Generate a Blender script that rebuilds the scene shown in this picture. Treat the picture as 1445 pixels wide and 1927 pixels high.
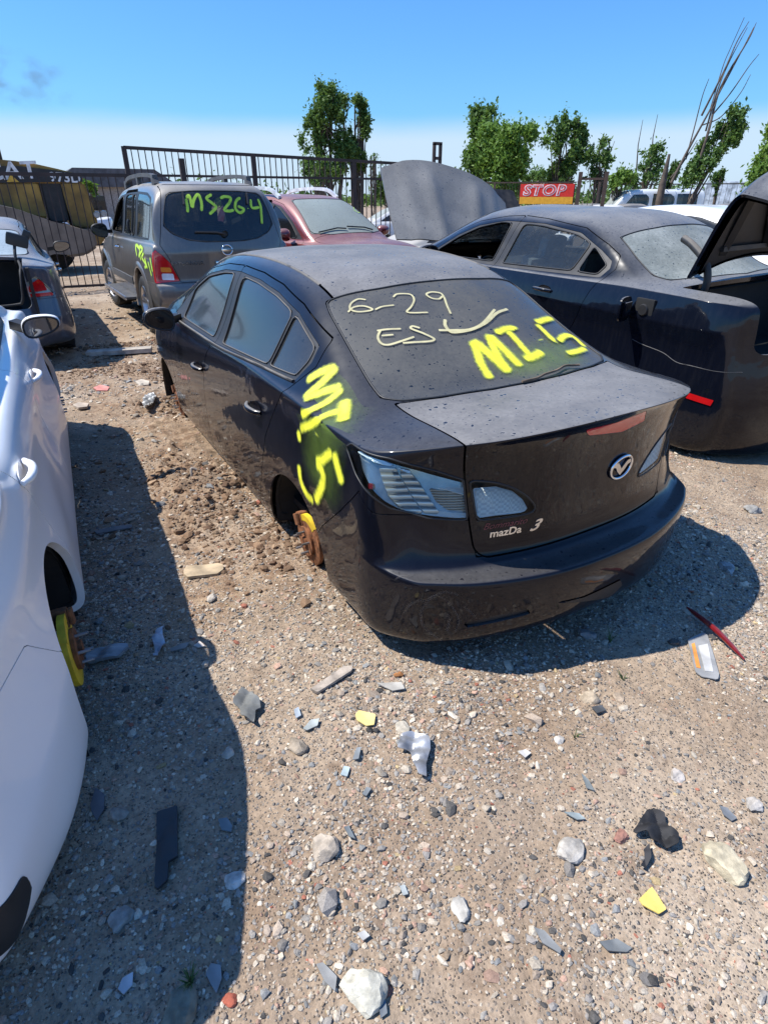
import bpy, bmesh, math, random
import numpy as np
from mathutils import Vector, Matrix, Quaternion
from mathutils.bvhtree import BVHTree
R = math.radians
for o in list(bpy.data.objects):
    bpy.data.objects.remove(o)
SC = bpy.context.scene
COL = SC.collection
# ------------------------------------------------------------------ camera
CAM = np.array([-1.30, 1.735, 1.66]); YAW, PITCH, FPX = -.513, .489, 1105.0
PW, PH = 1445, 1927
cf = np.array([math.cos(PITCH)*math.cos(YAW), math.cos(PITCH)*math.sin(YAW), -math.sin(PITCH)])
cr = np.array([math.sin(YAW), -math.cos(YAW), 0.0]); cd = np.cross(cf, cr)
cam_d = bpy.data.cameras.new('camera'); cam = bpy.data.objects.new('camera', cam_d); COL.objects.link(cam)
cam_d.sensor_fit = 'VERTICAL'; cam_d.sensor_height = 24.0; cam_d.lens = 24.0*FPX/PH
cam_d.clip_start = .05; cam_d.clip_end = 3000
m = Matrix(((cr[0], -cd[0], -cf[0], CAM[0]), (cr[1], -cd[1], -cf[1], CAM[1]), (cr[2], -cd[2], -cf[2], CAM[2]), (0, 0, 0, 1)))
cam.matrix_world = m
SC.camera = cam
# ------------------------------------------------------------------ sky and sun
SUN_DIR = Vector((.28, .54, 1.0)).normalized()          # towards the sun
sun_el = math.asin(SUN_DIR.z); sun_az = math.atan2(SUN_DIR.x, SUN_DIR.y)
wd = bpy.data.worlds.new('World'); SC.world = wd; wd.use_nodes = True
wn = wd.node_tree; wn.nodes.clear()
wo = wn.nodes.new('ShaderNodeOutputWorld'); wb = wn.nodes.new('ShaderNodeBackground')
sk = wn.nodes.new('ShaderNodeTexSky'); sk.sky_type = 'NISHITA'; sk.sun_disc = False
sk.sun_elevation = sun_el; sk.sun_rotation = sun_az
sk.air_density = 1.3; sk.dust_density = 0.6; sk.ozone_density = 4.0
wb.inputs['Strength'].default_value = .128
# thin high cloud / smoke veil low over the horizon, a real direction in the sky
tc = wn.nodes.new('ShaderNodeTexCoord'); sx = wn.nodes.new('ShaderNodeSeparateXYZ')
wn.links.new(tc.outputs['Generated'], sx.inputs[0])
nz = wn.nodes.new('ShaderNodeTexNoise'); nz.inputs['Scale'].default_value = 2.2; nz.inputs['Detail'].default_value = 6
mp = wn.nodes.new('ShaderNodeMapping'); mp.inputs['Scale'].default_value = (1, 1, 3.0)
wn.links.new(tc.outputs['Generated'], mp.inputs[0]); wn.links.new(mp.outputs[0], nz.inputs['Vector'])
ad = wn.nodes.new('ShaderNodeMath'); ad.operation = 'MULTIPLY_ADD'; ad.inputs[1].default_value = .035; 
wn.links.new(nz.outputs['Fac'], ad.inputs[0]); wn.links.new(sx.outputs['Z'], ad.inputs[2])
mr = wn.nodes.new('ShaderNodeMapRange'); mr.interpolation_type = 'SMOOTHSTEP'
mr.inputs['From Min'].default_value = .128; mr.inputs['From Max'].default_value = .092
mr.inputs['To Min'].default_value = 0; mr.inputs['To Max'].default_value = .80
wn.links.new(ad.outputs[0], mr.inputs['Value'])
mx = wn.nodes.new('ShaderNodeMix'); mx.data_type = 'RGBA'
mx.inputs['B'].default_value = (3.9, 4.75, 5.8, 1)
gm = wn.nodes.new('ShaderNodeMix'); gm.data_type = 'RGBA'; gm.blend_type = 'MULTIPLY'; gm.inputs['Factor'].default_value = 1
gm.inputs['B'].default_value = (.37, .69, 1.06, 1)
wn.links.new(sk.outputs[0], gm.inputs['A'])
wn.links.new(gm.outputs['Result'], mx.inputs['A']); wn.links.new(mr.outputs[0], mx.inputs['Factor'])
wn.links.new(mx.outputs['Result'], wb.inputs['Color']); wn.links.new(wb.outputs[0], wo.inputs[0])
sl = bpy.data.lights.new('sun', 'SUN'); sl.energy = 5.0; sl.angle = R(.5); sl.color = (1, .95, .87)
so = bpy.data.objects.new('sun', sl); COL.objects.link(so)
so.rotation_mode = 'QUATERNION'; so.rotation_quaternion = SUN_DIR.to_track_quat('Z', 'Y')
vs = SC.view_settings; vs.view_transform = 'Standard'; vs.look = 'None'; vs.exposure = .48; vs.gamma = 1
SC.cycles.max_bounces = 8; SC.cycles.transparent_max_bounces = 24; SC.cycles.use_denoising = True
SC.cycles.sample_clamp_indirect = 6
# ------------------------------------------------------------------ node helpers
class NT:
    def __init__(s, name, out=True):
        s.m = bpy.data.materials.new(name); s.m.use_nodes = True; s.t = s.m.node_tree; s.t.nodes.clear()
        s.out = s.n('OutputMaterial')
    def n(s, t, **k):
        x = s.t.nodes.new('ShaderNode'+t)
        for a, b in k.items(): setattr(x, a, b)
        return x
    def set(s, sock, v):
        if isinstance(v, (bpy.types.NodeSocket,)): s.t.links.new(v, sock)
        elif v is not None:
            if isinstance(v, (tuple, list)) and len(v) == 3 and sock.type == 'RGBA': v = (*v, 1)
            sock.default_value = v
    def math(s, op, a, b=None, c=None, clamp=False):
        x = s.n('Math', operation=op, use_clamp=clamp)
        for i, v in enumerate((a, b, c)):
            if v is not None: s.set(x.inputs[i], v)
        return x.outputs[0]
    def mix(s, f, a, b, mode='MIX'):
        x = s.n('Mix', data_type='RGBA', blend_type=mode)
        s.set(x.inputs['Factor'], f); s.set(x.inputs['A'], a); s.set(x.inputs['B'], b); return x.outputs['Result']
    def ramp(s, v, a, b, c=0.0, d=1.0, smooth=True):
        x = s.n('MapRange'); 
        if smooth: x.interpolation_type = 'SMOOTHSTEP'
        s.set(x.inputs['Value'], v); s.set(x.inputs['From Min'], a); s.set(x.inputs['From Max'], b); s.set(x.inputs['To Min'], c); s.set(x.inputs['To Max'], d)
        return x.outputs[0]
    def co(s, kind='Object', scale=None, rot=None):
        c = s.n('TexCoord').outputs[kind]
        if scale is not None:
            m_ = s.n('Mapping'); m_.inputs['Scale'].default_value = scale if isinstance(scale, tuple) else (scale,)*3
            if rot: m_.inputs['Rotation'].default_value = rot
            s.t.links.new(c, m_.inputs[0]); c = m_.outputs[0]
        return c
    def noise(s, v, sc, det=4, rough=.55, out='Fac'):
        x = s.n('TexNoise'); s.set(x.inputs['Vector'], v); x.inputs['Scale'].default_value = sc; x.inputs['Detail'].default_value = det; x.inputs['Roughness'].default_value = rough
        return x.outputs[out]
    def voro(s, v, sc, out='Distance', feature='F1', rnd=1):
        x = s.n('TexVoronoi', feature=feature); s.set(x.inputs['Vector'], v); x.inputs['Scale'].default_value = sc; x.inputs['Randomness'].default_value = rnd
        return x.outputs[out]
    def bump(s, h, st, dist=.01, normal=None):
        x = s.n('Bump'); s.set(x.inputs['Height'], h); x.inputs['Strength'].default_value = st; x.inputs['Distance'].default_value = dist
        if normal is not None: s.set(x.inputs['Normal'], normal)
        return x.outputs[0]
    def pbsdf(s, link=True, **k):
        x = s.n('BsdfPrincipled')
        for a, v in k.items():
            s.set(x.inputs[a.replace('_', ' ')], v)
        if link: s.t.links.new(x.outputs[0], s.out.inputs[0])
        return x
def simple(name, col, rough=.6, metal=0.0, spec=.5, var=.25, vscale=9.0, bump=0, bscale=60, coat=0):
    t = NT(name); c = t.co()
    n1 = t.noise(c, vscale, 5)
    f = t.ramp(n1, .3, .7, 1-var, 1+var)
    cc = t.mix(1, col, (1, 1, 1), 'MULTIPLY')
    v = t.n('HueSaturation'); t.set(v.inputs['Color'], col); t.set(v.inputs['Value'], f)
    nm = t.bump(t.noise(c, bscale, 5), bump, .004) if bump else None
    t.pbsdf(Base_Color=v.outputs[0], Roughness=t.ramp(n1, .3, .7, rough*.9, min(1, rough*1.1)), Metallic=metal, Specular_IOR_Level=spec, Normal=nm, Coat_Weight=coat, Coat_Roughness=.05)
    return t.m
def up_fac(t, a=.25, b=.95):
    g = t.n('NewGeometry'); s = t.n('SeparateXYZ'); t.t.links.new(g.outputs['Normal'], s.inputs[0])
    return t.ramp(s.outputs['Z'], a, b), s.outputs['Z']
def dust_layer(t, amount, side=.05, spots=1.0, sscale=34.0, a=.25, b=.95):
    """factor of settled dust: heavy on surfaces that face up, streaky on the sides, with raindrop marks"""
    c = t.co(); up, zz = up_fac(t, a, b)
    big = t.ramp(t.noise(c, 2.3, 5, .6), .25, .75, .62, 1.2)
    fine = t.ramp(t.noise(c, 55, 4, .7), .3, .7, .86, 1.1)
    wob = t.n('VectorMath', operation='ADD')
    nz_ = t.n('TexNoise'); t.set(nz_.inputs['Vector'], c); nz_.inputs['Scale'].default_value = 55
    sc_ = t.n('VectorMath', operation='SCALE'); t.set(sc_.inputs[0], nz_.outputs['Color']); sc_.inputs['Scale'].default_value = .022
    t.set(wob.inputs[0], c); t.set(wob.inputs[1], sc_.outputs[0])
    v = t.n('TexVoronoi'); t.set(v.inputs['Vector'], wob.outputs[0]); v.inputs['Scale'].default_value = sscale
    sp_ = t.n('SeparateXYZ'); t.set(sp_.inputs[0], v.outputs['Color'])
    rad = t.ramp(sp_.outputs['X'], .15, 1, 0.0, .30, False)
    drop = t.ramp(t.math('SUBTRACT', rad, v.outputs['Distance']), 0.0, .07)
    ring = t.math('MULTIPLY', t.ramp(t.math('ABSOLUTE', t.math('SUBTRACT', v.outputs['Distance'], rad)), .09, .02), t.ramp(rad, .02, .1))
    v2 = t.n('TexVoronoi'); t.set(v2.inputs['Vector'], wob.outputs[0]); v2.inputs['Scale'].default_value = sscale*2.0
    s2 = t.n('SeparateXYZ'); t.set(s2.inputs[0], v2.outputs['Color'])
    r2 = t.ramp(s2.outputs['Y'], .35, 1, 0, .33, False)
    drop2 = t.ramp(t.math('SUBTRACT', r2, v2.outputs['Distance']), 0.0, .08)
    allsp = t.math('MULTIPLY', t.math('MAXIMUM', drop, t.math('MULTIPLY', drop2, .7)), min(1, .8*spots))
    keep = t.math('SUBTRACT', 1.0, allsp)
    f = t.math('MULTIPLY', t.math('MULTIPLY', up, amount), t.math('MULTIPLY', big, fine))
    f = t.math('MULTIPLY', f, keep)
    f = t.math('ADD', f, t.math('MULTIPLY', t.math('MULTIPLY', ring, up), .16*spots*amount))
    st = t.noise(t.co(scale=(14, 14, 1.6)), 3.0, 5, .65)
    sdf = t.math('MULTIPLY', t.ramp(st, .42, .75), side)
    sdf = t.math('ADD', sdf, side*.35)
    return t.math('ADD', f, sdf, clamp=True), c
def paint(name, col, flake=.0, rough=.28, dust=.4, side=.04, dustcol=(.34, .31, .27), spots=1.0, metallic=0.0, coat=1.0, a=.25, b=.95, wave=0.0, spec=.5, cior=1.5):
    t = NT(name); f, c = dust_layer(t, dust, side, spots, a=a, b=b)
    base = col
    if flake:
        fl = t.voro(c, 900, 'Color'); s = t.n('SeparateXYZ'); t.set(s.inputs[0], fl)
        base = t.mix(t.math('MULTIPLY', s.outputs['X'], flake), col, tuple(min(1, x*2.2+.06) for x in col))
    bc = t.mix(f, base, dustcol)
    hb = t.noise(c, 3.2, 3)
    nm = t.bump(hb, wave, .02) if wave else None
    t.pbsdf(Base_Color=bc, Roughness=t.ramp(f, 0, .5, rough, .8, False), Metallic=t.math('MULTIPLY', t.math('SUBTRACT', 1.0, f), metallic) if metallic else 0.0,
            Specular_IOR_Level=t.ramp(f, 0, .3, spec, .4, False), Coat_Weight=t.ramp(f, .08, .6, coat, coat*.32, False), Coat_Roughness=t.ramp(f, 0, .5, .035, .34, False), Coat_IOR=cior, Normal=nm, Coat_Normal=nm)
    return t.m
def glass(name, tint=(.02, .024, .026), opacity=.9, dust=.0, side=.05, spots=1.0, dustcol=(.36, .34, .30), rough=.02, a=.25, b=.95, sscale=34.0, ior=1.52, refl=1.0):
    """pane: tinted film with a mirror-like outer face, partly see-through, dust on top"""
    t = NT(name); f, c = dust_layer(t, dust, side, spots, sscale, a=a, b=b)
    op = t.math('MAXIMUM', t.math('ADD', opacity, f, clamp=True), 0.0)
    p = t.pbsdf(False, Base_Color=t.mix(f, tint, dustcol), Roughness=t.ramp(f, 0, .5, .15, .8, False), Specular_IOR_Level=.2, Coat_Weight=0.0)
    tr = t.n('BsdfTransparent'); tr.inputs[0].default_value = (.85, .93, .9, 1)
    ms = t.n('MixShader'); t.set(ms.inputs[0], op); t.t.links.new(tr.outputs[0], ms.inputs[1]); t.t.links.new(p.outputs[0], ms.inputs[2])
    gl = t.n('BsdfGlossy'); t.set(gl.inputs['Roughness'], t.ramp(f, 0, .4, rough, .4, False)); gl.inputs['Color'].default_value = (1, 1, 1, 1)
    fr = t.n('Fresnel'); fr.inputs['IOR'].default_value = ior
    fq = t.math('MULTIPLY', fr.outputs[0], t.ramp(f, .05, .45, refl, .15, False), clamp=True)
    m2 = t.n('MixShader'); t.set(m2.inputs[0], fq); t.t.links.new(ms.outputs[0], m2.inputs[1]); t.t.links.new(gl.outputs[0], m2.inputs[2])
    t.t.links.new(m2.outputs[0], t.out.inputs[0])
    return t.m
# ------------------------------------------------------------------ object helpers
def link(o, parent=None):
    COL.objects.link(o)
    if parent is not None: o.parent = parent
    return o
def tag(o, label=None, cat=None, group=None, kind=None):
    if label: o['label'] = label
    if cat: o['category'] = cat
    if group: o['group'] = group
    if kind: o['kind'] = kind
    return o
def empty(name, loc=(0, 0, 0), rot=(0, 0, 0), label=None, cat=None, group=None, kind=None):
    o = bpy.data.objects.new(name, None); o.location = loc; o.rotation_euler = rot; o.empty_display_size = .2
    link(o); return tag(o, label, cat, group, kind)
def mesh_np(name, V, F, mat=None, parent=None, N=None, smooth=True, mats=None, mi=None):
    """V (n,3), F list of tuples or (m,4) array with last index repeated for triangles"""
    me = bpy.data.meshes.new(name)
    V = np.asarray(V, float)
    if isinstance(F, np.ndarray):
        F = F.astype(np.int32)
        if F.shape[1] == 4:
            tri = F[:, 2] == F[:, 3]
            cnt = np.where(tri, 3, 4).astype(np.int32)
            flat = F.ravel(); mask = np.ones(F.shape, bool); mask[tri, 3] = False; flat = F[mask]
        else:
            cnt = np.full(len(F), F.shape[1], np.int32); flat = F.ravel()
        st = np.concatenate([[0], np.cumsum(cnt)[:-1]]).astype(np.int32)
        me.vertices.add(len(V)); me.vertices.foreach_set('co', V.astype(np.float32).ravel())
        me.loops.add(len(flat)); me.loops.foreach_set('vertex_index', flat.astype(np.int32))
        me.polygons.add(len(F)); me.polygons.foreach_set('loop_start', st); me.polygons.foreach_set('loop_total', cnt)
        me.update(calc_edges=True)
    else:
        me.from_pydata([tuple(map(float, v)) for v in V], [], [tuple(map(int, f)) for f in F])
    if mats:
        for m_ in mats: me.materials.append(m_)
    elif mat: me.materials.append(mat)
    if mi is not None: me.polygons.foreach_set('material_index', np.asarray(mi, np.int32))
    me.polygons.foreach_set('use_smooth', np.full(len(me.polygons), smooth))
    if N is not None and len(me.polygons) > 8:
        me.validate(clean_customdata=False)
        N = np.nan_to_num(np.asarray(N, float)); bad = np.linalg.norm(N, axis=1) < 1e-6; N[bad] = (0, 0, 1)
        me.normals_split_custom_set_from_vertices([tuple(map(float, n)) for n in N])
    o = bpy.data.objects.new(name, me)
    return link(o, parent)
def bm_obj(name, bm, mat=None, parent=None, smooth=True, angle=40):
    bmesh.ops.recalc_face_normals(bm, faces=bm.faces[:])
    me = bpy.data.meshes.new(name); bm.to_mesh(me); bm.free()
    for m_ in (mat if isinstance(mat, (list, tuple)) else [mat]):
        if m_: me.materials.append(m_)
    if smooth:
        me.polygons.foreach_set('use_smooth', np.ones(len(me.polygons), bool)); me.set_sharp_from_angle(angle=R(angle))
    return link(bpy.data.objects.new(name, me), parent)
def box(bm, c, s, rot=None, bev=0, mi=0):
    g = bmesh.ops.create_cube(bm, size=1); vs_ = g['verts']
    M = Matrix.Translation(Vector(c)) @ (rot.to_4x4() if rot else Matrix()) @ Matrix.Diagonal((*s, 1))
    bmesh.ops.transform(bm, matrix=M, verts=vs_)
    fs = {f for v in vs_ for f in v.link_faces}
    for f in fs: f.material_index = mi
    if bev:
        es = list({e for v in vs_ for e in v.link_edges})
        bmesh.ops.bevel(bm, geom=es, offset=bev, segments=2, affect='EDGES', profile=.7, material=mi)
    return vs_
def tube_v(pts, rad, seg=8, closed=False, cap=True):
    """verts/faces of a tube along pts; rad scalar or list"""
    P = [Vector(p) for p in pts]; n = len(P); V, F = [], []
    rr = rad if hasattr(rad, '__len__') else [rad]*n
    up = Vector((0, 0, 1)); prev = None
    for i, p in enumerate(P):
        a = P[(i+1) % n] if (closed or i < n-1) else p; b = P[i-1] if (closed or i > 0) else p
        d = (a-b).normalized() if (a-b).length > 1e-9 else Vector((1, 0, 0))
        if prev is None:
            x = d.cross(up)
            if x.length < .05: x = d.cross(Vector((1, 0, 0)))
        else: x = prev - d*prev.dot(d)
        x.normalize(); y = d.cross(x); prev = x
        for k in range(seg):
            t = 2*math.pi*k/seg; V.append(p + (x*math.cos(t)+y*math.sin(t))*rr[i])
    m_ = n if closed else n-1
    for i in range(m_):
        for k in range(seg):
            a = i*seg+k; b = i*seg+(k+1) % seg; c = ((i+1) % n)*seg+(k+1) % seg; d = ((i+1) % n)*seg+k
            F.append((a, b, c, d))
    if cap and not closed:
        F.append(tuple(range(seg))[::-1]); F.append(tuple((n-1)*seg+k for k in range(seg)))
    return V, F
class MB:
    def __init__(s): s.V = []; s.F = []
    def add(s, V, F):
        o = len(s.V); s.V += [tuple(v) for v in V]; s.F += [tuple(i+o for i in f) for f in F]; return s
    def tube(s, pts, rad, seg=8, closed=False): return s.add(*tube_v(pts, rad, seg, closed))
    def box(s, c, sz, rot=None, bev=0):
        bm = bmesh.new(); box(bm, c, sz, rot, bev); bm.verts.index_update()
        s.add([v.co[:] for v in bm.verts], [[v.index for v in f.verts] for f in bm.faces]); bm.free(); return s
    def bar(s, a, b, w, h=None):
        a, b = Vector(a), Vector(b); d = b-a; h = h or w
        q = d.to_track_quat('X', 'Z').to_matrix()
        return s.box((a+b)/2, (d.length, w, h), q)
    def lathe(s, prof, seg=32, axis='y', c=(0, 0, 0)):
        V, F = [], []
        for (rad, h) in prof:
            for k in range(seg):
                t = 2*math.pi*k/seg; x, z = rad*math.cos(t), rad*math.sin(t)
                p = {'y': (x, h, z), 'z': (x, z, h), 'x': (h, x, z)}[axis]
                V.append((p[0]+c[0], p[1]+c[1], p[2]+c[2]))
        n = len(prof)
        for i in range(n-1):
            for k in range(seg):
                F.append((i*seg+k, i*seg+(k+1) % seg, (i+1)*seg+(k+1) % seg, (i+1)*seg+k))
        return s.add(V, F)
    def build(s, name, mat, parent=None, smooth=True, angle=40):
        bm = bmesh.new(); vs_ = [bm.verts.new(v) for v in s.V]
        for f in s.F:
            try: bm.faces.new([vs_[i] for i in f])
            except ValueError: pass
        return bm_obj(name, bm, mat, parent, smooth, angle)
def tube_obj(name, pts, rad, mat, parent=None, seg=8, closed=False): return MB().tube(pts, rad, seg, closed).build(name, mat, parent, angle=60)
def catmull(P, n=8, closed=False):
    P = [np.array(p, float) for p in P]; out = []; m_ = len(P)
    rng = range(m_ if closed else m_-1)
    for i in rng:
        p1, p2 = P[i], P[(i+1) % m_]
        p0 = P[i-1] if (i > 0 or closed) else 2*p1-p2
        p3 = P[(i+2) % m_] if (i+2 < m_ or closed) else 2*p2-p1
        for k in range(n):
            t = k/n; out.append(.5*((2*p1)+(-p0+p2)*t+(2*p0-5*p1+4*p2-p3)*t*t+(-p0+3*p1-3*p2+p3)*t**3))
    if not closed: out.append(P[-1])
    return np.array(out)
# ------------------------------------------------------------------ cutting dense meshes by a signed field
def polysd(X, Y, poly):
    poly = np.asarray(poly, float); n = len(poly); d = np.full(X.shape, 1e9); ins = np.zeros(X.shape, bool)
    for i in range(n):
        ax, ay = poly[i]; bx, by = poly[(i+1) % n]; ex, ey = bx-ax, by-ay
        wx, wy = X-ax, Y-ay; t = np.clip((wx*ex+wy*ey)/max(ex*ex+ey*ey, 1e-12), 0, 1)
        d = np.minimum(d, np.hypot(wx-t*ex, wy-t*ey))
        c = ((ay > Y) != (by > Y)) & (X < (bx-ax)*(Y-ay)/(by-ay if abs(by-ay) > 1e-12 else 1e-12)+ax)
        ins ^= c
    return np.where(ins, -d, d)
class Surf:
    def __init__(s, V, N, F): s.V, s.N, s.F = V, N, F
    def largest(s):
        if not len(s.F): return s
        lab = np.arange(len(s.V))
        for _ in range(400):
            m_ = lab[s.F].min(1); new = lab.copy()
            for c in range(4): np.minimum.at(new, s.F[:, c], m_)
            new = new[new]
            if (new == lab).all(): break
            lab = new
        fl = lab[s.F[:, 0]]; u, n = np.unique(fl, return_counts=True); F = s.F[fl == u[n.argmax()]]
        u, inv = np.unique(F.ravel(), return_inverse=True); return Surf(s.V[u], s.N[u], inv.reshape(-1, 4))
    def keep(s, d):
        """part of the surface where d<0"""
        F = s.F; fd = d[F]; mx_ = fd.max(1); mn = fd.min(1)
        full = F[mx_ <= 0]; st = F[(mx_ > 0) & (mn < 0)]
        V = [s.V]; Nn = [s.N]; nv = []; nn = []; base = len(s.V); cache = {}; nf = []
        for f in st:
            f = list(f)
            if f[2] == f[3]: f = f[:3]
            o = []
            for a, b in zip(f, f[1:]+f[:1]):
                da, db = d[a], d[b]
                if da <= 0: o.append(a)
                if (da < 0 < db) or (db < 0 < da):
                    k = (a, b) if a < b else (b, a)
                    if k not in cache:
                        t = da/(da-db); nv.append(s.V[a]+(s.V[b]-s.V[a])*t); n_ = s.N[a]+(s.N[b]-s.N[a])*t
                        nn.append(n_/max(np.linalg.norm(n_), 1e-9)); cache[k] = base+len(nv)-1
                    o.append(cache[k])
            if len(o) == 3: nf.append((o[0], o[1], o[2], o[2]))
            elif len(o) == 4: nf.append(tuple(o))
            elif len(o) > 4:
                nf.append(tuple(o[:4]))
                for q in range(3, len(o)-1): nf.append((o[0], o[q], o[q+1], o[q+1]))
        if nv: V.append(np.array(nv)); Nn.append(np.array(nn))
        V = np.concatenate(V); Nn = np.concatenate(Nn)
        FF = np.concatenate([full, np.array(nf, int)]) if nf else full
        u, inv = np.unique(FF.ravel(), return_inverse=True) if len(FF) else (np.array([], int), np.array([], int))
        return Surf(V[u], Nn[u], inv.reshape(-1, 4) if len(FF) else np.zeros((0, 4), int))
    def split(s, fn, gap=.002):
        """fn(V)->signed field; returns (inside, outside) with a gap of 2*gap between"""
        d = fn(s.V); return s.keep(d+gap), s.keep(-d+gap)
    def obj(s, name, mat, parent, rim=.015, off=0.0, smooth=True):
        V, N, F = s.V+s.N*off, s.N, s.F
        if len(F) == 0: return None
        if rim:
            E = np.concatenate([F[:, [0, 1]], F[:, [1, 2]], F[:, [2, 3]], F[:, [3, 0]]]); E = E[E[:, 0] != E[:, 1]]
            key = np.sort(E, 1); kk = key[:, 0].astype(np.int64)*len(V)+key[:, 1]
            u, idx, cnt = np.unique(kk, return_index=True, return_counts=True)
            B = E[idx[cnt == 1]]
            a, b = B[:, 0], B[:, 1]; base = len(V); n = len(B)
            q = np.concatenate([V[a], V[b], V[b]-N[b]*rim, V[a]-N[a]*rim])
            e = V[b]-V[a]; nn = np.cross(e, N[a]); nn /= np.maximum(np.linalg.norm(nn, axis=1), 1e-9)[:, None]
            V = np.concatenate([V, q]); N = np.concatenate([N, nn, nn, nn, nn]); k = np.arange(n)
            F = np.concatenate([F, np.stack([base+n+k, base+k, base+3*n+k, base+2*n+k], 1)])
        return mesh_np(name, V, F, mat, parent, N, smooth)
# ------------------------------------------------------------------ car body surface
YF = [1, .93, .84, .70, .36, 0]
def lerp(a, b, t): return a+(b-a)*t
def interp(x, tab):
    xs = [p[0] for p in tab]
    return np.interp(x, xs, [p[1] for p in tab])
def shell(T, level=3, iters=3):
    tops = T['top']; n = len(tops); rows = T['rows']; J = len(rows)-1
    L = T['L']
    def rowz(j, x):
        r = rows[j]; return float(interp(x, [(0, r['z'][0]), (L*.5, r['z'][1]), (L, r['z'][2])]))
    def halfp(i, c):           # top grid, c=0..5
        t = tops[i]; (sx, sy, sz), r, (cx, cz) = t[0], t[1], t[2]
        if r is None:
            p = t[3] if len(t) > 3 else 2.6
            y = YF[c]*sy; q = YF[c]**p; return [lerp(cx, sx, YF[c]**2.2), y, cz+(sz-cz)*q]
        rx, ry, rz = r
        k1 = np.array([lerp(sx, rx, .10), sy-.05*T.get('shelf', 1), sz+.028*T.get('shelf', 1)])
        k3 = np.array([rx, ry, rz])
        if c == 0: return [sx, sy, sz]
        if c == 1: return list(k1)
        if c == 2: return list((k1+k3)/2+np.array([0, .014, .010])*min(1, (rz-sz)/.3))
        if c == 3: return list(k3)
        if c == 4: return [lerp(cx, rx, .25), ry*.52, cz-(cz-rz)*.22]
        return [cx, 0, cz]
    def endp(c, j, front):
        r = rows[j]; k = 'f' if front else 'r'
        x0, dep, yc = r[k]; f = YF[c]
        z = r['z'][2 if front else 0]
        if not front: z = z+r.get('rc', 0)*(1-f*f)
        x = x0+(-dep if front else dep)*(f**r.get('p', 2.6))
        return [x, yc*f, z]
    V = []; idx = {}
    def put(key, p): 
        if key not in idx: idx[key] = len(V); V.append(p)
        return idx[key]
    def topv(i, c):
        m_ = c if c <= 5 else 10-c; s = 1 if c <= 5 else -1
        if i == 0: p = endp(m_, J, False)
        elif i == n-1: p = endp(m_, J, True)
        else: p = halfp(i, m_)
        return put(('t', i, c), [p[0], p[1]*s, p[2]])
    def sidev(i, j, s):
        if j == J: return topv(i, 0 if s > 0 else 10)
        if i == 0: return endv(0 if s > 0 else 10, j, False)
        if i == n-1: return endv(0 if s > 0 else 10, j, True)
        x = tops[i][0][0]; w = float(interp(x, T['W']))
        zs = rowz(j, x); dy = rows[j]['dy']
        if callable(dy): dy = dy(x)
        return put(('s', i, j, s), [x, (w+dy)*s, zs])
    def endv(c, j, front):
        if j == J: return topv(n-1 if front else 0, c)
        m_ = c if c <= 5 else 10-c; s = 1 if c <= 5 else -1
        p = endp(m_, j, front); return put(('e', front, c, j), [p[0], p[1]*s, p[2]])
    F = []; cr = {}
    for i in range(n-1):
        for c in range(10): F.append((topv(i, c), topv(i, c+1), topv(i+1, c+1), topv(i+1, c)))
        for s in (1, -1):
            for j in range(J):
                q = (sidev(i, j, s), sidev(i, j+1, s), sidev(i+1, j+1, s), sidev(i+1, j, s)); F.append(q if s > 0 else q[::-1])
                w = rows[j].get('crease', 0)
                if w: cr[(q[0], q[3])] = w
    for fr in (False, True):
        for c in range(10):
            for j in range(J):
                q = (endv(c, j, fr), endv(c+1, j, fr), endv(c+1, j+1, fr), endv(c, j+1, fr)); F.append(q if fr else q[::-1])
                w = rows[j].get('crease', 0)
                if w: cr[(q[0], q[1])] = w
    for i in range(n-1):
        w = T.get('shcrease', 0)
        w = w(tops[i][0][0]) if callable(w) else w
        if w:
            for c in (0, 10): cr[(topv(i, c), topv(i+1, c))] = w
    lw = T.get('lipcrease', 0)
    if lw:
        for c in range(10): cr[(topv(0, c), topv(0, c+1))] = lw
    V = np.array(V, float); tgt = V.copy()
    me = bpy.data.meshes.new('cage'); me.from_pydata(V.tolist(), [], F)
    bm = bmesh.new(); bm.from_mesh(me); bmesh.ops.recalc_face_normals(bm, faces=bm.faces[:])
    bm.verts.ensure_lookup_table()
    cl = bm.edges.layers.float.new('crease_edge')
    for (a, b), w in cr.items():
        e = bm.edges.get((bm.verts[a], bm.verts[b]))
        if e: e[cl] = w
    bm.to_mesh(me); bm.free()
    o = bpy.data.objects.new('cage', me); COL.objects.link(o)
    md = o.modifiers.new('s', 'SUBSURF'); md.boundary_smooth = 'PRESERVE_CORNERS'
    def ev(lv):
        md.levels = lv; me.vertices.foreach_set('co', V.astype(np.float32).ravel()); me.update(); 
        dg = bpy.context.evaluated_depsgraph_get(); dg.update(); e = o.evaluated_get(dg); em = e.data
        out = np.empty(len(em.vertices)*3, np.float32); em.vertices.foreach_get('co', out); return out.reshape(-1, 3).astype(float), em
    ed = np.array([e.vertices[:] for e in me.edges]); el = np.linalg.norm(tgt[ed[:, 0]]-tgt[ed[:, 1]], axis=1)
    cap = np.full(len(V), 9.0); np.minimum.at(cap, ed[:, 0], el); np.minimum.at(cap, ed[:, 1], el); cap = cap*.5
    for k in range(iters):
        P, _ = ev(2); V = V+(tgt-P[:len(V)])*.85
        dv = V-tgt; ln = np.linalg.norm(dv, axis=1); V = tgt+dv*np.minimum(1, cap/np.maximum(ln, 1e-9))[:, None]
    P, em = ev(level)
    nrm = np.empty(len(P)*3, np.float32); em.vertices.foreach_get('normal', nrm); nrm = nrm.reshape(-1, 3).astype(float)
    lv = np.empty(len(em.loops), np.int32); em.loops.foreach_get('vertex_index', lv); FF = lv.reshape(-1, 4).astype(int)
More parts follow.
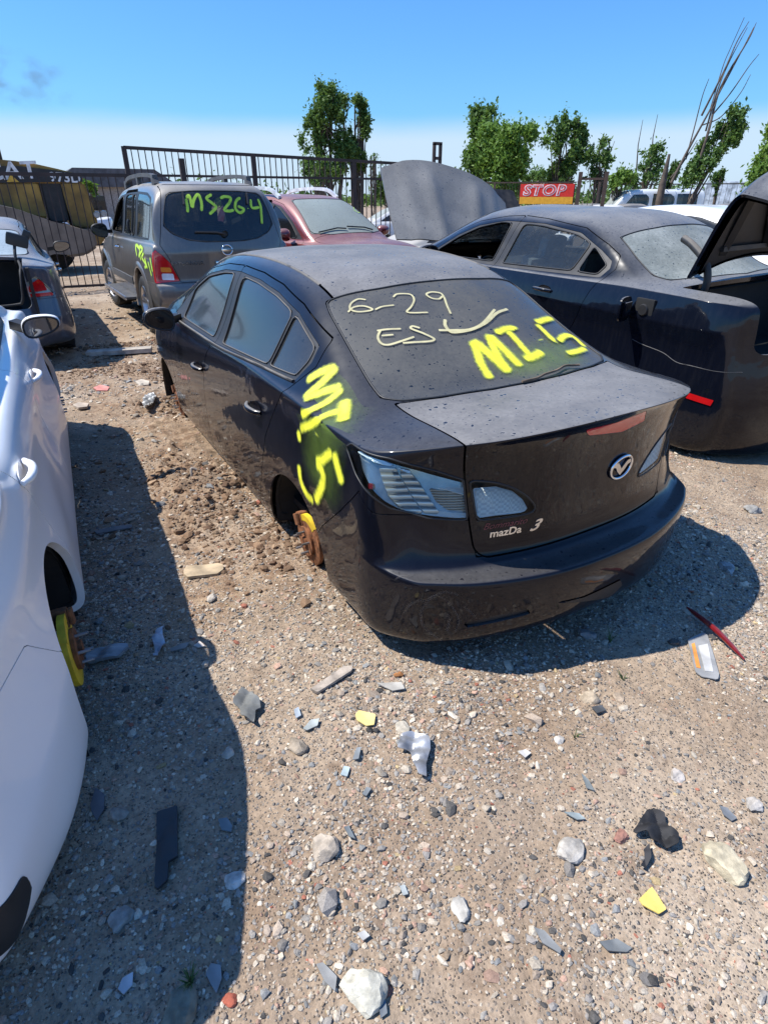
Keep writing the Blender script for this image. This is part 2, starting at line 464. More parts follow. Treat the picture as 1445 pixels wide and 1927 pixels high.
    ctr = P.mean(0); ctr[2] -= .2
    if (((P-ctr)*nrm).sum(1)).mean() < 0: nrm = -nrm; FF = FF[:, ::-1]
    bpy.data.objects.remove(o); bpy.data.meshes.remove(me)
    return Surf(P, nrm, FF)
# fields
def side_field(poly, s, zmin=-9, ymin=.35):
    def f(V):
        d = polysd(V[:, 0], V[:, 2], poly); bad = (V[:, 1]*s < ymin) | (V[:, 2] < zmin); d = d.copy(); d[bad] = np.maximum(d[bad], .3); return d
    return f
def top_field(poly, zmin=.7):
    def f(V):
        d = polysd(V[:, 0], V[:, 1], poly); bad = V[:, 2] < zmin; d[bad] = np.maximum(d[bad], .3); return d
    return f
def arch_field(xc, zc, rad, s=0):
    def f(V):
        d = np.hypot(V[:, 0]-xc, np.maximum(V[:, 2]-zc, 0))-rad; bad = (np.abs(V[:, 1]) < .45) | ((s != 0) & (V[:, 1]*s < 0)); d[bad] = np.maximum(d[bad], .3); return d
    return f
def sym(poly): return list(poly)+[(x, -y) for x, y in poly[::-1]]
def liner(rt, xc, zc, rad, s, y0, y1, mat_, zb=.1, name='wheel_well'):
    mb = MB(); n = 20; V = []; 
    pts = [(xc+rad, zb)]+[(xc+rad*math.cos(math.pi*k/n), zc+rad*math.sin(math.pi*k/n)) for k in range(n+1)]+[(xc-rad, zb)]
    for (x, z) in pts: V += [(x, y0*s, z), (x, y1*s, z)]
    F = [(2*k, 2*k+1, 2*k+3, 2*k+2) for k in range(len(pts)-1)]
    F.append(tuple(2*k for k in range(len(pts))))
    mb.add(V, F); return mb.build(name, mat_, rt, smooth=False)
def ribbon(bvh, path, w, name, mat_, parent, off=.003, nx=4, offcam=None):
    """a painted stroke laid on a surface: path = list of local points on it"""
    V, UVs, F = [], [], []; P = [Vector(p) for p in path]; n = len(P); L_ = 0
    for i, p in enumerate(P):
        t = (P[min(i+1, n-1)]-P[max(i-1, 0)])
        if t.length < 1e-7: t = Vector((1, 0, 0))
        t.normalize()
        hit = bvh.find_nearest(p); nn = hit[1] if hit[1] else Vector((0, 0, 1))
        sdir = nn.cross(t).normalized(); ww = w[i] if hasattr(w, '__len__') else w
        if i: L_ += (P[i]-P[i-1]).length
        for k in range(nx+1):
            f = 2*k/nx-1; q = p+sdir*(f*ww*.5); h = bvh.find_nearest(q)
            V.append((h[0]+h[1]*off)[:] if h[0] else q[:]); UVs.append((L_, f))
    for i in range(n-1):
        for k in range(nx): a = i*(nx+1)+k; F.append((a, a+1, a+nx+2, a+nx+1))
    return V, UVs, F, L_
def strokes(name, bvh, lines, mat_, parent, off=.003, step=.004):
    """lines: list of (points on surface (local), width or list); all in one painted mark"""
    AV, AU, AF = [], [], []
    for q, (pts, w) in enumerate(lines):
        V, U, F, L_ = ribbon(bvh, pts, w, name, mat_, parent, off+q*.00035)
        o = len(AV); AV += V; AU += [(u, v, L_) for u, v in U]; AF += [tuple(i+o for i in f) for f in F]
    ob = mesh_np(name, AV, AF, mat_, parent, smooth=True)
    a1 = ob.data.attributes.new('stroke', 'FLOAT_VECTOR', 'POINT'); a1.data.foreach_set('vector', np.array(AU, np.float32).ravel())
    return ob
def pix_rays(inv, bvh, pts):
    """points on a car surface seen at photograph pixels: used once to measure where a mark sits on the body"""
    out = []; o = inv @ Vector(CAM)
    for (u, v) in pts:
        d = cf+cr*((u-PW/2)/FPX)+cd*((v-PH/2)/FPX); d = (inv.to_3x3() @ Vector(d)).normalized()
        h = bvh.ray_cast(o, d)
        if h[0] is not None: out.append(h[0])
    return out
def smooth_px(pts, n=10, straight=False):
    if straight or len(pts) == 2:
        out = []
        for a, b in zip(pts, pts[1:]):
            for k in range(n): out.append((lerp(a[0], b[0], k/n), lerp(a[1], b[1], k/n)))
        return out+[pts[-1]]
    return [tuple(p) for p in catmull([(*p, 0) for p in pts], n)[:, :2]]
def bvh_of(s): 
    F = [tuple(f) if f[2] != f[3] else tuple(f[:3]) for f in s.F.tolist()]
    return BVHTree.FromPolygons([tuple(v) for v in s.V.tolist()], F)
def text_strip(name, txt, height, loc_fn, mat_, parent, shear=0.0, bold=0.0, space=1.0, ext=.002, xs=1.0):
    """letters as geometry; loc_fn(x, y, d) -> point, x along the line, y up, d outward"""
    cu = bpy.data.curves.new(name, 'FONT'); cu.body = txt; cu.size = 1; cu.shear = shear; cu.offset = bold; cu.space_character = space
    cu.extrude = .5; cu.resolution_u = 3; cu.align_x = 'CENTER'; cu.align_y = 'CENTER'
    o = bpy.data.objects.new(name, cu); COL.objects.link(o); dg = bpy.context.evaluated_depsgraph_get()
    me = bpy.data.meshes.new_from_object(o.evaluated_get(dg)); bpy.data.objects.remove(o)
    for v in me.vertices:
        v.co = loc_fn(v.co.x*height*1.4*xs, v.co.y*height*1.4, (v.co.z+.5)*ext)
    me.materials.clear(); me.materials.append(mat_)
    return link(bpy.data.objects.new(name, me), parent)
# ------------------------------------------------------------------ materials
M = {}
M['black_plastic'] = simple('black_plastic', (.018, .018, .019), .5)
M['grey_plastic'] = simple('grey_plastic', (.07, .07, .072), .55, bump=.3, bscale=300)
M['dusty_plastic'] = paint('dusty_plastic', (.02, .02, .021), rough=.5, dust=.4, side=.06, coat=.0)
M['rubber'] = simple('rubber', (.02, .02, .02), .75, bump=.3)
M['dark'] = simple('dark_interior', (.012, .012, .012), .8)
M['seat'] = simple('seat_cloth', (.045, .045, .05), .9, bump=.3, bscale=200)
M['beige'] = simple('beige_cloth', (.32, .27, .2), .9)
M['chrome'] = simple('chrome', (.75, .77, .8), .12, metal=1, var=.05)
M['alloy'] = simple('alloy', (.5, .5, .52), .3, metal=.9, var=.15)
M['steel'] = simple('steel', (.3, .3, .31), .4, metal=.9, var=.3)
M['rust'] = simple('rust', (.19, .075, .03), .8, var=.5, vscale=30, bump=.6, bscale=90)
M['yellow_paint'] = simple('yellow_marker_paint', (.75, .52, .03), .55, var=.3)
M['red_lens'] = simple('red_lens', (.5, .008, .01), .12, coat=1, var=.1)
M['amber_lens'] = simple('amber_lens', (.8, .25, .03), .15, coat=1, var=.1)
M['clear_lens'] = glass('clear_lens', (.3, .32, .34), .0, dust=.0, side=.008, rough=.02, ior=1.3, refl=.8)
M['scuff'] = None
M['mirror'] = simple('mirror_face', (.17, .175, .185), .03, metal=1, var=.02)
M['black_paint'] = paint('black_paint', (.0035, .004, .0075), dust=.64, side=.006, rough=.2, dustcol=(.26, .25, .24), wave=.25, a=.62, b=.985, spots=1.15, spec=.05, cior=1.34)
M['black_body'] = paint('black_body_paint', (.0035, .004, .0085), dust=.17, side=.005, rough=.36, dustcol=(.29, .28, .27), wave=.25, a=.72, b=1.0, spots=1.0, spec=.10, cior=1.33)
M['charger_paint'] = paint('dark_blue_paint', (.0025, .0038, .009), dust=.52, side=.012, rough=.2, dustcol=(.30, .30, .30), spots=.8, wave=.25, a=.62, b=.99, spec=.1, cior=1.38)
M['white_paint'] = paint('white_paint', (.87, .875, .88), dust=.08, side=.015, dustcol=(.5, .45, .38), spots=.2, wave=.12, rough=.35, coat=.4, cior=1.4)
M['blue_grey_paint'] = paint('blue_grey_paint', (.042, .055, .085), flake=.3, dust=.42, side=.07, metallic=.4, dustcol=(.44, .43, .41), spots=.4)
M['taupe_paint'] = paint('taupe_paint', (.105, .098, .09), flake=.3, dust=.4, side=.08, metallic=.4, dustcol=(.42, .39, .34), spots=.3)
M['red_paint'] = paint('maroon_paint', (.13, .010, .014), flake=.3, dust=.38, side=.04, metallic=.35, dustcol=(.38, .31, .27), spots=.6)
M['grey_hood_paint'] = paint('dark_grey_paint', (.045, .048, .052), flake=.3, dust=.75, side=.0, metallic=.3, dustcol=(.235, .23, .22), spots=1.4, a=-.5, b=.7)
M['tint'] = glass('tinted_glass', (.008, .009, .011), 0.97, dust=.25, side=.008, refl=.6, dustcol=(.30, .29, .27))
M['rear_tint'] = glass('dusty_rear_glass', (.010, .011, .012), .95, dust=.40, side=.0, dustcol=(.19, .185, .17), rough=.06, spots=1.25, sscale=40)
M['pane'] = glass('clear_glass', (.05, .06, .06), .12, dust=.3, side=.07)
M['pane_dusty'] = glass('dusty_glass', (.16, .18, .17), .35, dust=.62, side=.2, dustcol=(.33, .36, .34), a=-.1, b=.8, rough=.08)
M['privacy'] = glass('privacy_glass', (.008, .009, .010), .72, dust=.3, side=.05)
def spray_mat(name, col, soft=.5, amax=1.0, halo=None, cap=.03):
    t = NT(name); a = t.n('Attribute'); a.attribute_name = 'stroke'
    s = t.n('SeparateXYZ'); t.set(s.inputs[0], a.outputs['Vector'])
    nzz = t.noise(t.co(), 60, 4)
    wv = s.outputs['X']; ea = t.math('MAXIMUM', t.math('SUBTRACT', 1.0, t.math('DIVIDE', wv, cap)), 0.0); eb = t.math('MAXIMUM', t.math('SUBTRACT', 1.0, t.math('DIVIDE', t.math('SUBTRACT', s.outputs['Z'], wv), cap)), 0.0)
    ee = t.math('MAXIMUM', ea, eb); v = t.math('SQRT', t.math('ADD', t.math('MULTIPLY', s.outputs['Y'], s.outputs['Y']), t.math('MULTIPLY', ee, ee))); v = t.math('ADD', v, t.math('MULTIPLY', t.math('SUBTRACT', nzz, .5), .35*soft+.12))
    al = t.ramp(v, 1.0-.08, 1.0-soft, 0, amax)
    big = t.ramp(t.noise(t.co(), 14, 3), .3, .6, .72, 1.0); al = t.math('MULTIPLY', al, big)
    c = col if halo is None else t.mix(t.ramp(v, .25, .95), col, halo)
    p = t.pbsdf(False, Base_Color=c, Roughness=.6)
    tr = t.n('BsdfTransparent'); ms = t.n('MixShader'); t.set(ms.inputs[0], al); t.t.links.new(tr.outputs[0], ms.inputs[1]); t.t.links.new(p.outputs[0], ms.inputs[2])
    t.t.links.new(ms.outputs[0], t.out.inputs[0]); return t.m
M['spray'] = spray_mat('yellow_spray_paint', (.95, .92, .05), .85, 1.0, (.50, .66, .10))
M['spray_haze'] = spray_mat('spray_overspray', (.35, .55, .06), .95, .16, cap=.2)
M['marker'] = spray_mat('yellow_paint_marker', (.66, .60, .33), .35, .8, cap=.005)
M['scuff'] = spray_mat('scuffed_plastic', (.24, .22, .20), .95, .13, cap=.02)
M['spray_green'] = spray_mat('green_yellow_paint', (.55, .85, .08), .45, .95)
# ------------------------------------------------------------------ shared car pieces
def hub(rt, x, z, s, y=.80, r=.135, paint_=True, tilt=0.0, dm=None):
    T_ = Matrix.Translation((x, 0, z))
    h = MB().lathe([(0, y-.02), (.075, y-.02), (.08, y+.002), (.078, y+.004), (.03, y+.004), (.03, y+.018), (0, y+.018)], 28)
    rot = MB().lathe([(.078, y-.035), (r-.004, y-.035), (r, y-.033), (r, y-.014), (r-.004, y-.012), (.078, y-.012)], 40)
    sts = []
    for k in range(5):
        a = 2*math.pi*k/5+.3; sts.append(MB().tube([(.055*math.cos(a), y, .055*math.sin(a)), (.055*math.cos(a), y+.045, .055*math.sin(a))], .0065, 8))
    cal = MB()
    cal.box((.09, y-.035, r-.05), (.07, .06, .07), Matrix.Rotation(.35, 3, 'Y'), bev=.012); cal.box((.09, y+.004, r-.05), (.05, .016, .06), Matrix.Rotation(.4, 3, 'Y'), bev=.006)
    arm = MB(); arm.bar((0, y-.04, 0), (.05, y-.42, -.02), .05); arm.bar((0, y-.04, 0), (.28, y-.30, -.01), .045); arm.tube([(0, y-.08, 0), (-.03, y-.14, .45)], .028, 10)
    out = []
    p = rot.build('brake_disc', dm or M['rust'], rt); p2 = h.build('hub', M['rust'], p); p3s = [q_.build('wheel_stud', M['steel'], p2) for q_ in sts]
    pc = cal.build('brake_caliper', M['rust'], rt)
    if paint_:
        mk = MB(); V = []; nn_ = 12
        for k in range(nn_+1):
            a = R(55)+R(75)*k/nn_
            for rr_, yy in ((r-.03, y-.010), (r+.002, y-.010), (r+.002, y-.036), (r-.03, y-.036)): V.append((rr_*math.cos(a), yy, rr_*math.sin(a)))
        F = [(k*4+j, k*4+(j+1) % 4, k*4+4+(j+1) % 4, k*4+4+j) for k in range(nn_) for j in range(4)]+[(0, 1, 2, 3), tuple(nn_*4+j for j in (3, 2, 1, 0))]
        mk.add(V, F); pm_ = mk.build('paint_mark', M['yellow_paint'], p)
        for v in pm_.data.vertices: v.co = (v.co.x, v.co.y*s, v.co.z)
    pa = arm.build('suspension_arm', M['dark'], rt)
    for q in [p, p2, pc, pa]+p3s:
        for v in q.data.vertices: v.co = (v.co.x, v.co.y*s, v.co.z)
        if s < 0: q.data.flip_normals()
    for q in (p, pc, pa): q.matrix_basis = T_
    return p
def wheel(rt, x, z, s, y=.80, r=.33, w=.21, rim=.22, spokes=5, mat_=None, steer=0.0, name='wheel'):
    e = bpy.data.objects.new(name, None); e.empty_display_size = .1; link(e, rt); e.location = (x, y*s, z); e.rotation_euler = (0, 0, steer)
    o = w/2
    t = MB().lathe([(rim-.005, -o+.01), (rim+.02, -o), (r-.05, -o), (r-.015, -o+.02), (r, -o+.05), (r+.002, 0), (r, o-.05), (r-.015, o-.02), (r-.05, o), (rim+.02, o), (rim-.005, o-.01)], 48)
    for k in range(48):
        a = 2*math.pi*k/48
        for sd in (-1, 1): t.box((math.cos(a)*(r+.001), sd*w*.27, math.sin(a)*(r+.001)), (.012, w*.38, .012), Matrix.Rotation(-a, 3, 'Y'))
    t.build('tyre', M['rubber'], e)
    q = MB().lathe([(rim, -o+.01), (rim, o-.012), (rim-.012, o-.004), (rim-.02, o-.02), (rim-.028, -.02), (rim-.03, -o+.01)], 48)
    q.lathe([(0, o-.035), (.05, o-.035), (.06, o-.045), (.06, o-.09), (0, o-.09)], 24)
    for k in range(spokes):
        a = 2*math.pi*k/spokes+.2
        for da in (-.13, .13):
            q.bar((math.cos(a)*.04, o-.06, math.sin(a)*.04), (math.cos(a+da)*(rim-.012), o-.03, math.sin(a+da)*(rim-.012)), .035, .03)
    q.build('rim', mat_ or M['alloy'], e)
    MB().lathe([(0, -o+.03), (rim-.03, -o+.03)], 24).build('brake_backing', M['dark'], e)
    e.scale = (1, s, 1)
    return e
def mirror_part(rt, base, tip, s, shell_mat, w=.10, h=.15, ln=.22, glass_mat=None, face_back=True, pts=None):
    """door mirror: arm from base, rounded shell, reflecting face pointing to the rear (-x)"""
    bx, by, bz = base; cx, cy, cz = tip
    bm = bmesh.new(); bmesh.ops.create_uvsphere(bm, u_segments=28, v_segments=18, radius=1)
    for v in bm.verts:
        x, y, z = v.co
        q = (abs(y)**2.6+abs(z)**2.6)**(1/2.6) or 1; rr = math.hypot(y, z); k = rr/q if q else 1
        yy, zz = y*k, z*k
        taper = 1-.28*(yy*s if True else 0)
        X = x*w*(1.0 if x > 0 else .28)
        v.co = (X-.02, yy*ln*.5*1.0, zz*h*.5*(1-.22*yy*s)+.012*yy*s)
    sh = bm_obj('mirror_housing', bm, shell_mat, rt); sh.location = (cx, cy*s, cz)
    f = MB(); n = 28; V = []
    for k in range(n):
        a = 2*math.pi*k/n; y, z = math.cos(a), math.sin(a); q = (abs(y)**2.6+abs(z)**2.6)**(1/2.6); y, z = y/q, z/q
        V.append((-.052, y*ln*.44, z*h*.42*(1-.22*y*s)+.012*y*s))
    f.add(V, [tuple(range(n))]); f.build('mirror_glass', glass_mat or M['mirror'], sh, smooth=False)
    fr = tube_obj('mirror_rim', [(x-.001, y*1.03, z*1.03) for x, y, z in V], .006, M['black_plastic'], sh, closed=True)
    a = MB(); a.bar((bx, by*s, bz), (cx, (cy-.06)*s, cz-.02), .06, .05); a.build('mirror_arm', M['black_plastic'], rt)
    return sh
def handle(rt, x, z, y, s, mat_, ln=.20, recess=None, cup=True, vertical=False, bvh=None):
    e = MB(); pts = []
    for k in range(9):
        t = k/8; pts.append((x-ln/2+ln*t, (y+.010+.032*math.sin(math.pi*min(1, max(0, t*1.1)))**.6)*s, z+.004*math.sin(math.pi*t)))
    e.tube(pts, [.010, .013, .0145, .015, .015, .015, .0145, .013, .010], 10)
    h = e.build('door_handle', mat_, rt)
    if cup:
        c = MB(); V = []; n = 24
        prof = [(1, .004), (.93, .001), (.8, -.002), (0, -.003)]
        for q, (f, o) in enumerate(prof):
            for k in range(n):
                a = 2*math.pi*k/n; V.append((x-.02+.07*f*math.cos(a), (y+o)*s, z+.037*f*math.sin(a)))
        F = [(q*n+k, q*n+(k+1) % n, (q+1)*n+(k+1) % n, (q+1)*n+k) for q in range(3) for k in range(n)]
        c.add(V, F); c.build('handle_recess', recess or M['black_plastic'], h)
    return h
def edge_seal(name, surf_in, mat_, rt, r=.004):
    """rubber strip running along the open edge of a pane"""
    F = surf_in.F; E = np.concatenate([F[:, [0, 1]], F[:, [1, 2]], F[:, [2, 3]], F[:, [3, 0]]]); E = E[E[:, 0] != E[:, 1]]
    key = np.sort(E, 1); kk = key[:, 0].astype(np.int64)*len(surf_in.V)+key[:, 1]
    u, idx, cnt = np.unique(kk, return_index=True, return_counts=True); B = E[idx[cnt == 1]]
    nx_ = {a: b for a, b in B.tolist()}; loops = []
    while nx_:
        a0, b = nx_.popitem(); lp = [a0]
        while b in nx_: lp.append(b); b = nx_.pop(b)
        loops.append(lp)
    mb = MB()
    for lp in loops:
        if len(lp) < 12: continue
        P = surf_in.V[lp]; 
        for _ in range(2): P = (P+np.roll(P, 1, 0)+np.roll(P, -1, 0))/3
        P = P[::2]; mb.tube([tuple(p) for p in P], r, 6, closed=True)
    return mb.build(name, mat_, rt, angle=80)
def seat(rt, x, y, z, mat_, lean=.25, head=True, name='seat'):
    m_ = MB(); m_.box((x+.22, y, z+.1), (.5, .5, .16), bev=.05); m_.box((x-.08, y, z+.42), (.14, .48, .62), Matrix.Rotation(-lean, 3, 'Y'), bev=.05)
    if head: m_.box((x-.22, y, z+.80), (.10, .26, .18), Matrix.Rotation(-lean, 3, 'Y'), bev=.04)
    return m_.build(name, mat_, rt)
def cabin(rt, x0, x1, w, zf, zs, wheel_side=1, mat_=None, rear=True, dash_x=None, trim=None):
    """floor, seats, dashboard and steering wheel"""
    mat_ = mat_ or M['seat']
    MB().box(((x0+x1)/2, 0, zf), (x1-x0, w*2-.12, .04)).build('cabin_floor', M['dark'], rt)
    for s in (1, -1): seat(rt, x1-1.45, .38*s, zs, mat_)
    if rear:
        m_ = MB(); m_.box((x1-2.25, 0, zs+.1), (.5, w*2-.35, .16), bev=.05); m_.box((x1-2.55, 0, zs+.40), (.14, w*2-.4, .60), Matrix.Rotation(-.35, 3, 'Y'), bev=.05); m_.build('rear_bench', mat_, rt)
    d = MB(); d.box((x1-.55, 0, zs+.42), (.45, w*2-.22, .26), bev=.08); d.build('dashboard', M['dark'], rt)
    s = wheel_side; c = Vector((x1-.88, .38*s, zs+.45)); V = []
    for k in range(24):
        a = 2*math.pi*k/24; V.append(c+Vector((.10*math.sin(a)*.9, .185*math.cos(a), .17*math.sin(a))))
    sw = tube_obj('steering_wheel', [tuple(v) for v in V], .014, M['black_plastic'], rt, closed=True)
def undertray(rt, x0, x1, w, z, name='underbody'):
    return MB().box(((x0+x1)/2, 0, z), (x1-x0, w*2, .06), bev=.02).build(name, M['dark'], rt)
# ------------------------------------------------------------------ the black sedan in the middle
mz = empty('sedan', (.02, -.015, 0), (-.0175, 0, .0174), 'dusty black sedan without wheels, yellow spray paint on its rear window and side', 'car', 'cars standing in the salvage yard')
INV = (Matrix.Translation((.02, -.015, 0)) @ Matrix.Rotation(.0174, 4, 'Z') @ Matrix.Rotation(-.0175, 4, 'X')).inverted()
MZ = dict(L=4.68, top=[
  ((.24, .668, .93), None, (.0, .994)),
  ((.37, .805, .898), None, (.10, .985), 3.2),
  ((.50, .83, .892), None, (.28, .985), 3.2),
  ((.66, .842, .898), None, (.485, .985), 3.4),
  ((.86, .848, .905), (.80, .60, 1.03), (.64, 1.045)),
  ((1.08, .846, .915), (1.08, .575, 1.16), (.98, 1.205)),
  ((1.36, .84, .92), (1.38, .56, 1.285), (1.32, 1.335)),
  ((1.80, .83, .922), (1.80, .555, 1.348), (1.80, 1.390)),
  ((2.30, .825, .908), (2.30, .55, 1.362), (2.30, 1.405)),
  ((2.78, .822, .898), (2.80, .55, 1.325), (2.82, 1.380)),
  ((3.15, .82, .892), (3.18, .555, 1.235), (3.22, 1.31)),
  ((3.50, .815, .885), (3.60, .62, 1.06), (3.66, 1.13)),
  ((3.82, .81, .87), (3.95, .70, .93), (4.05, .985)),
  ((4.15, .79, .82), None, (4.30, .905)),
  ((4.42, .74, .75), None, (4.55, .82)),
  ((4.50, .6, .64), None, (4.72, .68))],
 W=[(0, .83), (.37, .862), (.6, .874), (1.1, .878), (2, .872), (3, .872), (3.8, .87), (4.3, .83), (4.7, .75)],
 rows=[
  dict(z=(.085, .10, .14), rc=.05, r=(.05, .25, .64), f=(4.56, .3, .6), dy=-.09),
  dict(z=(.105, .135, .17), rc=.075, r=(-.03, .26, .745), f=(4.64, .3, .68), dy=-.022),
  dict(z=(.24, .26, .30), rc=.03, r=(-.055, .27, .775), f=(4.68, .3, .72), dy=-.002),
  dict(z=(.415, .42, .45), r=(-.065, .25, .785), f=(4.68, .3, .72), dy=.0),
  dict(z=(.442, .50, .50), r=(-.035, .235, .78), f=(4.68, .3, .70), dy=.0),
  dict(z=(.465, .57, .54), r=(.075, .19, .765), f=(4.68, .3, .70), dy=-.001),
  dict(z=(.62, .68, .60), r=(.088, .215, .748), f=(4.68, .3, .68), dy=-.006),
  dict(z=(.785, .785, .64), rc=.015, r=(.072, .235, .738), f=(4.66, .3, .66), dy=-.016),
  dict(z=(.90, .855, .67), rc=.057, r=(.026, .225, .712), f=(4.64, .3, .64), dy=-.026),
  dict(z=(.933, .9, .70), rc=.061, r=(.0, .22, .668), f=(4.60, .3, .6), dy=0)],
 shelf=.75, lipcrease=.2)
S0 = shell(MZ, 4)
ARZ = [(1.10, .17, .345), (3.84, .17, .345)]
body = S0
for (xc, zc, r_) in ARZ: _, body = body.split(arch_field(xc, zc, r_), 0)
mz_bvh = bvh_of(body)
def mzs(V): return V[:, 0]+np.abs(V[:, 1])-.83
def sz_field(poly, s=0, xmax=1.2):
    def f(V):
        d = polysd(mzs(V), V[:, 2], poly); bad = (V[:, 0] > xmax) | ((V[:, 1]*s < 0) if s else False); d[bad] = np.maximum(d[bad], .3); return d
    return f
def px_sz(pts):
    P = pix_rays(INV, mz_bvh, pts); return [(p.x+abs(p.y)-.83, p.z) for p in P]
Z2 = lambda L_: [(560+x/3.265, 660+y/3.265) for x, y in L_]
Z3 = lambda L_: [(820+x/2.89, 640+y/2.89) for x, y in L_]
Z4 = lambda L_: [(270+x/2.675, 430+y/2.675) for x, y in L_]
def rnd(poly, n=6): return [tuple(p) for p in catmull([(x, y, 0) for x, y in poly], n, True)[:, :2]]
DLO = [(1.145, .962), (1.10, 1.04), (1.115, 1.105), (1.38, 1.205), (1.66, 1.262), (1.95, 1.292), (2.3, 1.302), (2.6, 1.288), (2.95, 1.235), (3.2, 1.145), (3.40, 1.03), (3.52, .925), (3.3, .905), (2.3, .915), (1.6, .945)]
def inset_panes(V, s):
    return side_field(DLO, s, .8)(V)
RG = [(.49, 0), (.50, .2), (.545, .42), (.60, .56), (.665, .622), (.76, .618), (1.0, .592), (1.2, .572), (1.285, .552), (1.245, .3), (1.235, 0)]
RG = RG+[(x, -y) for x, y in RG[-2:0:-1]]
WS = [(3.22, 0), (3.20, .5), (3.6, .585), (3.93, .69), (4.05, .4), (4.08, 0)]; WS = WS+[(x, -y) for x, y in WS[-2:0:-1]]
# inner skin first (from the whole body with openings)
inn = S0
for (xc, zc, r_) in ARZ: inn = inn.keep(-(arch_field(xc, zc, r_+.0)(inn.V)))
for s in (1, -1): inn = inn.keep(-(side_field(DLO, s, .8)(inn.V)-.01))
inn = inn.keep(-(top_field(RG)(inn.V)-.02)); inn = inn.keep(-(top_field(WS)(inn.V)-.02))
inn = inn.keep(np.minimum(.50-inn.V[:, 0], inn.V[:, 2]-.80))
Surf(inn.V-inn.N*.05, inn.N, inn.F).obj('inner_panel', M['dark'], mz, 0)
BD = body
rg, BD = BD.split(top_field(RG), .003)
rg.obj('rear_window', M['rear_tint'], mz, .012, -.002)
edge_seal('window_seal', rg, M['black_plastic'], mz, .0045)
ws, BD = BD.split(top_field(WS), .003); ws.obj('windshield', M['pane_dusty'], mz, .012, -.002)
rf = lambda V: np.where(V[:, 2] > 1.05, np.maximum(np.abs(V[:, 1])-np.interp(V[:, 0], [1.3, 1.8, 2.3, 3.2], [.515, .508, .503, .50]), -9), .3)
roof, BD = BD.split(rf, .006); roof.obj('roof', M['black_paint'], mz, .015)
for s in (1, -1):
    k = [(x, y*s, z) for x, y, z in ((1.42, .513, 1.318), (1.8, .508, 1.368), (2.3, .503, 1.382), (2.8, .50, 1.350), (3.15, .50, 1.262))]
    pts_ = [mz_bvh.find_nearest(Vector(p))[0]+Vector((0, 0, -.002)) for p in catmull(k, 8)]
    tube_obj('roof_drip_strip', pts_, .008, M['dusty_plastic'], mz, 6)
def yt(z): return np.interp(z, [.46, .6, .75, .95, 1.0], [.515, .535, .556, .595, .60])
def trunk_f(V):
    xg = np.interp(np.abs(V[:, 1]), [0, .2, .42, .56, .6, .66], [.485, .495, .54, .59, .61, .66])
    d = np.maximum(np.maximum(np.abs(V[:, 1])-yt(V[:, 2]), V[:, 0]-xg), .475-V[:, 2])
    cx_ = np.maximum(np.abs(V[:, 1])-(yt(V[:, 2])-.05), 0); cz_ = np.maximum(.525-V[:, 2], 0)
    d = np.where((cx_ > 0) & (cz_ > 0), np.hypot(cx_, cz_)-.05, d); return d
trunk, BD = BD.split(trunk_f, .0035)
# tail lamps -------------------------------------------------------
OUT = px_sz([(651, 840), (662, 833), (734, 862), (822, 886), (874, 903), (884, 979), (805, 976), (734, 958), (690, 925), (668, 890)])
INL = px_sz(Z3([(176, 762), (260, 765), (340, 775), (430, 805), (500, 850), (546, 905), (535, 935), (470, 955), (222, 985)]))
def lens_set(src, poly, name, s, parts):
    lm, rest = src.split(sz_field(poly, s), .0015)
    lo = lm.obj(name, M['clear_lens'], mz, .01, .001)
    Surf(lm.V, lm.N, lm.F).obj('lamp_housing', M['black_plastic'], lo, 0, -.044)
    edge_seal('lamp_seal', lm, M['black_plastic'], lo, .004)
    for (nm, pp, mt, off, *tk_) in parts:
        q = lm.keep(sz_field(pp, s)(lm.V)); k_ = tk_[0] if tk_ else 0.0
        if len(q.F):
            if k_ < 0: N2_ = q.N+np.array([0, 0, -k_]); N2_ /= np.linalg.norm(N2_, axis=1)[:, None]; q = Surf(q.V, N2_, q.F)      # stepped facets that face upwards
            elif k_:
                z0_ = q.V[:, 2].min(); V2_ = q.V-q.N*(k_*(q.V[:, 2]-z0_))[:, None]; N2_ = q.N+np.array([0, 0, k_]); N2_ /= np.linalg.norm(N2_, axis=1)[:, None]; q = Surf(V2_, N2_, q.F)
            q.obj(nm, mt, lo, .008, off)
    return rest, lm, lo
bez = px_sz(Z2([(330, 600), (360, 590), (520, 640), (700, 710), (1030, 790), (1040, 880), (1058, 1020), (1000, 1035), (760, 1020), (640, 990), (500, 930), (400, 820)]))
inpoly = px_sz(Z2([(350, 612), (380, 603), (520, 665), (700, 735), (1025, 815), (1040, 1010), (870, 1010), (740, 1005), (640, 975), (540, 925), (430, 830), (370, 720)]))
led = px_sz(Z2([(495, 710), (600, 712), (650, 800), (700, 890), (765, 985), (720, 1000), (640, 965), (560, 880), (520, 790)]))
led2 = px_sz(Z2([(622, 722), (690, 742), (760, 830), (830, 930), (880, 1000), (780, 992), (700, 880), (650, 790)]))
blu = px_sz(Z2([(700, 775), (850, 812), (1030, 850), (1036, 885), (930, 868), (800, 850)]))
rib = px_sz(Z2([(805, 860), (930, 880), (1020, 900), (1040, 1000), (920, 990), (850, 940)]))
bot = px_sz(Z2([(700, 985), (860, 995), (1050, 1005), (1055, 1025), (900, 1022), (740, 1010)]))
top_ = px_sz(Z2([(352, 612), (380, 606), (520, 668), (690, 738), (700, 762), (600, 712), (500, 690), (400, 640)]))
redp = px_sz(Z2([(425, 815), (455, 825), (460, 855), (430, 850)]))
M['lamp_chrome'] = simple('lamp_reflector', (.80, .84, .90), .2, metal=.35, var=.1, bump=.3, bscale=60, coat=1)
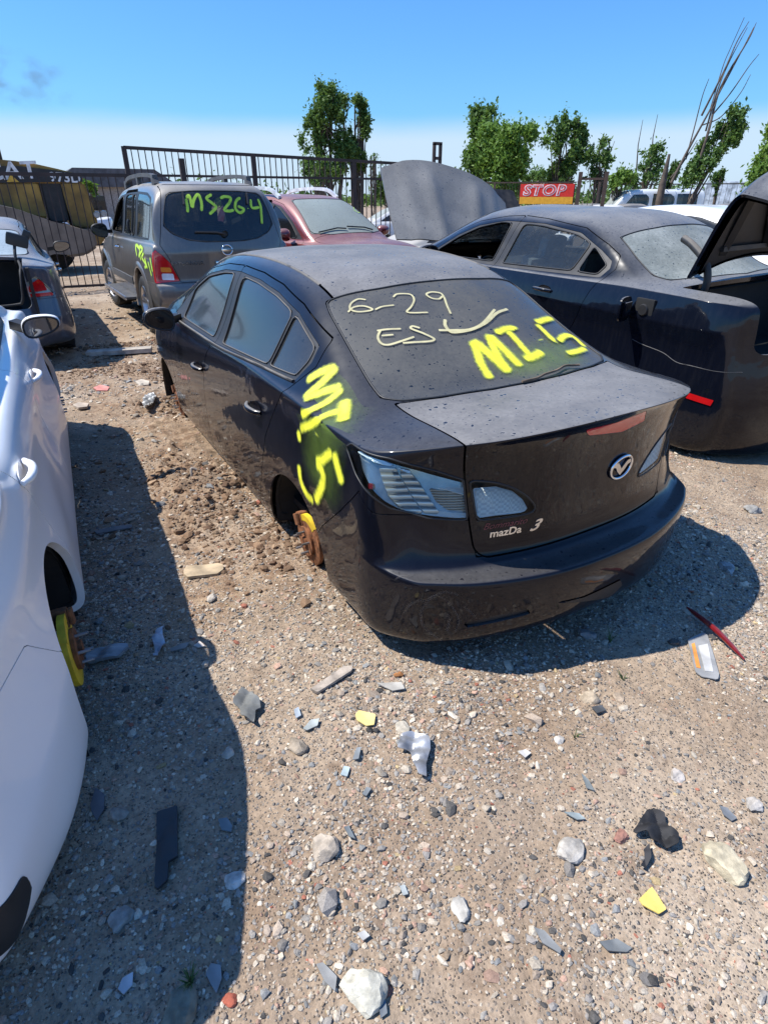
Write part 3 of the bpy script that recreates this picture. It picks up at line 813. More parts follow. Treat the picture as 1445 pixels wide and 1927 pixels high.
def ribbed(name, col, sc, metal=.9, rough=.2):
    t = NT(name); c = t.co(); w = t.n('TexWave'); t.set(w.inputs['Vector'], c); w.bands_direction = 'Z'; w.inputs['Scale'].default_value = sc; w.inputs['Distortion'].default_value = .25; w.inputs['Detail'].default_value = 1
    t.pbsdf(Base_Color=t.mix(w.outputs['Fac'], tuple(x*.35 for x in col), col), Roughness=rough, Metallic=metal, Normal=t.bump(w.outputs['Fac'], .8, .01)); return t.m
M['ribbed'] = ribbed('ribbed_reflector', (.6, .6, .6), 30, .3); M['ledgrey'] = ribbed('led_column', (.97, .97, .98), 11, .2)
def prism_mat():
    t = NT('prismatic_reflector'); c = t.co(scale=(95, 95, 95)); v = t.n('TexChecker'); t.set(v.inputs['Vector'], c); v.inputs['Scale'].default_value = 1
    n = t.noise(t.co(), 25, 2)
    t.pbsdf(Base_Color=t.mix(v.outputs['Fac'], (.97, .97, .97), (.74, .75, .77)), Roughness=.25, Metallic=.45, Normal=t.bump(v.outputs['Fac'], .5, .006)); return t.m
M['prism'] = prism_mat(); M['bowl'] = simple('dark_chrome_bowl', (.40, .39, .39), .22, metal=.6, var=.3)
for s in (1, -1):
    BD, lm, lo = lens_set(BD, OUT, 'tail_lamp', s, [('lamp_bezel', inpoly, M['bowl'], -.024, -.5), ('led_strip', led, M['ledgrey'], -.012, -1.2), ('light_guide', led2, M['ledgrey'], -.016, -.9), ('reflector', blu, M['lamp_chrome'], -.003, 1.0),
        ('reflector_bowl', rib, M['ribbed'], -.016), ('reflector_edge', bot, M['lamp_chrome'], -.003, 1.0), ('reflector_top', top_, M['lamp_chrome'], -.010, -.7), ('red_reflector', redp, M['red_lens'], -.006)])
    inb = px_sz(Z3([(214, 808), (330, 800), (420, 825), (470, 865), (503, 915), (470, 925), (330, 940), (236, 952)]))
    ine = px_sz(Z3([(206, 800), (330, 790), (425, 815), (480, 860), (512, 918), (470, 933), (330, 948), (232, 962)]))
    trunk, lm2, lo2 = lens_set(trunk, INL, 'reversing_lamp', s, [('reflector_edge', ine, M['lamp_chrome'], -.016, -.9), ('reflector', inb, M['prism'], -.010, -.9)])
    # dusty outer frame of the lamp
# bumper
lampb = [p for p in OUT]
BUMP = [(.86, .36), (.80, .43), (.62, .58), (.50, .69), (.455, .735), (.425, .70), (.37, .665), (.20, .655), (.0, .662), (-.10, .672), (-.125, .60), (-.16, .48), (-2, .48), (-2, -.3), (1.2, -.3), (1.2, .36)]
bump_f = sz_field(BUMP)
BP, BD = BD.split(bump_f, .002)
tr2, TR = trunk, None
# slots in the bumper
SL = [px_sz(Z3([(148, 1540), (330, 1498), (500, 1462), (512, 1488), (350, 1528), (170, 1562)])), px_sz(Z3([(635, 1428), (690, 1548), (760, 1520), (940, 1395), (1010, 1330), (1000, 1300), (800, 1395)]))]
for q, pl in enumerate(SL):
    if len(pl) > 3:
        if q == 1:
            PP_ = pix_rays(INV, mz_bvh, Z3([(635, 1428), (690, 1548), (760, 1520), (940, 1395), (1010, 1330), (1000, 1300), (800, 1395)])); fy_ = lambda V: np.where(V[:, 0] < .3, polysd(V[:, 1], V[:, 2], [(p.y, p.z) for p in PP_]), .3)
        a_, BP = BP.split(sz_field(pl, 1) if q == 0 else fy_, .0015); a_.obj('bumper_insert', M['black_plastic'], mz, 0, -.012 if q == 0 else .004)
BP.obj('rear_bumper', M['black_body'], mz, .02)
HM = px_sz([(1102, 809), (1160, 795), (1217, 773), (1212, 792), (1170, 813), (1106, 820)])
def hm_field(V):
    P = pix_rays(INV, mz_bvh, [(1102, 809), (1160, 795), (1217, 773), (1212, 792), (1170, 813), (1106, 820)])
    d = polysd(V[:, 1], V[:, 2], [(p.y, p.z) for p in P]); d[V[:, 0] > .4] = .3; return d
hm, trunk = trunk.split(hm_field, .001); hmo = hm.obj('brake_light', M['red_lens'], mz, .01)
tk = trunk.largest().obj('trunk_lid', M['black_paint'], mz, .008)
# doors
dtop = [(1.055, 1.03), (1.075, 1.135), (1.38, 1.24), (1.66, 1.297), (1.95, 1.325)]
RD = [(1.135, .945), (1.29, .765), (1.40, .63), (1.49, .45), (1.63, .165), (2.585, .165), (2.57, .5), (2.52, .70), (2.45, .82), (2.345, .905), (2.30, 1.1), (2.29, 1.334)]+dtop[::-1]
FD = [(2.345, .905), (2.45, .82), (2.52, .70), (2.57, .5), (2.585, .165), (3.42, .165), (3.45, .3), (3.47, .6), (3.47, .80), (3.53, .93), (3.43, 1.05), (3.22, 1.175), (2.96, 1.266), (2.6, 1.32), (2.29, 1.334), (2.30, 1.1)]
GFR = [(2.41, .93), (2.385, 1.1), (2.38, 1.287), (2.6, 1.272), (2.94, 1.218), (3.18, 1.13), (3.22, 1.10), (3.24, .925)]
GRR = [(1.475, .962), (1.425, 1.20), (1.66, 1.245), (1.95, 1.275), (2.22, 1.285), (2.22, .928)]
GQ = [(1.16, .977), (1.125, 1.04), (1.13, 1.095), (1.38, 1.19), (1.405, 1.19), (1.45, .963)]
for s in (1, -1):
    dl, BD2 = BD.split(side_field(FD, s), .0025); rd, BD = BD2.split(side_field(RD, s), .0025)
    for nm, dd, panes in (('front_door', dl, (GFR,)), ('rear_door', rd, (GRR, GQ))):
        trim, dd = dd.split(side_field(DLO, s, .8), .001)
        do = dd.largest().obj(nm, M['black_body'], mz, .02)
        for p in panes:
            g, trim = trim.split(side_field(p, s, .8), .001)
            g.obj('door_window', M['tint'], do, .006, -.006); edge_seal('window_seal', g, M['dusty_plastic'], do, .004)
        trim.obj('window_trim', M['black_plastic'], do, .01, -.002)
    dlo_rest, BD = BD.split(side_field(DLO, s, .8), .001); dlo_rest.obj('window_trim', M['black_plastic'], mz, .01, -.002)
    # belt moulding
    bl = [(x, z) for x, z in ((1.15, .957), (1.6, .94), (2.3, .909), (3.3, .899), (3.5, .90))]
    ptsb = []
    for (x, _, z) in catmull([(x, 0, z) for x, z in bl], 10):
        h = mz_bvh.ray_cast(Vector((x, 1.3*s, z)), Vector((0, -s, 0)))
        if h[0]: ptsb.append(h[0]+Vector((0, .002*s, 0)))
    tube_obj('belt_moulding', ptsb, .009, M['dusty_plastic'], mz, 6)
hf = lambda V: np.where(V[:, 2] > .6, np.maximum(np.maximum(np.abs(V[:, 1])-np.interp(V[:, 0], [4, 4.6], [.70, .55]), np.interp(np.abs(V[:, 1]), [0, .7], [4.1, 3.98])-V[:, 0]), V[:, 0]-4.6), .3)
hd, BD = BD.split(hf, .003); hd.obj('hood', M['black_paint'], mz, .015)
BD.obj('body', M['black_body'], mz, .010)
for (xc, zc, r_) in ARZ:
    for s in (1, -1):
        liner(mz, xc, zc, r_+.005, s, .42, .842, M['dark'], .1)
        hub(mz, xc+(.02 if xc < 2 else 0), .145, s, .815, paint_=(xc < 2))
undertray(mz, .3, 4.4, .68, .16); MB().box((1.1, 0, .62), (.9, 1.2, .04)).build('parcel_shelf', M['dark'], mz)
cabin(mz, .9, 4.0, .80, .22, .22, 1)
for s in (1, -1):
    for (x, z) in ((1.53, .742), (2.62, .715)):
        h = mz_bvh.ray_cast(Vector((x, 1.3*s, z)), Vector((0, -s, 0))); handle(mz, x, z, abs(h[0].y), s, M['black_paint'])
    mirror_part(mz, (3.30, .80, .92), (3.22, .955, .935), s, M['black_paint'], glass_mat=M['mirror'] if s < 0 else M['tint'], ln=.21, h=.155, w=.12)
# emblem: oval ring with a winged stroke, and the lettering
def rear_fn(y0, z0, ang=0.0):
    def f(x, y, d):
        Y = y0-x*math.cos(ang)+y*math.sin(ang)*0; Z = z0+y+x*math.sin(ang)
        h = mz_bvh.ray_cast(Vector((-1, Y, Z)), Vector((1, 0, 0)))
        return Vector((h[0].x-.001-d, Y, Z)) if h[0] else Vector((0, Y, Z))
    return f
c_ = pix_rays(INV, mz_bvh, [(1166, 878)])[0]; fe = rear_fn(c_.y, c_.z)
ring = [fe(.062*math.cos(t), .049*math.sin(t), .006) for t in np.linspace(0, 2*math.pi, 36, endpoint=False)]
em = tube_obj('emblem', ring, .0065, M['chrome'], mz, closed=True)
wl = MB()
for sg in (1, -1):
    A = [(0, -.006), (sg*.014, .012), (sg*.028, .026), (sg*.050, .028), (sg*.060, .012), (sg*.036, .006), (sg*.022, -.014), (0, -.034)]
    wl.add([fe(x, y, .008) for x, y in A]+[fe(x, y, .001) for x, y in A], [tuple(range(8)), tuple(range(8, 16))[::-1]]+[(i, (i+1) % 8, 8+(i+1) % 8, 8+i) for i in range(8)])
wl.build('emblem_wing', M['chrome'], em, smooth=False)
c1 = pix_rays(INV, mz_bvh, [(953, 1000)])[0]; c2 = pix_rays(INV, mz_bvh, [(1003, 989)])[0]; c3 = pix_rays(INV, mz_bvh, [(950, 986)])[0]
M['faded_red'] = simple('faded_red_letters', (.20, .05, .05), .5)
text_strip('badge_lettering', 'mazDa', .031, rear_fn(c1.y+.006, c1.z), M['chrome'], mz, shear=.12, bold=.02, xs=1.05)
text_strip('badge_number', '3', .046, rear_fn(c2.y, c2.z), M['chrome'], mz, shear=.5, bold=.02, xs=1.3)
text_strip('dealer_lettering', 'Bommarito', .027, rear_fn(c3.y, c3.z), M['faded_red'], mz, shear=.45, bold=-.004, xs=1.0, ext=.0008)
# painted marks
def S_(lines, dens=14): return [(pix_rays(INV, mz_bvh, smooth_px(p, dens, st)), w) for p, w, st in lines]
A1 = [([(815, 775), (890, 728), (985, 690)], .040, False), ([(985, 690), (900, 780), (800, 865)], .042, True), ([(800, 865), (900, 828), (1012, 795)], .042, False), ([(1015, 800), (920, 880), (795, 940)], .036, False),
      ([(1015, 855), (1012, 920), (1003, 985)], .05, True), ([(1012, 918), (920, 945), (850, 985), (790, 1010)], .036, False), ([(785, 1000), (790, 1045), (800, 1085)], .036, True), ([(882, 1022), (878, 1052)], .045, True),
      ([(962, 1110), (985, 1200), (1012, 1300)], .046, True), ([(962, 1118), (910, 1165), (872, 1175)], .040, True), ([(872, 1172), (905, 1215), (910, 1280), (870, 1378)], .046, False), ([(870, 1378), (830, 1335), (800, 1265), (790, 1175)], .036, False)]
sp1 = strokes('spray_mark', mz_bvh, S_([(Z4(p), w*1.8, st) for p, w, st in A1]), M['spray'], mz, .0045)
G1 = [([(800, 800), (900, 900), (900, 1100), (880, 1400)], .5, False)]
strokes('overspray', mz_bvh, S_([(Z4(p), w, st) for p, w, st in G1]), M['spray_haze'], mz, .003)
Z5 = lambda L_: [(860+x/5.352, 570+y/5.352) for x, y in L_]
A2 = [([(130, 375), (190, 480), (240, 620), (345, 790)], .036, False), ([(125, 375), (240, 450), (540, 725)], .046, False), ([(530, 715), (400, 530), (295, 310)], .036, False), ([(295, 315), (420, 430), (650, 665)], .042, False),
      ([(370, 320), (470, 275), (560, 262), (615, 292)], .036, False), ([(470, 280), (560, 350), (740, 560)], .036, False), ([(650, 580), (760, 550), (855, 490)], .042, False), ([(815, 365), (858, 400)], .048, True),
      ([(985, 195), (930, 168), (840, 190), (775, 210)], .036, False), ([(775, 212), (880, 310), (960, 385), (1010, 405)], .036, False), ([(1010, 405), (1060, 350), (1150, 350), (1290, 470)], .034, False), ([(1290, 468), (1200, 500), (1085, 525)], .034, False)]
strokes('spray_mark', mz_bvh, S_([(Z5(p), w*1.8, st) for p, w, st in A2]), M['spray'], mz, .0045)
strokes('overspray', mz_bvh, S_([(Z5(p), .34, False) for p in ([(80, 450), (350, 550), (700, 600), (1250, 450)],)]), M['spray_haze'], mz, .003)
Z6 = lambda L_: [(630+x/4.25, 530+y/4.25) for x, y in L_]
A3 = [([(250, 150), (185, 145), (130, 180), (125, 225), (180, 245), (260, 240), (300, 225), (230, 200), (150, 210), (105, 250)], .012, False), ([(320, 230), (380, 205), (475, 193)], .012, False),
      ([(465, 130), (500, 105), (600, 108), (632, 150), (610, 205), (575, 245), (620, 255), (745, 252)], .012, False), ([(870, 128), (840, 98), (770, 90), (730, 108), (770, 138), (830, 145), (865, 125), (895, 200), (925, 265)], .013, False),
      ([(335, 400), (420, 388), (530, 384)], .013, False), ([(365, 395), (345, 450), (370, 500), (430, 512), (540, 480), (635, 448)], .014, False), ([(370, 440), (470, 432)], .012, True),
      ([(680, 380), (620, 365), (610, 385), (700, 420), (790, 465), (760, 485), (650, 492), (540, 500)], .014, False), ([(878, 310), (880, 360), (915, 405), (960, 415), (1080, 395), (1200, 340), (1290, 260), (1375, 228)], .02, False), ([(825, 398), (950, 398), (1080, 390), (1180, 340), (1275, 230)], .017, False)]
strokes('finger_writing', mz_bvh, S_([(Z6(p), w, st) for p, w, st in A3], 8), M['marker'], mz, .004)
sc_l = [([(1000, 1500), (900, 1480), (820, 1520), (760, 1600), (780, 1700), (900, 1790)], .02), ([(760, 1545), (850, 1500), (940, 1560), (990, 1650), (960, 1740)], .014), ([(650, 1620), (690, 1560), (780, 1520)], .018), ([(900, 1600), (930, 1640), (915, 1730)], .02), ([(590, 1410), (640, 1385), (700, 1395)], .012), ([(660, 1690), (700, 1760), (760, 1800)], .012), ([(1010, 1560), (1060, 1600), (1090, 1640)], .014)]
strokes('scuff_mark', mz_bvh, S_([(Z2(p), w, False) for p, w in sc_l]), M['scuff'], mz, .002)
# broken wiper-like wire and twigs lying along the base of the rear window
w_ = pix_rays(INV, mz_bvh, smooth_px(Z5([(650, 820), (800, 785), (880, 745), (1000, 705), (1080, 660), (1160, 655), (1225, 650)]), 6))
EW = [INV.inverted() @ (p+Vector((0, 0, .012))) for p in w_]
tg = tube_obj('twig', EW, .005, simple('dry_twig', (.16, .11, .07), .8, var=.5), None, 6); tag(tg, 'thin dry twig lying along the bottom of the dusty rear window', 'twig')
# ------------------------------------------------------------------ the other cars
def make_car(q):
    rt = empty(q['name'], q['loc'], q.get('rot', (0, 0, 0)), q['label'], q['cat'], q.get('group', 'cars standing in the salvage yard'))
    inv = (Matrix.Translation(q['loc']) @ Matrix.Rotation(q.get('rot', (0, 0, 0))[2], 4, 'Z') @ Matrix.Rotation(q.get('rot', (0, 0, 0))[1], 4, 'Y') @ Matrix.Rotation(q.get('rot', (0, 0, 0))[0], 4, 'X')).inverted()
    T = q['T']; pm = q['paint']; B = shell(T, q.get('level', 3))
    if q.get('dent'): B = q['dent'](B)
    full = B
    for (xc, zc, r_) in q['arches']: _, B = B.split(arch_field(xc, zc, r_), 0)
    bvh = bvh_of(B); yv = q.get('zcab', .8)
    inn = full
    for (xc, zc, r_) in q['arches']: inn = inn.keep(-(arch_field(xc, zc, r_)(inn.V)))
    for s in (1, -1): inn = inn.keep(-(side_field(q['dlo'], s, yv)(inn.V)-.01))
    for p in (q.get('rg'), q.get('ws')):
        if p: inn = inn.keep(-(top_field(p, yv)(inn.V)-.02))
    if q.get('rgf'): inn = inn.keep(-(q['rgf'](inn.V)-.015))
    if q.get('trunk_open'): inn = inn.keep(-(q['trunk'](inn.V)))
    if q['cat'] == 'car': inn = inn.keep(np.minimum(.60-inn.V[:, 0], inn.V[:, 2]-.82))
    Surf(inn.V-inn.N*.05, inn.N, inn.F).obj('inner_panel', M['dark'], rt, 0)
    if q.get('rg'):
        g, B = B.split(top_field(q['rg'], yv), .003); g.obj('rear_window', q.get('rgm', M['pane_dusty']), rt, .01, -.002); edge_seal('window_seal', g, M['black_plastic'], rt, .005)
    if q.get('rgf'):
        g, B = B.split(q['rgf'], .003); g.obj('rear_window', q.get('rgm', M['pane_dusty']), rt, .01, -.002); edge_seal('window_seal', g, M['black_plastic'], rt, .006)
    if q.get('ws'):
        g, B = B.split(top_field(q['ws'], yv), .003); g.obj('windshield', q.get('wsm', M['pane_dusty']), rt, .01, -.002); edge_seal('window_seal', g, M['black_plastic'], rt, .006)
    out = {}
    if q.get('trunk'):
        tk_, B = B.split(q['trunk'], .0035); out['trunk'] = tk_
        if not q.get('trunk_open'): tk_.largest().obj(q.get('trunk_name', 'trunk_lid'), pm, rt, .02)
    for lamp in q.get('lamps', []):
        for s in (1, -1):
            if lamp[1] == 'rear':
                f = (lambda V, s=s, pl=lamp[2]: np.where(((V[:, 1]*s > .15) & (V[:, 0] < 1.2)), polysd(V[:, 0]+np.abs(V[:, 1])-T['W'][1][1], V[:, 2], pl), .3))
            else:
                f = (lambda V, s=s, pl=lamp[2]: np.where(((V[:, 1]*s > .15) & (V[:, 0] > T['L']-1.2)), polysd(T['L']-V[:, 0]+np.abs(V[:, 1])-T['W'][1][1], V[:, 2], pl), .3))
            l_, B = B.split(f, .002); lo_ = l_.obj(lamp[0], lamp[3], rt, .015, .002)
            if lo_ and lamp[3] == M['clear_lens']: Surf(l_.V, l_.N, l_.F).obj('reflector', M['lamp_chrome'], lo_, 0, -.03)
            for sub in (lamp[4] if len(lamp) > 4 else []):
                f2 = (lambda V, s=s, pl=sub[1]: np.where(((V[:, 1]*s > .15)), polysd((V[:, 0] if lamp[1] == 'rear' else T['L']-V[:, 0])+np.abs(V[:, 1])-T['W'][1][1], V[:, 2], pl), .3))
                s_ = l_.keep(f2(l_.V)); 
                if len(s_.F): s_.obj(sub[0], sub[2], lo_, 0, .004)
    for nm, f, mt in q.get('cuts', []):
        c_, B = B.split(f, .002)
        if len(c_.F): out[nm] = c_.obj(nm, mt, rt, .015)
    for s in (1, -1):
        done = []
        for nm, pl in q['doors']:
            d_, B = B.split(side_field(pl, s), .0025)
            if not len(d_.F): continue
            tr_, d_ = d_.split(side_field(q['dlo'], s, yv), .001)
            do = d_.largest().obj(nm, pm, rt, .02)
            for k_, (p, mt) in enumerate(q['panes']):
                if not len(tr_.F): break
                g, tr_ = tr_.split(side_field(p, s, yv), .001)
                if len(g.F) and mt is not None:
                    m_ = mt[0 if s > 0 else 1] if isinstance(mt, tuple) else mt
                    if m_ is not None: g.obj('door_window', m_, do, .005, -.006)
                if len(g.F) > 5: edge_seal('window_seal', g, M['black_plastic'], do, .006)
            if len(tr_.F): tr_.obj('window_trim', M['black_plastic'], do, .01, -.002)
        tr_, B = B.split(side_field(q['dlo'], s, yv), .001)
        if len(tr_.F):
            for k_, (p, mt) in enumerate(q['panes']):
                if not len(tr_.F): break
                g, tr_ = tr_.split(side_field(p, s, yv), .001)
                m_ = mt[0 if s > 0 else 1] if isinstance(mt, tuple) else mt
                if len(g.F) and m_ is not None: g.obj('quarter_window', m_, rt, .005, -.004)
            if len(tr_.F): tr_.obj('window_trim', M['black_plastic'], rt, .01, -.002)
        for (x, z) in q.get('handles', []):
            h = bvh.ray_cast(Vector((x, 1.5*s, z)), Vector((0, -s, 0)))
            if h[0]: handle(rt, x, z, abs(h[0].y), s, q.get('handle_mat', pm), recess=q.get('recess'))
        if q.get('mirror'):
            b, tp = q['mirror'][:2]; mirror_part(rt, b, tp, s, q.get('mirror_mat', pm), **(q['mirror'][2] if len(q['mirror']) > 2 else {}))
    if q.get('hood'):
        h_, B = B.split(q['hood'], .003); h_.obj('hood', pm, rt, .015)
    if q.get('bumper'):
        b_, B = B.split(q['bumper'], .002); b_.obj('rear_bumper', q.get('bumper_mat', pm), rt, .02)
    B.obj('body', pm, rt, .03)
    W_ = np.interp
    for k_, (xc, zc, r_) in enumerate(q['arches']):
        w_ = float(np.interp(xc, [p[0] for p in T['W']], [p[1] for p in T['W']]))
        for s in (1, -1):
            liner(rt, xc, zc, r_+.005, s, .42, w_-.035, M['dark'], .1)
            wh = q.get('wheels')
            if wh: wheel(rt, xc, wh['r'], s, w_-.13, **{k: v for k, v in wh.items() if k != 'steer'}, steer=wh.get('steer', 0) if k_ == 1 else 0)
            elif q.get('hubs'): hub(rt, xc, q['hubs'], s, w_-q.get('hub_in', .07), dm=q.get('disc_mat') if k_ == 0 else None)
    L = T['L']; undertray(rt, .35, L-.35, T['W'][2][1]-.18, q.get('uz', .2))
    c = q['cab']; cabin(rt, c[0], c[1], T['W'][2][1]-.07, c[2], c[3], mat_=q.get('seatm'))
    q['rt'], q['bvh'], q['inv'], q['out'] = rt, bvh, inv, out
    return q
def roundtop(*p): return list(p)+[(x, -y) for x, y in p[-2:0:-1]]
def trunk_field(x1, yt_, zb, rad=.06, bow=.06):
    def f(V):
        ay = np.abs(V[:, 1]); d = np.maximum(np.maximum(ay-yt_, V[:, 0]-(x1+bow*(ay/yt_)**2)), zb-V[:, 2]); d = d.copy(); d[V[:, 0] > x1+.5] = .3
        cx_ = np.maximum(ay-(yt_-rad), 0); cz_ = np.maximum(zb+rad-V[:, 2], 0); k = (cx_ > 0) & (cz_ > 0); d[k] = np.hypot(cx_[k], cz_[k])-rad; return d
    return f
def hood_field(L, y0, y1, x0, zmin=.6):
    return lambda V: np.where(V[:, 2] > zmin, np.maximum(np.maximum(np.abs(V[:, 1])-np.interp(V[:, 0], [x0, L-.2], [y0, y1]), x0+.05*(np.abs(V[:, 1])/y0)**2*-1-V[:, 0]), V[:, 0]-(L-.12)), .3)
# --- dark blue sedan on the right with its trunk open
CH = dict(L=5.06, top=[
  ((.32, .80, 1.00), None, (.05, 1.05)), ((.46, .885, 1.015), None, (.18, 1.065), 3.4), ((.66, .90, 1.02), None, (.44, 1.075), 3.4), ((.95, .90, 1.022), None, (.78, 1.085), 3.2),
  ((1.20, .90, 1.02), (1.12, .70, 1.09), (.98, 1.16)), ((1.48, .90, 1.015), (1.45, .64, 1.275), (1.36, 1.35)), ((1.85, .898, 1.005), (1.86, .60, 1.40), (1.80, 1.47)), ((2.35, .895, .995), (2.35, .585, 1.41), (2.35, 1.475)),
  ((2.85, .89, .985), (2.88, .58, 1.405), (2.9, 1.475)), ((3.25, .89, .978), (3.32, .59, 1.32), (3.36, 1.41)), ((3.62, .89, .97), (3.76, .67, 1.12), (3.84, 1.21)), ((3.95, .885, .96), (4.1, .77, .99), (4.2, 1.05)),
  ((4.4, .87, .92), None, (4.5, .975)), ((4.78, .82, .84), None, (4.86, .90)), ((4.8, .68, .74), None, (5.0, .8))],
 W=[(0, .86), (.46, .925), (.8, .945), (1.3, .955), (2.5, .94), (3.8, .945), (4.4, .93), (5.06, .82)],
 rows=[dict(z=(-.04, .06, .16), r=(.12, .26, .70), f=(4.9, .3, .6), dy=-.10), dict(z=(.0, .11, .2), r=(.04, .28, .84), f=(5.0, .3, .72), dy=-.03), dict(z=(.22, .27, .32), r=(.0, .28, .88), f=(5.05, .3, .78), dy=-.005),
  dict(z=(.38, .44, .48), r=(-.01, .28, .885), f=(5.06, .3, .8), dy=.0), dict(z=(.52, .60, .6), r=(.0, .28, .88), f=(5.06, .3, .8), dy=-.012), dict(z=(.70, .715, .66), r=(.03, .28, .87), f=(5.05, .3, .78), dy=-.018),
  dict(z=(.84, .835, .70), r=(.04, .28, .86), f=(5.04, .3, .75), dy=.004, crease=.75), dict(z=(.95, .93, .72), rc=.02, r=(.05, .27, .84), f=(5.02, .3, .72), dy=-.018), dict(z=(1.0, .9, .74), rc=.05, r=(.05, .27, .80), f=(5.0, .3, .68), dy=0)],
 shcrease=lambda x: .8 if 1.0 < x < 4 else .5)
CD = [(1.46, 1.045), (1.42, 1.11), (1.44, 1.16), (1.58, 1.225), (1.85, 1.325), (2.3, 1.365), (2.8, 1.36), (3.15, 1.30), (3.42, 1.20), (3.66, 1.06), (3.70, .995), (3.3, .99), (2.4, 1.01)]
CRD = [(1.42, 1.035), (1.46, .96), (1.52, .80), (1.62, .60), (1.70, .42), (1.78, .21), (2.72, .21), (2.72, .9), (2.66, 1.03), (2.60, 1.41), (2.3, 1.40), (1.83, 1.36), (1.55, 1.265), (1.40, 1.20), (1.37, 1.11)]
CFD = [(2.66, 1.03), (2.72, .9), (2.72, .21), (3.78, .21), (3.85, .6), (3.85, .9), (3.74, 1.06), (3.48, 1.225), (3.18, 1.335), (2.82, 1.395), (2.60, 1.41)]
ch = make_car(dict(name='sedan', loc=(.73, -3.03, .055), rot=(-.02, -.031, .043), label='glossy dark blue-black sedan with raised trunk lid and open fuel flap', cat='car', T=CH, level=4, paint=M['charger_paint'],
  arches=[(1.18, .12, .33), (4.18, .20, .36)], dlo=CD, rg=roundtop((.80, 0), (.86, .4), (.98, .66), (1.10, .70), (1.3, .67), (1.52, .615), (1.46, .3), (1.44, 0)), ws=roundtop((3.30, 0), (3.22, .52), (3.6, .60), (4.0, .74), (4.16, .4), (4.2, 0)), zcab=.9,
  trunk=trunk_field(.72, .74, .72, bow=.10), trunk_open=True, doors=[('rear_door', CRD), ('front_door', CFD)],
  panes=[([(1.50, 1.06), (1.46, 1.13), (1.62, 1.225), (1.66, 1.245), (1.70, 1.06)], None), ([(1.76, 1.06), (1.70, 1.262), (1.88, 1.312), (2.3, 1.348), (2.54, 1.352), (2.58, 1.03)], (M['pane'], M['pane'])), ([(2.72, 1.03), (2.69, 1.352), (2.85, 1.345), (3.13, 1.285), (3.39, 1.185), (3.62, 1.055), (3.64, 1.01)], None)],
  handles=[(1.95, .90), (2.98, .885)], mirror=((3.55, .88, 1.03), (3.45, 1.06, 1.05)), hood=hood_field(5.06, .78, .6, 4.2), cab=(1.0, 4.1, .26, .36), seatm=simple('pale_grey_seat', (.12, .13, .14), .8),
  wsm=M['pane_dusty'], rgm=glass('rear_pane_charger', (.10, .13, .13), .30, dust=.55, side=.12, dustcol=(.30, .32, .31), a=.2, b=.8),
  cuts=[], uz=.2, hubs=.12))
rt = ch['rt']; ct = ch['out']['trunk'].largest(); piv = np.array([.80, 0, 1.02]); an = R(72)
def rotp(P, N=False):
    P = np.array(P, float); q = P if N else P-piv; c, s = math.cos(an), math.sin(an)
    o = np.stack([q[:, 0]*c+q[:, 2]*s, q[:, 1], -q[:, 0]*s+q[:, 2]*c], 1); return o if N else o+piv+np.array([-.02, 0, .10])
lid = Surf(rotp(ct.V), rotp(ct.N, True), ct.F).obj('trunk_lid', M['charger_paint'], rt, .02)
li = Surf(ct.V-ct.N*.035, -ct.N, ct.F[:, ::-1]); li2 = li.keep(trunk_field(.68, .70, .76, bow=.10)(li.V)).largest()
Surf(rotp(li2.V), rotp(li2.N, True), li2.F).obj('lid_lining', M['black_plastic'], lid, -.02)
rb = MB()
for a_, b_ in (((.66, .5, 1.03), (.2, .6, .99)), ((.66, -.5, 1.03), (.2, -.6, .99)), ((.2, .6, .99), (.2, -.6, .99)), ((.62, .55, 1.03), (.62, -.55, 1.03)), ((.62, 0, 1.02), (.2, .35, .99)), ((.62, 0, 1.02), (.2, -.35, .99))):
    pp = rotp([a_, b_]); rb.bar(pp[0], pp[1], .05, .03)
rb.build('lid_frame', M['black_plastic'], lid)
for s in (1, -1):
    P = catmull([(.80, .60*s, .93), (.74, .60*s, 1.06), (.78, .60*s, 1.20), (.92, .58*s, 1.30), (1.02, .56*s, 1.34)], 6); tube_obj('hinge_arm', [tuple(p) for p in P], .026, M['dusty_plastic'], rt, 10)
MB().box((.58, 0, .55), (.55, 1.40, .03)).box((.84, 0, .80), (.03, 1.4, .5)).box((.60, .72, .75), (.5, .03, .40)).box((.60, -.72, .75), (.5, .03, .40)).build('trunk_lining', M['dark'], rt)
# open fuel flap
fp = Vector((1.10, .935, .895)); fl = MB(); n = 20; V = []
for o_ in (0, .012):
    for k in range(n):
        a = 2*math.pi*k/n; x, z = math.cos(a), math.sin(a); q_ = (abs(x)**4+abs(z)**4)**.25; V.append((-.085+x/q_*.085, o_, z/q_*.085))
fl.add(V, [tuple(range(n)), tuple(range(n, 2*n))[::-1]]+[(i, (i+1) % n, n+(i+1) % n, n+i) for i in range(n)]); fl.box((-.08, -.012, 0), (.10, .02, .10), bev=.008)
fo = fl.build('fuel_flap', M['charger_paint'], rt); fo.location = (1.05, .955, .90); fo.rotation_euler = (0, 0, R(-78))
rc_ = MB(); rc_.box((.95, .930, .90), (.15, .03, .15), bev=.012); rc_.build('filler_recess', M['dark'], rt)
cap_ = MB().lathe([(0, .96), (.035, .96), (.04, .95), (.04, .93)], 20, 'y', (.95, 0, .90)); cap_.build('filler_cap', M['black_plastic'], rt)
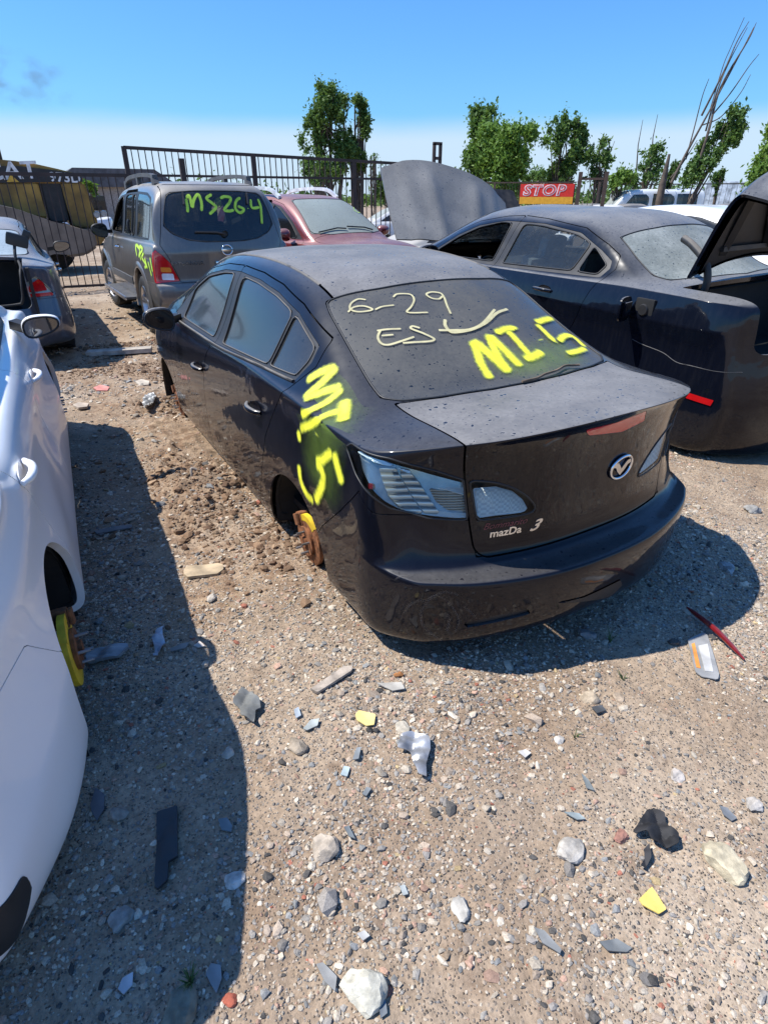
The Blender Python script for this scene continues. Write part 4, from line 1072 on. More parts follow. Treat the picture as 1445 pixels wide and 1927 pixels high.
def side_patch(q, poly, name, mt, s=1, off=.003, rim=0.004):
    S_l = q['bvh']; V, F = [], []
    xs = [p[0] for p in poly]; zs = [p[1] for p in poly]; nx = 24; nz = 8
    X = np.linspace(min(xs), max(xs), nx); Zz = np.linspace(min(zs), max(zs), nz); P = np.zeros((nz, nx, 3)); N = np.zeros((nz, nx, 3))
    for j, z in enumerate(Zz):
        for i, x in enumerate(X):
            h = S_l.ray_cast(Vector((x, 1.6*s, z)), Vector((0, -s, 0)))
            if h[0] is None or abs(h[0].y) < .4: h = S_l.find_nearest(Vector((x, .7*s, z)))
            P[j, i] = h[0]; N[j, i] = h[1]
    idx = np.arange(nz*nx).reshape(nz, nx); Fq = np.stack([idx[:-1, :-1], idx[:-1, 1:], idx[1:, 1:], idx[1:, :-1]], -1).reshape(-1, 4)
    if s > 0: Fq = Fq[:, ::-1]
    S = Surf(P.reshape(-1, 3), N.reshape(-1, 3), Fq); S = S.keep(polysd(S.V[:, 0], S.V[:, 2], poly)); return S.obj(name, mt, q['rt'], rim, off)
side_patch(ch, [(.31, .37), (.53, .385), (.54, .425), (.30, .41)], 'side_reflector', M['red_lens'], 1, .006)
ch_l = [ch['bvh'].find_nearest(Vector(p))[0] for p in catmull([(.20, .8, .61), (.35, .93, .60), (.5, .94, .60), (.62, .94, .60), (.74, .94, .64), (.9, .945, .66), (1.0, .95, .68)], 8)]
tube_obj('bumper_seam', ch_l, .0022, M['grey_plastic'], rt, 6)
# --- white sedan without wheels at the left edge
WT = dict(L=4.85, top=[
  ((.14, .72, .97), None, (-.05, 1.03)), ((.40, .80, .955), None, (.15, 1.045), 3.2), ((.70, .865, .955), None, (.5, 1.06), 3.2), ((.95, .872, .955), (.90, .62, 1.06), (.78, 1.10)), ((1.25, 0.832, .95), (1.25, .60, 1.20), (1.18, 1.26)), ((1.65, 0.830, .945), (1.65, .58, 1.32), (1.62, 1.38)),
  ((2.15, 0.828, .935), (2.15, .57, 1.37), (2.15, 1.425)), ((2.65, 0.825, .925), (2.68, .57, 1.36), (2.7, 1.425)), ((3.05, 0.822, .915), (3.1, .575, 1.27), (3.15, 1.36)), ((3.45, 0.820, .905), (3.58, .64, 1.09), (3.66, 1.17)), ((3.85, 0.815, .89), (3.98, .74, .95), (4.1, 1.01)),
  ((4.2, .83, .85), None, (4.3, .93)), ((4.55, .78, .77), None, (4.65, .84)), ((4.6, .64, .68), None, (4.8, .74))],
 W=[(0, .76), (.46, .845), (.7, .89), (1.05, .92), (2.5, .912), (3.8, .915), (4.3, .89), (4.85, .78)],
 rows=[dict(z=(.12, .12, .14), r=(.0, .18, .56), f=(4.7, .3, .6), dy=-.09), dict(z=(.16, .15, .18), r=(-.06, .19, .69), f=(4.8, .3, .72), dy=.0), dict(z=(.28, .28, .30), r=(-.10, .20, .76), f=(4.84, .3, .76), dy=.022), dict(z=(.42, .44, .44), r=(-.10, .20, .78), f=(4.85, .3, .78), dy=.018, crease=.3),
  dict(z=(.52, .56, .5), r=(-.08, .20, .775), f=(4.85, .3, .78), dy=.0), dict(z=(.66, .68, .58), r=(-.05, .20, .77), f=(4.84, .3, .75), dy=-.02), dict(z=(.79, .79, .62), r=(-.04, .19, .76), f=(4.83, .3, .72), dy=-.022, crease=.35), dict(z=(.92, .88, .66), rc=.04, r=(-.05, .19, .75), f=(4.82, .3, .70), dy=-.045), dict(z=(.97, .9, .7), rc=.06, r=(-.05, .19, .72), f=(4.8, .3, .66), dy=0)],
 shcrease=.3)
WD = [(1.18, .985), (1.14, 1.05), (1.30, 1.15), (1.66, 1.275), (2.15, 1.325), (2.65, 1.315), (3.0, 1.24), (3.3, 1.12), (3.55, .96), (3.5, .94), (2.3, .955)]
WRD = [(1.15, .97), (1.26, .82), (1.36, .66), (1.42, .5), (1.50, .18), (2.48, .18), (2.46, .85), (2.36, .955), (2.30, 1.36), (2.15, 1.36), (1.64, 1.31), (1.26, 1.18), (1.08, 1.06)]
WFD = [(2.36, .955), (2.46, .85), (2.48, .18), (3.42, .18), (3.52, .5), (3.54, .8), (3.60, .95), (3.34, 1.15), (3.02, 1.275), (2.66, 1.35), (2.30, 1.36)]
def white_dent(B):
    V, N = B.V, B.N; s = V[:, 1] < 0
    d = .022*np.exp(-((V[:, 0]-2.05-.35*(V[:, 2]-.45))/.34)**2-((V[:, 2]-.42)/.17)**2)+.012*np.exp(-((V[:, 0]-2.35)/.10)**2-((V[:, 2]-.55)/.12)**2)-.008*np.exp(-((V[:, 0]-2.2+.6*(V[:, 2]-.5))/.05)**2-((V[:, 2]-.5)/.16)**2)
    d = np.where(s, d, 0); V2 = V-N*d[:, None]; F = B.F; fn = np.cross(V2[F[:, 2]]-V2[F[:, 0]], V2[F[:, 3]]-V2[F[:, 1]]); n2 = np.zeros_like(V2)
    for c in range(4): np.add.at(n2, F[:, c], fn)
    n2 /= np.maximum(np.linalg.norm(n2, axis=1), 1e-9)[:, None]; n2 *= np.sign((n2*N).sum(1))[:, None]; return Surf(V2, n2, F)
wc = make_car(dict(dent=white_dent, name='sedan', loc=(-.29, 2.84, -.12), rot=(-.03, -.045, -.05), label='white sedan without wheels, dented rear door, cut by the left edge of the photo', cat='car', T=WT, level=4, paint=M['white_paint'],
  arches=[(1.07, .26, .385), (3.88, .26, .37)], dlo=WD, rg=roundtop((.66, 0), (.72, .4), (.84, .60), (.92, .64), (1.2, .60), (1.45, .57), (1.38, .3), (1.36, 0)), ws=roundtop((3.12, 0), (3.06, .5), (3.5, .60), (3.9, .72), (4.05, .4), (4.08, 0)), zcab=.85,
  trunk=trunk_field(.60, .60, .62), doors=[('rear_door', WRD), ('front_door', WFD)], panes=[([(1.24, .995), (1.20, 1.05), (1.34, 1.135), (1.68, 1.255), (2.15, 1.305), (2.28, 1.307), (2.31, .975)], M['tint']), ([(2.42, .975), (2.39, 1.307), (2.64, 1.295), (2.97, 1.225), (3.27, 1.105), (3.45, .99), (3.45, .955)], M['tint'])],
  handles=[(1.32, .86), (2.72, .80)], mirror=((3.34, .82, .95), (3.26, .97, .945), dict(ln=.21, h=.12)), hood=hood_field(4.85, .76, .6, 4.1), cab=(1.0, 3.9, .22, .26), hubs=.24, hub_in=.02, disc_mat=M['yellow_paint'], uz=.2, recess=M['white_paint'],
  lamps=[('tail_lamp', 'rear', [(-.50, .80), (-.15, .84), (-.10, .90), (-.15, .93), (-.50, .93)], M['red_lens'])],
  bumper=lambda V: np.where(V[:, 0] < 1.2, np.maximum(V[:, 2]-np.interp(V[:, 0], [.3, .62, .75], [.72, .66, .50]), V[:, 0]-.76), .3)))
MBs = side_patch(wc, [(.0, .27), (.10, .25), (.15, .33), (.14, .40), (.0, .43)], 'bumper_vent', M['black_plastic'], -1, .004)
# --- blue-grey sedan with its trunk open, beyond the white one
AL = dict(L=4.86, top=WT['top'][:12]+[((4.58, .78, .77), None, (4.68, .84)), ((4.6, .64, .68), None, (4.8, .74))], W=WT['W'], rows=[dict(r_) for r_ in WT['rows']], shcrease=.25)
AL['top'][:2] = [((.30, .72, .97), None, (.04, 1.03)), ((.46, .84, .955), None, (.2, 1.045), 3.2)]
for r_ in AL['rows']: r_['r'] = (r_['r'][0]+.08, .27, r_['r'][2]+.05)
AL['W'] = [(0, .84), (.46, .90), (.8, .915), (1.2, .92), (2.5, .912), (3.8, .915), (4.3, .89), (4.85, .78)]
AL['top'] = [((a[0], a[1], a[2]+.05), (None if b is None else (b[0], b[1], b[2]+.045)), (c[0], c[1]+.045))+tuple(x) for (a, b, c, *x) in AL['top']]
for r_ in AL['rows']: r_['z'] = tuple(z+.05 for z in r_['z'])
sh_ = lambda P, d=.05: [(x, z+d) for x, z in P]
AT = [(-.40, .74), (-.10, .72), (.14, .715), (.20, .73), (.13, .80), (.03, .89), (-.05, .93), (-.20, .87), (-.36, .82)]
al = make_car(dict(name='sedan', loc=(6.30, 2.34, 0), rot=(0, 0, -.03), label='blue-grey sedan with an empty open trunk, parked beyond the white sedan', cat='car', T=AL, level=3, paint=M['blue_grey_paint'],
  arches=[(1.05, .34, .36), (3.86, .34, .36)], dlo=sh_(WD), rg=roundtop((.66, 0), (.72, .4), (.84, .60), (.92, .64), (1.2, .60), (1.45, .57), (1.38, .3), (1.36, 0)), ws=roundtop((3.12, 0), (3.06, .5), (3.5, .60), (3.9, .72), (4.05, .4), (4.08, 0)), zcab=.9, rgm=glass('rear_pane_altima', (.2, .3, .36), .45, dust=.6, side=.1, dustcol=(.4, .45, .5)),
  trunk=trunk_field(.60, .56, .62), trunk_open=True, doors=[('rear_door', sh_(WRD)), ('front_door', sh_(WFD))], panes=[(sh_([(1.24, .995), (1.20, 1.05), (1.34, 1.135), (1.68, 1.255), (2.15, 1.305), (2.28, 1.307), (2.31, .975)]), M['tint']), (sh_([(2.42, .975), (2.39, 1.307), (2.64, 1.295), (2.97, 1.225), (3.27, 1.105), (3.45, .99), (3.45, .955)]), M['tint'])],
  handles=[(1.78, .85), (2.80, .835)], handle_mat=M['chrome'], mirror=((3.36, .86, 1.0), (3.28, 1.04, 1.04), dict(ln=.24, h=.15)), mirror_mat=M['black_plastic'], hood=hood_field(4.85, .76, .6, 4.1), cab=(1.0, 3.9, .26, .31), uz=.25, wheels=dict(r=.335, w=.22, rim=.23, steer=.0),
  lamps=[('tail_lamp', 'rear', AT, M['clear_lens'], [('red_reflector', [(-.22, .775), (.08, .775), (.05, .86), (-.02, .90), (-.17, .85)], M['red_lens']), ('lower_strip', [(-.38, .742), (-.10, .722), (.14, .718), (.17, .735), (.12, .752), (-.36, .765)], M['red_lens'])])],
  bumper=lambda V: np.where(V[:, 0] < 1.2, np.maximum(V[:, 2]-np.interp(V[:, 0], [.15, .45, .75], [.70, .68, .50]), V[:, 0]-.76), .3)))
rt = al['rt']
MB().box((.52, 0, .50), (.9, 1.2, .03)).box((1.0, 0, .80), (.03, 1.2, .6)).box((.5, .60, .75), (.95, .03, .55)).box((.5, -.60, .75), (.95, .03, .55)).build('trunk_lining', M['dark'], rt)
fr_ = [(.62, -.52, 1.06), (.30, -.54, 1.02), (.14, -.53, .98), (.09, -.51, .85), (.10, -.48, .70), (.12, -.40, .66), (.10, 0, .655), (.12, .40, .66), (.10, .48, .70), (.09, .51, .85), (.14, .53, .98), (.30, .54, 1.02), (.62, .52, 1.06)]
tube_obj('trunk_seal', [tuple(p) for p in catmull(fr_, 6)], .014, M['rubber'], rt, 8)
for s in (1, -1):
    tube_obj('hinge_arm', [tuple(p) for p in catmull([(.72, .50*s, .95), (.60, .50*s, 1.05), (.62, .51*s, 1.15), (.70, .53*s, 1.24)], 5)], .016, M['black_plastic'], rt, 8)
MB().box((.70, -.56, 1.26), (.12, .22, .13), Matrix.Rotation(.3, 3, 'X'), bev=.03).box((.70, -.66, 1.31), (.08, .08, .10), Matrix.Rotation(.5, 3, 'X'), bev=.02).build('hinge_bracket', M['black_plastic'], rt)
# --- taupe SUV seen from behind
SV = dict(L=4.72, top=[
  ((.17, .86, 1.10), None, (.03, 1.12)), ((.19, .855, 1.14), (.20, .79, 1.36), (.09, 1.38)), ((.26, .858, 1.15), (.27, .72, 1.60), (.17, 1.63)), ((.42, .86, 1.15), (.40, .665, 1.745), (.27, 1.79)), ((.75, .865, 1.15), (.75, .66, 1.79), (.65, 1.845)), ((1.3, .868, 1.145), (1.3, .655, 1.80), (1.3, 1.86)),
  ((2.0, .868, 1.14), (2.0, .65, 1.79), (2.0, 1.85)), ((2.6, .868, 1.13), (2.6, .65, 1.755), (2.6, 1.815)), ((2.95, .866, 1.125), (3.0, .66, 1.66), (3.05, 1.73)), ((3.25, .864, 1.12), (3.35, .71, 1.38), (3.42, 1.45)), ((3.5, .86, 1.11), (3.62, .79, 1.17), (3.72, 1.20)),
  ((3.9, .85, 1.06), None, (4.0, 1.12)), ((4.4, .82, .99), None, (4.45, 1.05)), ((4.5, .70, .90), None, (4.68, .95))],
 W=[(0, .89), (.19, .905), (.6, .92), (1.0, .925), (2.5, .92), (3.8, .925), (4.3, .91), (4.72, .82)],
 rows=[dict(z=(.36, .32, .3), r=(.12, .16, .74), f=(4.6, .3, .6), dy=-.08), dict(z=(.42, .38, .36), r=(.0, .16, .86), f=(4.68, .3, .75), dy=-.02), dict(z=(.56, .5, .5), r=(-.03, .16, .885), f=(4.72, .3, .8), dy=.0), dict(z=(.685, .65, .6), r=(-.02, .16, .885), f=(4.72, .3, .8), dy=.0),
  dict(z=(.72, .75, .7), r=(.03, .14, .88), f=(4.72, .3, .8), dy=-.004), dict(z=(.88, .88, .8), r=(.03, .14, .875), f=(4.71, .3, .78), dy=-.008), dict(z=(1.02, 1.02, .86), r=(.025, .14, .868), f=(4.7, .3, .76), dy=-.02), dict(z=(1.10, 1.1, .9), rc=.02, r=(.03, .14, .86), f=(4.68, .3, .72), dy=0)],
 shcrease=.2, shelf=.6)
SD = [(.50, 1.19), (.46, 1.66), (.70, 1.715), (1.3, 1.735), (2.0, 1.725), (2.55, 1.69), (2.9, 1.60), (3.2, 1.38), (3.42, 1.17), (2.5, 1.17)]
SRD = [(1.32, 1.15), (1.36, .80), (1.50, .62), (1.50, .40), (2.22, .40), (2.24, 1.15), (2.20, 1.755), (1.32, 1.765)]
SFD = [(2.24, 1.15), (2.22, .40), (3.30, .40), (3.42, .8), (3.46, 1.14), (3.24, 1.40), (2.93, 1.635), (2.57, 1.72), (2.20, 1.755)]
def sv_glass(V):
    ay = np.abs(V[:, 1]); d = polysd(ay, V[:, 2], [(-.2, 1.17), (.25, 1.175), (.45, 1.20), (.62, 1.27), (.70, 1.36), (.66, 1.52), (.60, 1.68), (.56, 1.715), (.3, 1.735), (-.2, 1.74)]); d[V[:, 0] > .45] = .3; return d
def gate_f(V):
    ay = np.abs(V[:, 1]); d = np.maximum(np.maximum(ay-np.interp(V[:, 2], [.7, 1.0, 1.15, 1.75], [.60, .705, .78, .63]), .725-V[:, 2]), V[:, 2]-1.80); d[V[:, 0] > .50] = .3; return d
sv = make_car(dict(name='suv', loc=(6.70, -.515, .02), rot=(0, 0, .032), label='taupe SUV with yellow-green writing on its rear window, seen from behind', cat='suv', T=SV, level=3, paint=M['taupe_paint'],
  arches=[(.98, .42, .42), (3.82, .42, .42)], dlo=SD, rgf=sv_glass, rgm=M['privacy'], ws=roundtop((2.98, 0), (2.93, .55), (3.3, .66), (3.6, .78), (3.74, .4), (3.76, 0)), zcab=1.1, trunk=gate_f, trunk_name='tailgate',
  doors=[('rear_door', SRD), ('front_door', SFD)], panes=[([(.56, 1.21), (.53, 1.64), (.72, 1.69), (1.25, 1.71), (1.25, 1.21)], M['privacy']), ([(1.40, 1.20), (1.38, 1.705), (1.58, 1.71), (1.58, 1.20)], M['privacy']), ([(1.62, 1.20), (1.62, 1.71), (2.12, 1.70), (2.16, 1.20)], M['pane']), ([(2.32, 1.20), (2.30, 1.69), (2.54, 1.665), (2.86, 1.58), (3.15, 1.37), (3.30, 1.20)], None)],
  handles=[(2.42, 1.02)], handle_mat=M['chrome'], mirror=((3.10, .86, 1.20), (3.02, 1.04, 1.22), dict(ln=.24, h=.20, glass_mat=M['tint'])), mirror_mat=M['black_plastic'], hood=hood_field(4.72, .76, .6, 3.75), cab=(.9, 3.6, .45, .62), uz=.45, seatm=M['dark'],
  lamps=[('tail_lamp', 'rear', [(-.20, .74), (.16, .72), (.20, .74), (.17, 1.06), (.10, 1.10), (.0, 1.04), (-.10, .95), (-.14, .85)], M['red_lens'], [('amber_lens', [(-.10, .845), (.06, .85), (.06, .905), (-.09, .90)], M['amber_lens']), ('reversing_lens', [(-.12, .755), (.06, .76), (.06, .835), (-.115, .83)], M['lamp_chrome'])])],
  bumper=lambda V: np.where(V[:, 0] < 1.0, np.maximum(V[:, 2]-.715, V[:, 0]-.62), .3), wheels=dict(r=.375, w=.25, rim=.24, steer=.12)))
rt = sv['rt']
def svr(y0, z0):
    def f(x, y, d):
        Y, Z_ = y0-x, z0+y; h = sv['bvh'].ray_cast(Vector((-1, Y, Z_)), Vector((1, 0, 0))); return Vector(((h[0].x if h[0] else 0)-.002-d, Y, Z_))
    return f
text_strip('model_lettering', 'PATHFINDER', .042, svr(.50, .94), M['chrome'], rt, bold=.0, space=1.15, ext=.006)
f = svr(0, 1.08); em = tube_obj('emblem', [f(.065*math.cos(t), .058*math.sin(t), .01) for t in np.linspace(0, 2*math.pi, 32, endpoint=False)], .008, M['chrome'], rt, closed=True)
MB().box(f(0, 0, .012), (.01, .15, .026), bev=.003).build('emblem_bar', M['chrome'], em)
MB().box(svr(0, .93)(0, 0, .02), (.04, .34, .05), bev=.012).build('plate_light_trim', M['chrome'], rt)
w = svr(.0, 1.26); MB().add(*tube_v([w(0, 0, .03), w(-.1, .02, .035), w(-.36, .03, .03)], .010, 8)).lathe([(0, .02), (.035, .02), (.04, 0)], 16, 'x', tuple(w(0, 0, .03))).build('rear_wiper', M['black_plastic'], rt)
for s in (1, -1):
    P = catmull([(.62, .60*s, 1.80), (.72, .60*s, 1.885), (1.0, .60*s, 1.915), (1.6, .60*s, 1.925), (2.3, .60*s, 1.90), (2.6, .60*s, 1.80)], 6)
    m_ = MB()
    for a_, b_ in zip(P[:-1], P[1:]): m_.bar(a_, b_, .06, .045)
    m_.box((.70, .60*s, 1.85), (.10, .07, .13), bev=.02); m_.box((1.65, .60*s, 1.87), (.10, .06, .11), bev=.02); m_.box((2.52, .60*s, 1.83), (.12, .07, .1), bev=.02)
    m_.build('roof_rail', M['grey_plastic'], rt)
    b_ = MB(); b_.box((2.35, .98*s, .40), (1.75, .22, .035), bev=.015); b_.build('running_board', M['grey_plastic'], rt)
    e_ = MB(); e_.box((2.35, 1.085*s, .405), (1.78, .03, .05), bev=.012); e_.build('running_board_edge', M['alloy'], rt)
    # wide flares round the wheel openings
    for k_, xc in enumerate((.98, 3.82)):
        V, F = [], []; n = 26
        for i in range(n+1):
            a = math.pi*(i/n)*1.16-.08*math.pi
            for (rr, dy) in ((.415, -.012), (.42, .022), (.47, .03), (.50, .006)):
                x, z = xc+rr*math.cos(a), .42+rr*math.sin(a); h = sv['bvh'].ray_cast(Vector((x, 1.6*s, z)), Vector((0, -s, 0)))
                y = .915; V.append((x, (y+dy)*s, z))
        for i in range(n):
            for j in range(3): F.append((i*4+j, i*4+j+1, (i+1)*4+j+1, (i+1)*4+j))
        MB().add(V, F).build('arch_flare', M['taupe_paint'], rt, angle=60)
    MB().box((2.35, .925*s, .62), (1.6, .02, .10), bev=.008).build('side_moulding', M['grey_plastic'], rt)
for y in (.40, -.40):
    f = svr(y, 1.72); MB().bar(f(0, 0, .01), f(-.02, -.13, .02), .02, .012).build('glass_hinge', M['black_plastic'], rt)
for s in (1,): tube_obj('grab_handle', [(1.47, .86, 1.24), (1.47, .875, 1.27), (1.47, .87, 1.36), (1.47, .85, 1.40)], .02, M['black_plastic'], rt, 8)
Z7 = lambda L_: [(330+x/6.283, 340+y/6.283) for x, y in L_]
A7 = [([(125, 205), (145, 300), (150, 385)], 'a'), ([(125, 215), (165, 180), (205, 330)], 'a'), ([(205, 330), (220, 230), (270, 165), (310, 260), (312, 370)], 'a'), ([(435, 160), (370, 210), (440, 270), (480, 320), (400, 405)], 'a'), ([(512, 300), (520, 304), (526, 318)], 'a'),
      ([(525, 215), (580, 190), (650, 205), (640, 260), (580, 345), (640, 360), (700, 345)], 'a'), ([(775, 200), (720, 240), (710, 330), (765, 380), (810, 340), (730, 300)], 'a'), ([(852, 318), (860, 345)], 'a'), ([(890, 215), (905, 320), (1000, 315)], 'a'), ([(970, 210), (1005, 300), (1015, 400), (1022, 520)], 'a')]
strokes('painted_lettering', sv['bvh'], [(pix_rays(sv['inv'], sv['bvh'], smooth_px(Z7(p), 8)), .045) for p, _ in A7], M['spray_green'], rt, .005)
Z8 = lambda L_: [(180+x/6.42, 320+y/6.42) for x, y in L_]
A8 = [([(490, 890), (495, 960), (510, 1050)], 0), ([(500, 900), (540, 960), (530, 1060)], 0), ([(540, 915), (575, 960), (545, 1020), (560, 1100)], 0), ([(590, 1000), (570, 1060), (620, 1150), (600, 1180)], 0), ([(600, 1060), (640, 1200)], 0), ([(640, 1100), (660, 1170), (690, 1290)], 0), ([(665, 1050), (700, 1240)], 0)]
strokes('painted_lettering', sv['bvh'], [(pix_rays(sv['inv'], sv['bvh'], smooth_px(Z8(p), 8)), .05) for p, _ in A8], M['spray_green'], rt, .006)
# --- maroon SUV facing the camera
RS = dict(L=4.35, top=[
  ((.20, .82, 1.00), None, (.05, 1.02)), ((.22, .83, 1.06), (.25, .74, 1.30), (.14, 1.33)), ((.32, .84, 1.07), (.34, .66, 1.53), (.24, 1.57)), ((.55, .85, 1.07), (.55, .61, 1.62), (.45, 1.67)), ((1.2, .855, 1.06), (1.2, .60, 1.665), (1.2, 1.715)), ((1.8, .855, 1.05), (1.8, .60, 1.655), (1.8, 1.71)),
  ((2.25, .855, 1.04), (2.28, .60, 1.60), (2.3, 1.66)), ((2.65, .853, 1.035), (2.72, .64, 1.40), (2.78, 1.46)), ((3.0, .85, 1.03), (3.12, .72, 1.14), (3.2, 1.19)), ((3.3, .845, 1.01), None, (3.45, 1.11)), ((3.7, .835, .98), None, (3.8, 1.08)), ((4.05, .80, .90), None, (4.12, 1.0)), ((4.1, .68, .82), None, (4.3, .88))],
 W=[(0, .85), (.22, .88), (.6, .90), (1.0, .905), (2.5, .90), (3.5, .905), (4.0, .88), (4.35, .80)],
 rows=[dict(z=(.30, .28, .26), r=(.12, .16, .7), f=(4.2, .3, .6), dy=-.08), dict(z=(.38, .34, .32), r=(.0, .16, .84), f=(4.3, .3, .72), dy=-.02), dict(z=(.52, .5, .48), r=(-.02, .16, .86), f=(4.35, .3, .76), dy=.0), dict(z=(.68, .66, .6), r=(.0, .16, .85), f=(4.35, .3, .76), dy=.0), dict(z=(.84, .82, .72), r=(.02, .15, .84), f=(4.34, .3, .74), dy=-.01), dict(z=(.98, .96, .8), r=(.04, .15, .83), f=(4.32, .3, .70), dy=-.02), dict(z=(1.0, 1., .84), rc=.02, r=(.05, .15, .82), f=(4.3, .3, .68), dy=0)], shcrease=.3)
RDL = [(.45, 1.12), (.50, 1.40), (.75, 1.54), (1.3, 1.60), (1.9, 1.595), (2.25, 1.53), (2.6, 1.34), (2.95, 1.09), (2.0, 1.09)]
th = .222; cxr, cyr = 6.72+4.35*math.cos(th), -3.10+4.35*math.sin(th)
rs = make_car(dict(name='suv', loc=(cxr, cyr, .03), rot=(0, 0, th+math.pi), label='maroon SUV facing the camera beside the taupe SUV, scribbled windshield', cat='suv', T=RS, level=3, paint=M['red_paint'],
  arches=[(.85, .36, .38), (3.48, .36, .38)], dlo=RDL, rg=None, ws=roundtop((2.36, 0), (2.32, .52), (2.7, .605), (3.08, .70), (3.22, .4), (3.24, 0)), zcab=.95, trunk=None,
  doors=[('rear_door', [(1.15, 1.07), (1.22, .7), (1.32, .40), (1.95, .40), (2.0, 1.07), (1.96, 1.625), (1.15, 1.63)]), ('front_door', [(2.0, 1.07), (1.95, .40), (2.95, .40), (3.02, .7), (3.02, 1.04), (2.63, 1.37), (2.27, 1.565), (1.96, 1.625)])],
  panes=[([(.55, 1.14), (.58, 1.38), (.78, 1.50), (1.10, 1.56), (1.10, 1.12)], M['tint']), ([(1.22, 1.12), (1.22, 1.57), (1.88, 1.575), (1.90, 1.11)], M['tint']), ([(2.05, 1.11), (2.03, 1.565), (2.22, 1.505), (2.56, 1.32), (2.80, 1.13), (2.80, 1.10)], M['tint'])], handles=[(1.35, .92), (2.15, .9)],
  mirror=((2.72, .85, 1.12), (2.80, 1.02, 1.16), dict(ln=.25, h=.17)), hood=hood_field(4.35, .72, .55, 3.22, .8), cab=(.8, 3.1, .35, .5), uz=.35, wheels=dict(r=.34, w=.22, rim=.22),
  wsm=glass('windshield_dusty', (.16, .18, .17), .5, dust=.6, side=.3, dustcol=(.25, .29, .28), a=-.1, b=.8, rough=.1, spots=1.5),
  lamps=[('headlamp', 'front', [(-.25, .72), (.25, .78), (.38, .90), (.10, .90), (-.25, .84)], M['clear_lens'])]))
rt = rs['rt']
for s in (1, -1):
    P = catmull([(.55, .58*s, 1.66), (.70, .58*s, 1.76), (1.2, .58*s, 1.80), (1.8, .58*s, 1.78), (2.10, .58*s, 1.66)], 6); m_ = MB()
    for a_, b_ in zip(P[:-1], P[1:]): m_.bar(a_, b_, .045, .05)
    m_.build('roof_rail', simple('silver_rail', (.75, .76, .78), .3, metal=.3), rt)
for y in (.30, -.25):
    f = lambda a, b: rs['bvh'].ray_cast(Vector((b, a, 2.2)), Vector((0, 0, -1)))[0]+Vector((.01, 0, .02)); tube_obj('wiper', [f(y+.15, 3.16), f(y, 3.13), f(y-.35, 3.12)], .011, M['black_plastic'], rt, 6)
Z9 = lambda L_: [(560+x/7.225, 340+y/7.225) for x, y in L_]
A9 = [([(765, 350), (765, 390), (820, 435), (860, 430), (870, 405), (930, 420), (1000, 465)], .012), ([(750, 400), (830, 435), (960, 440), (1020, 480)], .012), ([(930, 290), (975, 300), (965, 330), (1000, 320), (980, 350)], .014), ([(965, 370), (1000, 350), (1050, 385), (1010, 380)], .014), ([(1030, 400), (1100, 490)], .010), ([(1080, 520), (1110, 500), (1155, 520), (1130, 545), (1085, 525)], .014), ([(1070, 235), (1110, 235), (1135, 260), (1100, 270), (1070, 245)], .05), ([(1150, 320), (1165, 330)], .04), ([(1180, 360), (1200, 395)], .05), ([(1200, 480), (1270, 550)], .012)]
strokes('finger_writing', rs['bvh'], [(pix_rays(rs['inv'], rs['bvh'], smooth_px(Z9(p), 6)), w) for p, w in A9], M['spray_green'], rt, .006)
# ------------------------------------------------------------------ ground and gravel
rng = np.random.default_rng(7)
_lat = rng.random((6, 256, 256))
def vnoise(x, y, k=0):
    xi, yi = np.floor(x).astype(int), np.floor(y).astype(int); fx, fy = x-xi, y-yi; fx = fx*fx*(3-2*fx); fy = fy*fy*(3-2*fy)
    L_ = _lat[k]; a = L_[xi % 256, yi % 256]; b = L_[(xi+1) % 256, yi % 256]; c = L_[xi % 256, (yi+1) % 256]; d = L_[(xi+1) % 256, (yi+1) % 256]
    return (a*(1-fx)+b*fx)*(1-fy)+(c*(1-fx)+d*fx)*fy
def hz(x, y):
    x = np.asarray(x, float); y = np.asarray(y, float)
    h = .035*(vnoise(x*.9, y*.9, 0)-.5)+.022*(vnoise(x*2.6+9, y*2.6, 1)-.5)+.014*(vnoise(x*7, y*7+3, 2)-.5)+.009*(vnoise(x*19, y*19, 3)-.5)+.006*(vnoise(x*47, y*47, 4)-.5)
    # tyre ruts crossing the lane and a band of loose clods beside the black car
    ru = np.exp(-((y-1.15)/.75)**2)*np.clip((x-.6)/.8, 0, 1)*np.clip((9-x)/2, 0, 1)
    h += ru*(.018*np.sin((x*5.2+y*1.6)+2.2*vnoise(x*1.3, y*1.3, 5)))
    cl = np.exp(-((y-1.05)/.28)**2-((x-2.5)/1.0)**2)+.7*np.exp(-((y-1.0)/.3)**2-((x-4.3)/.8)**2)+.5*np.exp(-((y-1.3)/.5)**2-((x-7.5)/1.5)**2)
    h += cl*(.11*np.maximum(vnoise(x*9, y*9, 1)-.5, 0)+.08*np.maximum(vnoise(x*21, y*21, 2)-.45, 0)+.01)
    return h-.012
def axis(lo, hi, step, far, grow=1.16):
    a = list(np.arange(lo, hi+1e-6, step)); s = step; p = lo; L_ = []
    while p > -far: s *= grow; p -= s; L_.append(p)
    s = step; p = a[-1]; R_ = []
    while p < far: s *= grow; p += s; R_.append(p)
    return np.array(L_[::-1]+a+R_)
gx = axis(-1.1, 5.6, .014, 900); gy = axis(-2.2, 2.3, .014, 900)
GX, GY = np.meshgrid(gx, gy, indexing='ij'); GZ = hz(GX, GY); far_ = np.clip((np.hypot(GX-2, GY)-14)/20, 0, 1); GZ = GZ*(1-far_)
GV = np.stack([GX, GY, GZ], -1).reshape(-1, 3); n_, m_ = GX.shape; ii = np.arange(n_*m_).reshape(n_, m_)
GF = np.stack([ii[:-1, :-1], ii[1:, :-1], ii[1:, 1:], ii[:-1, 1:]], -1).reshape(-1, 4)
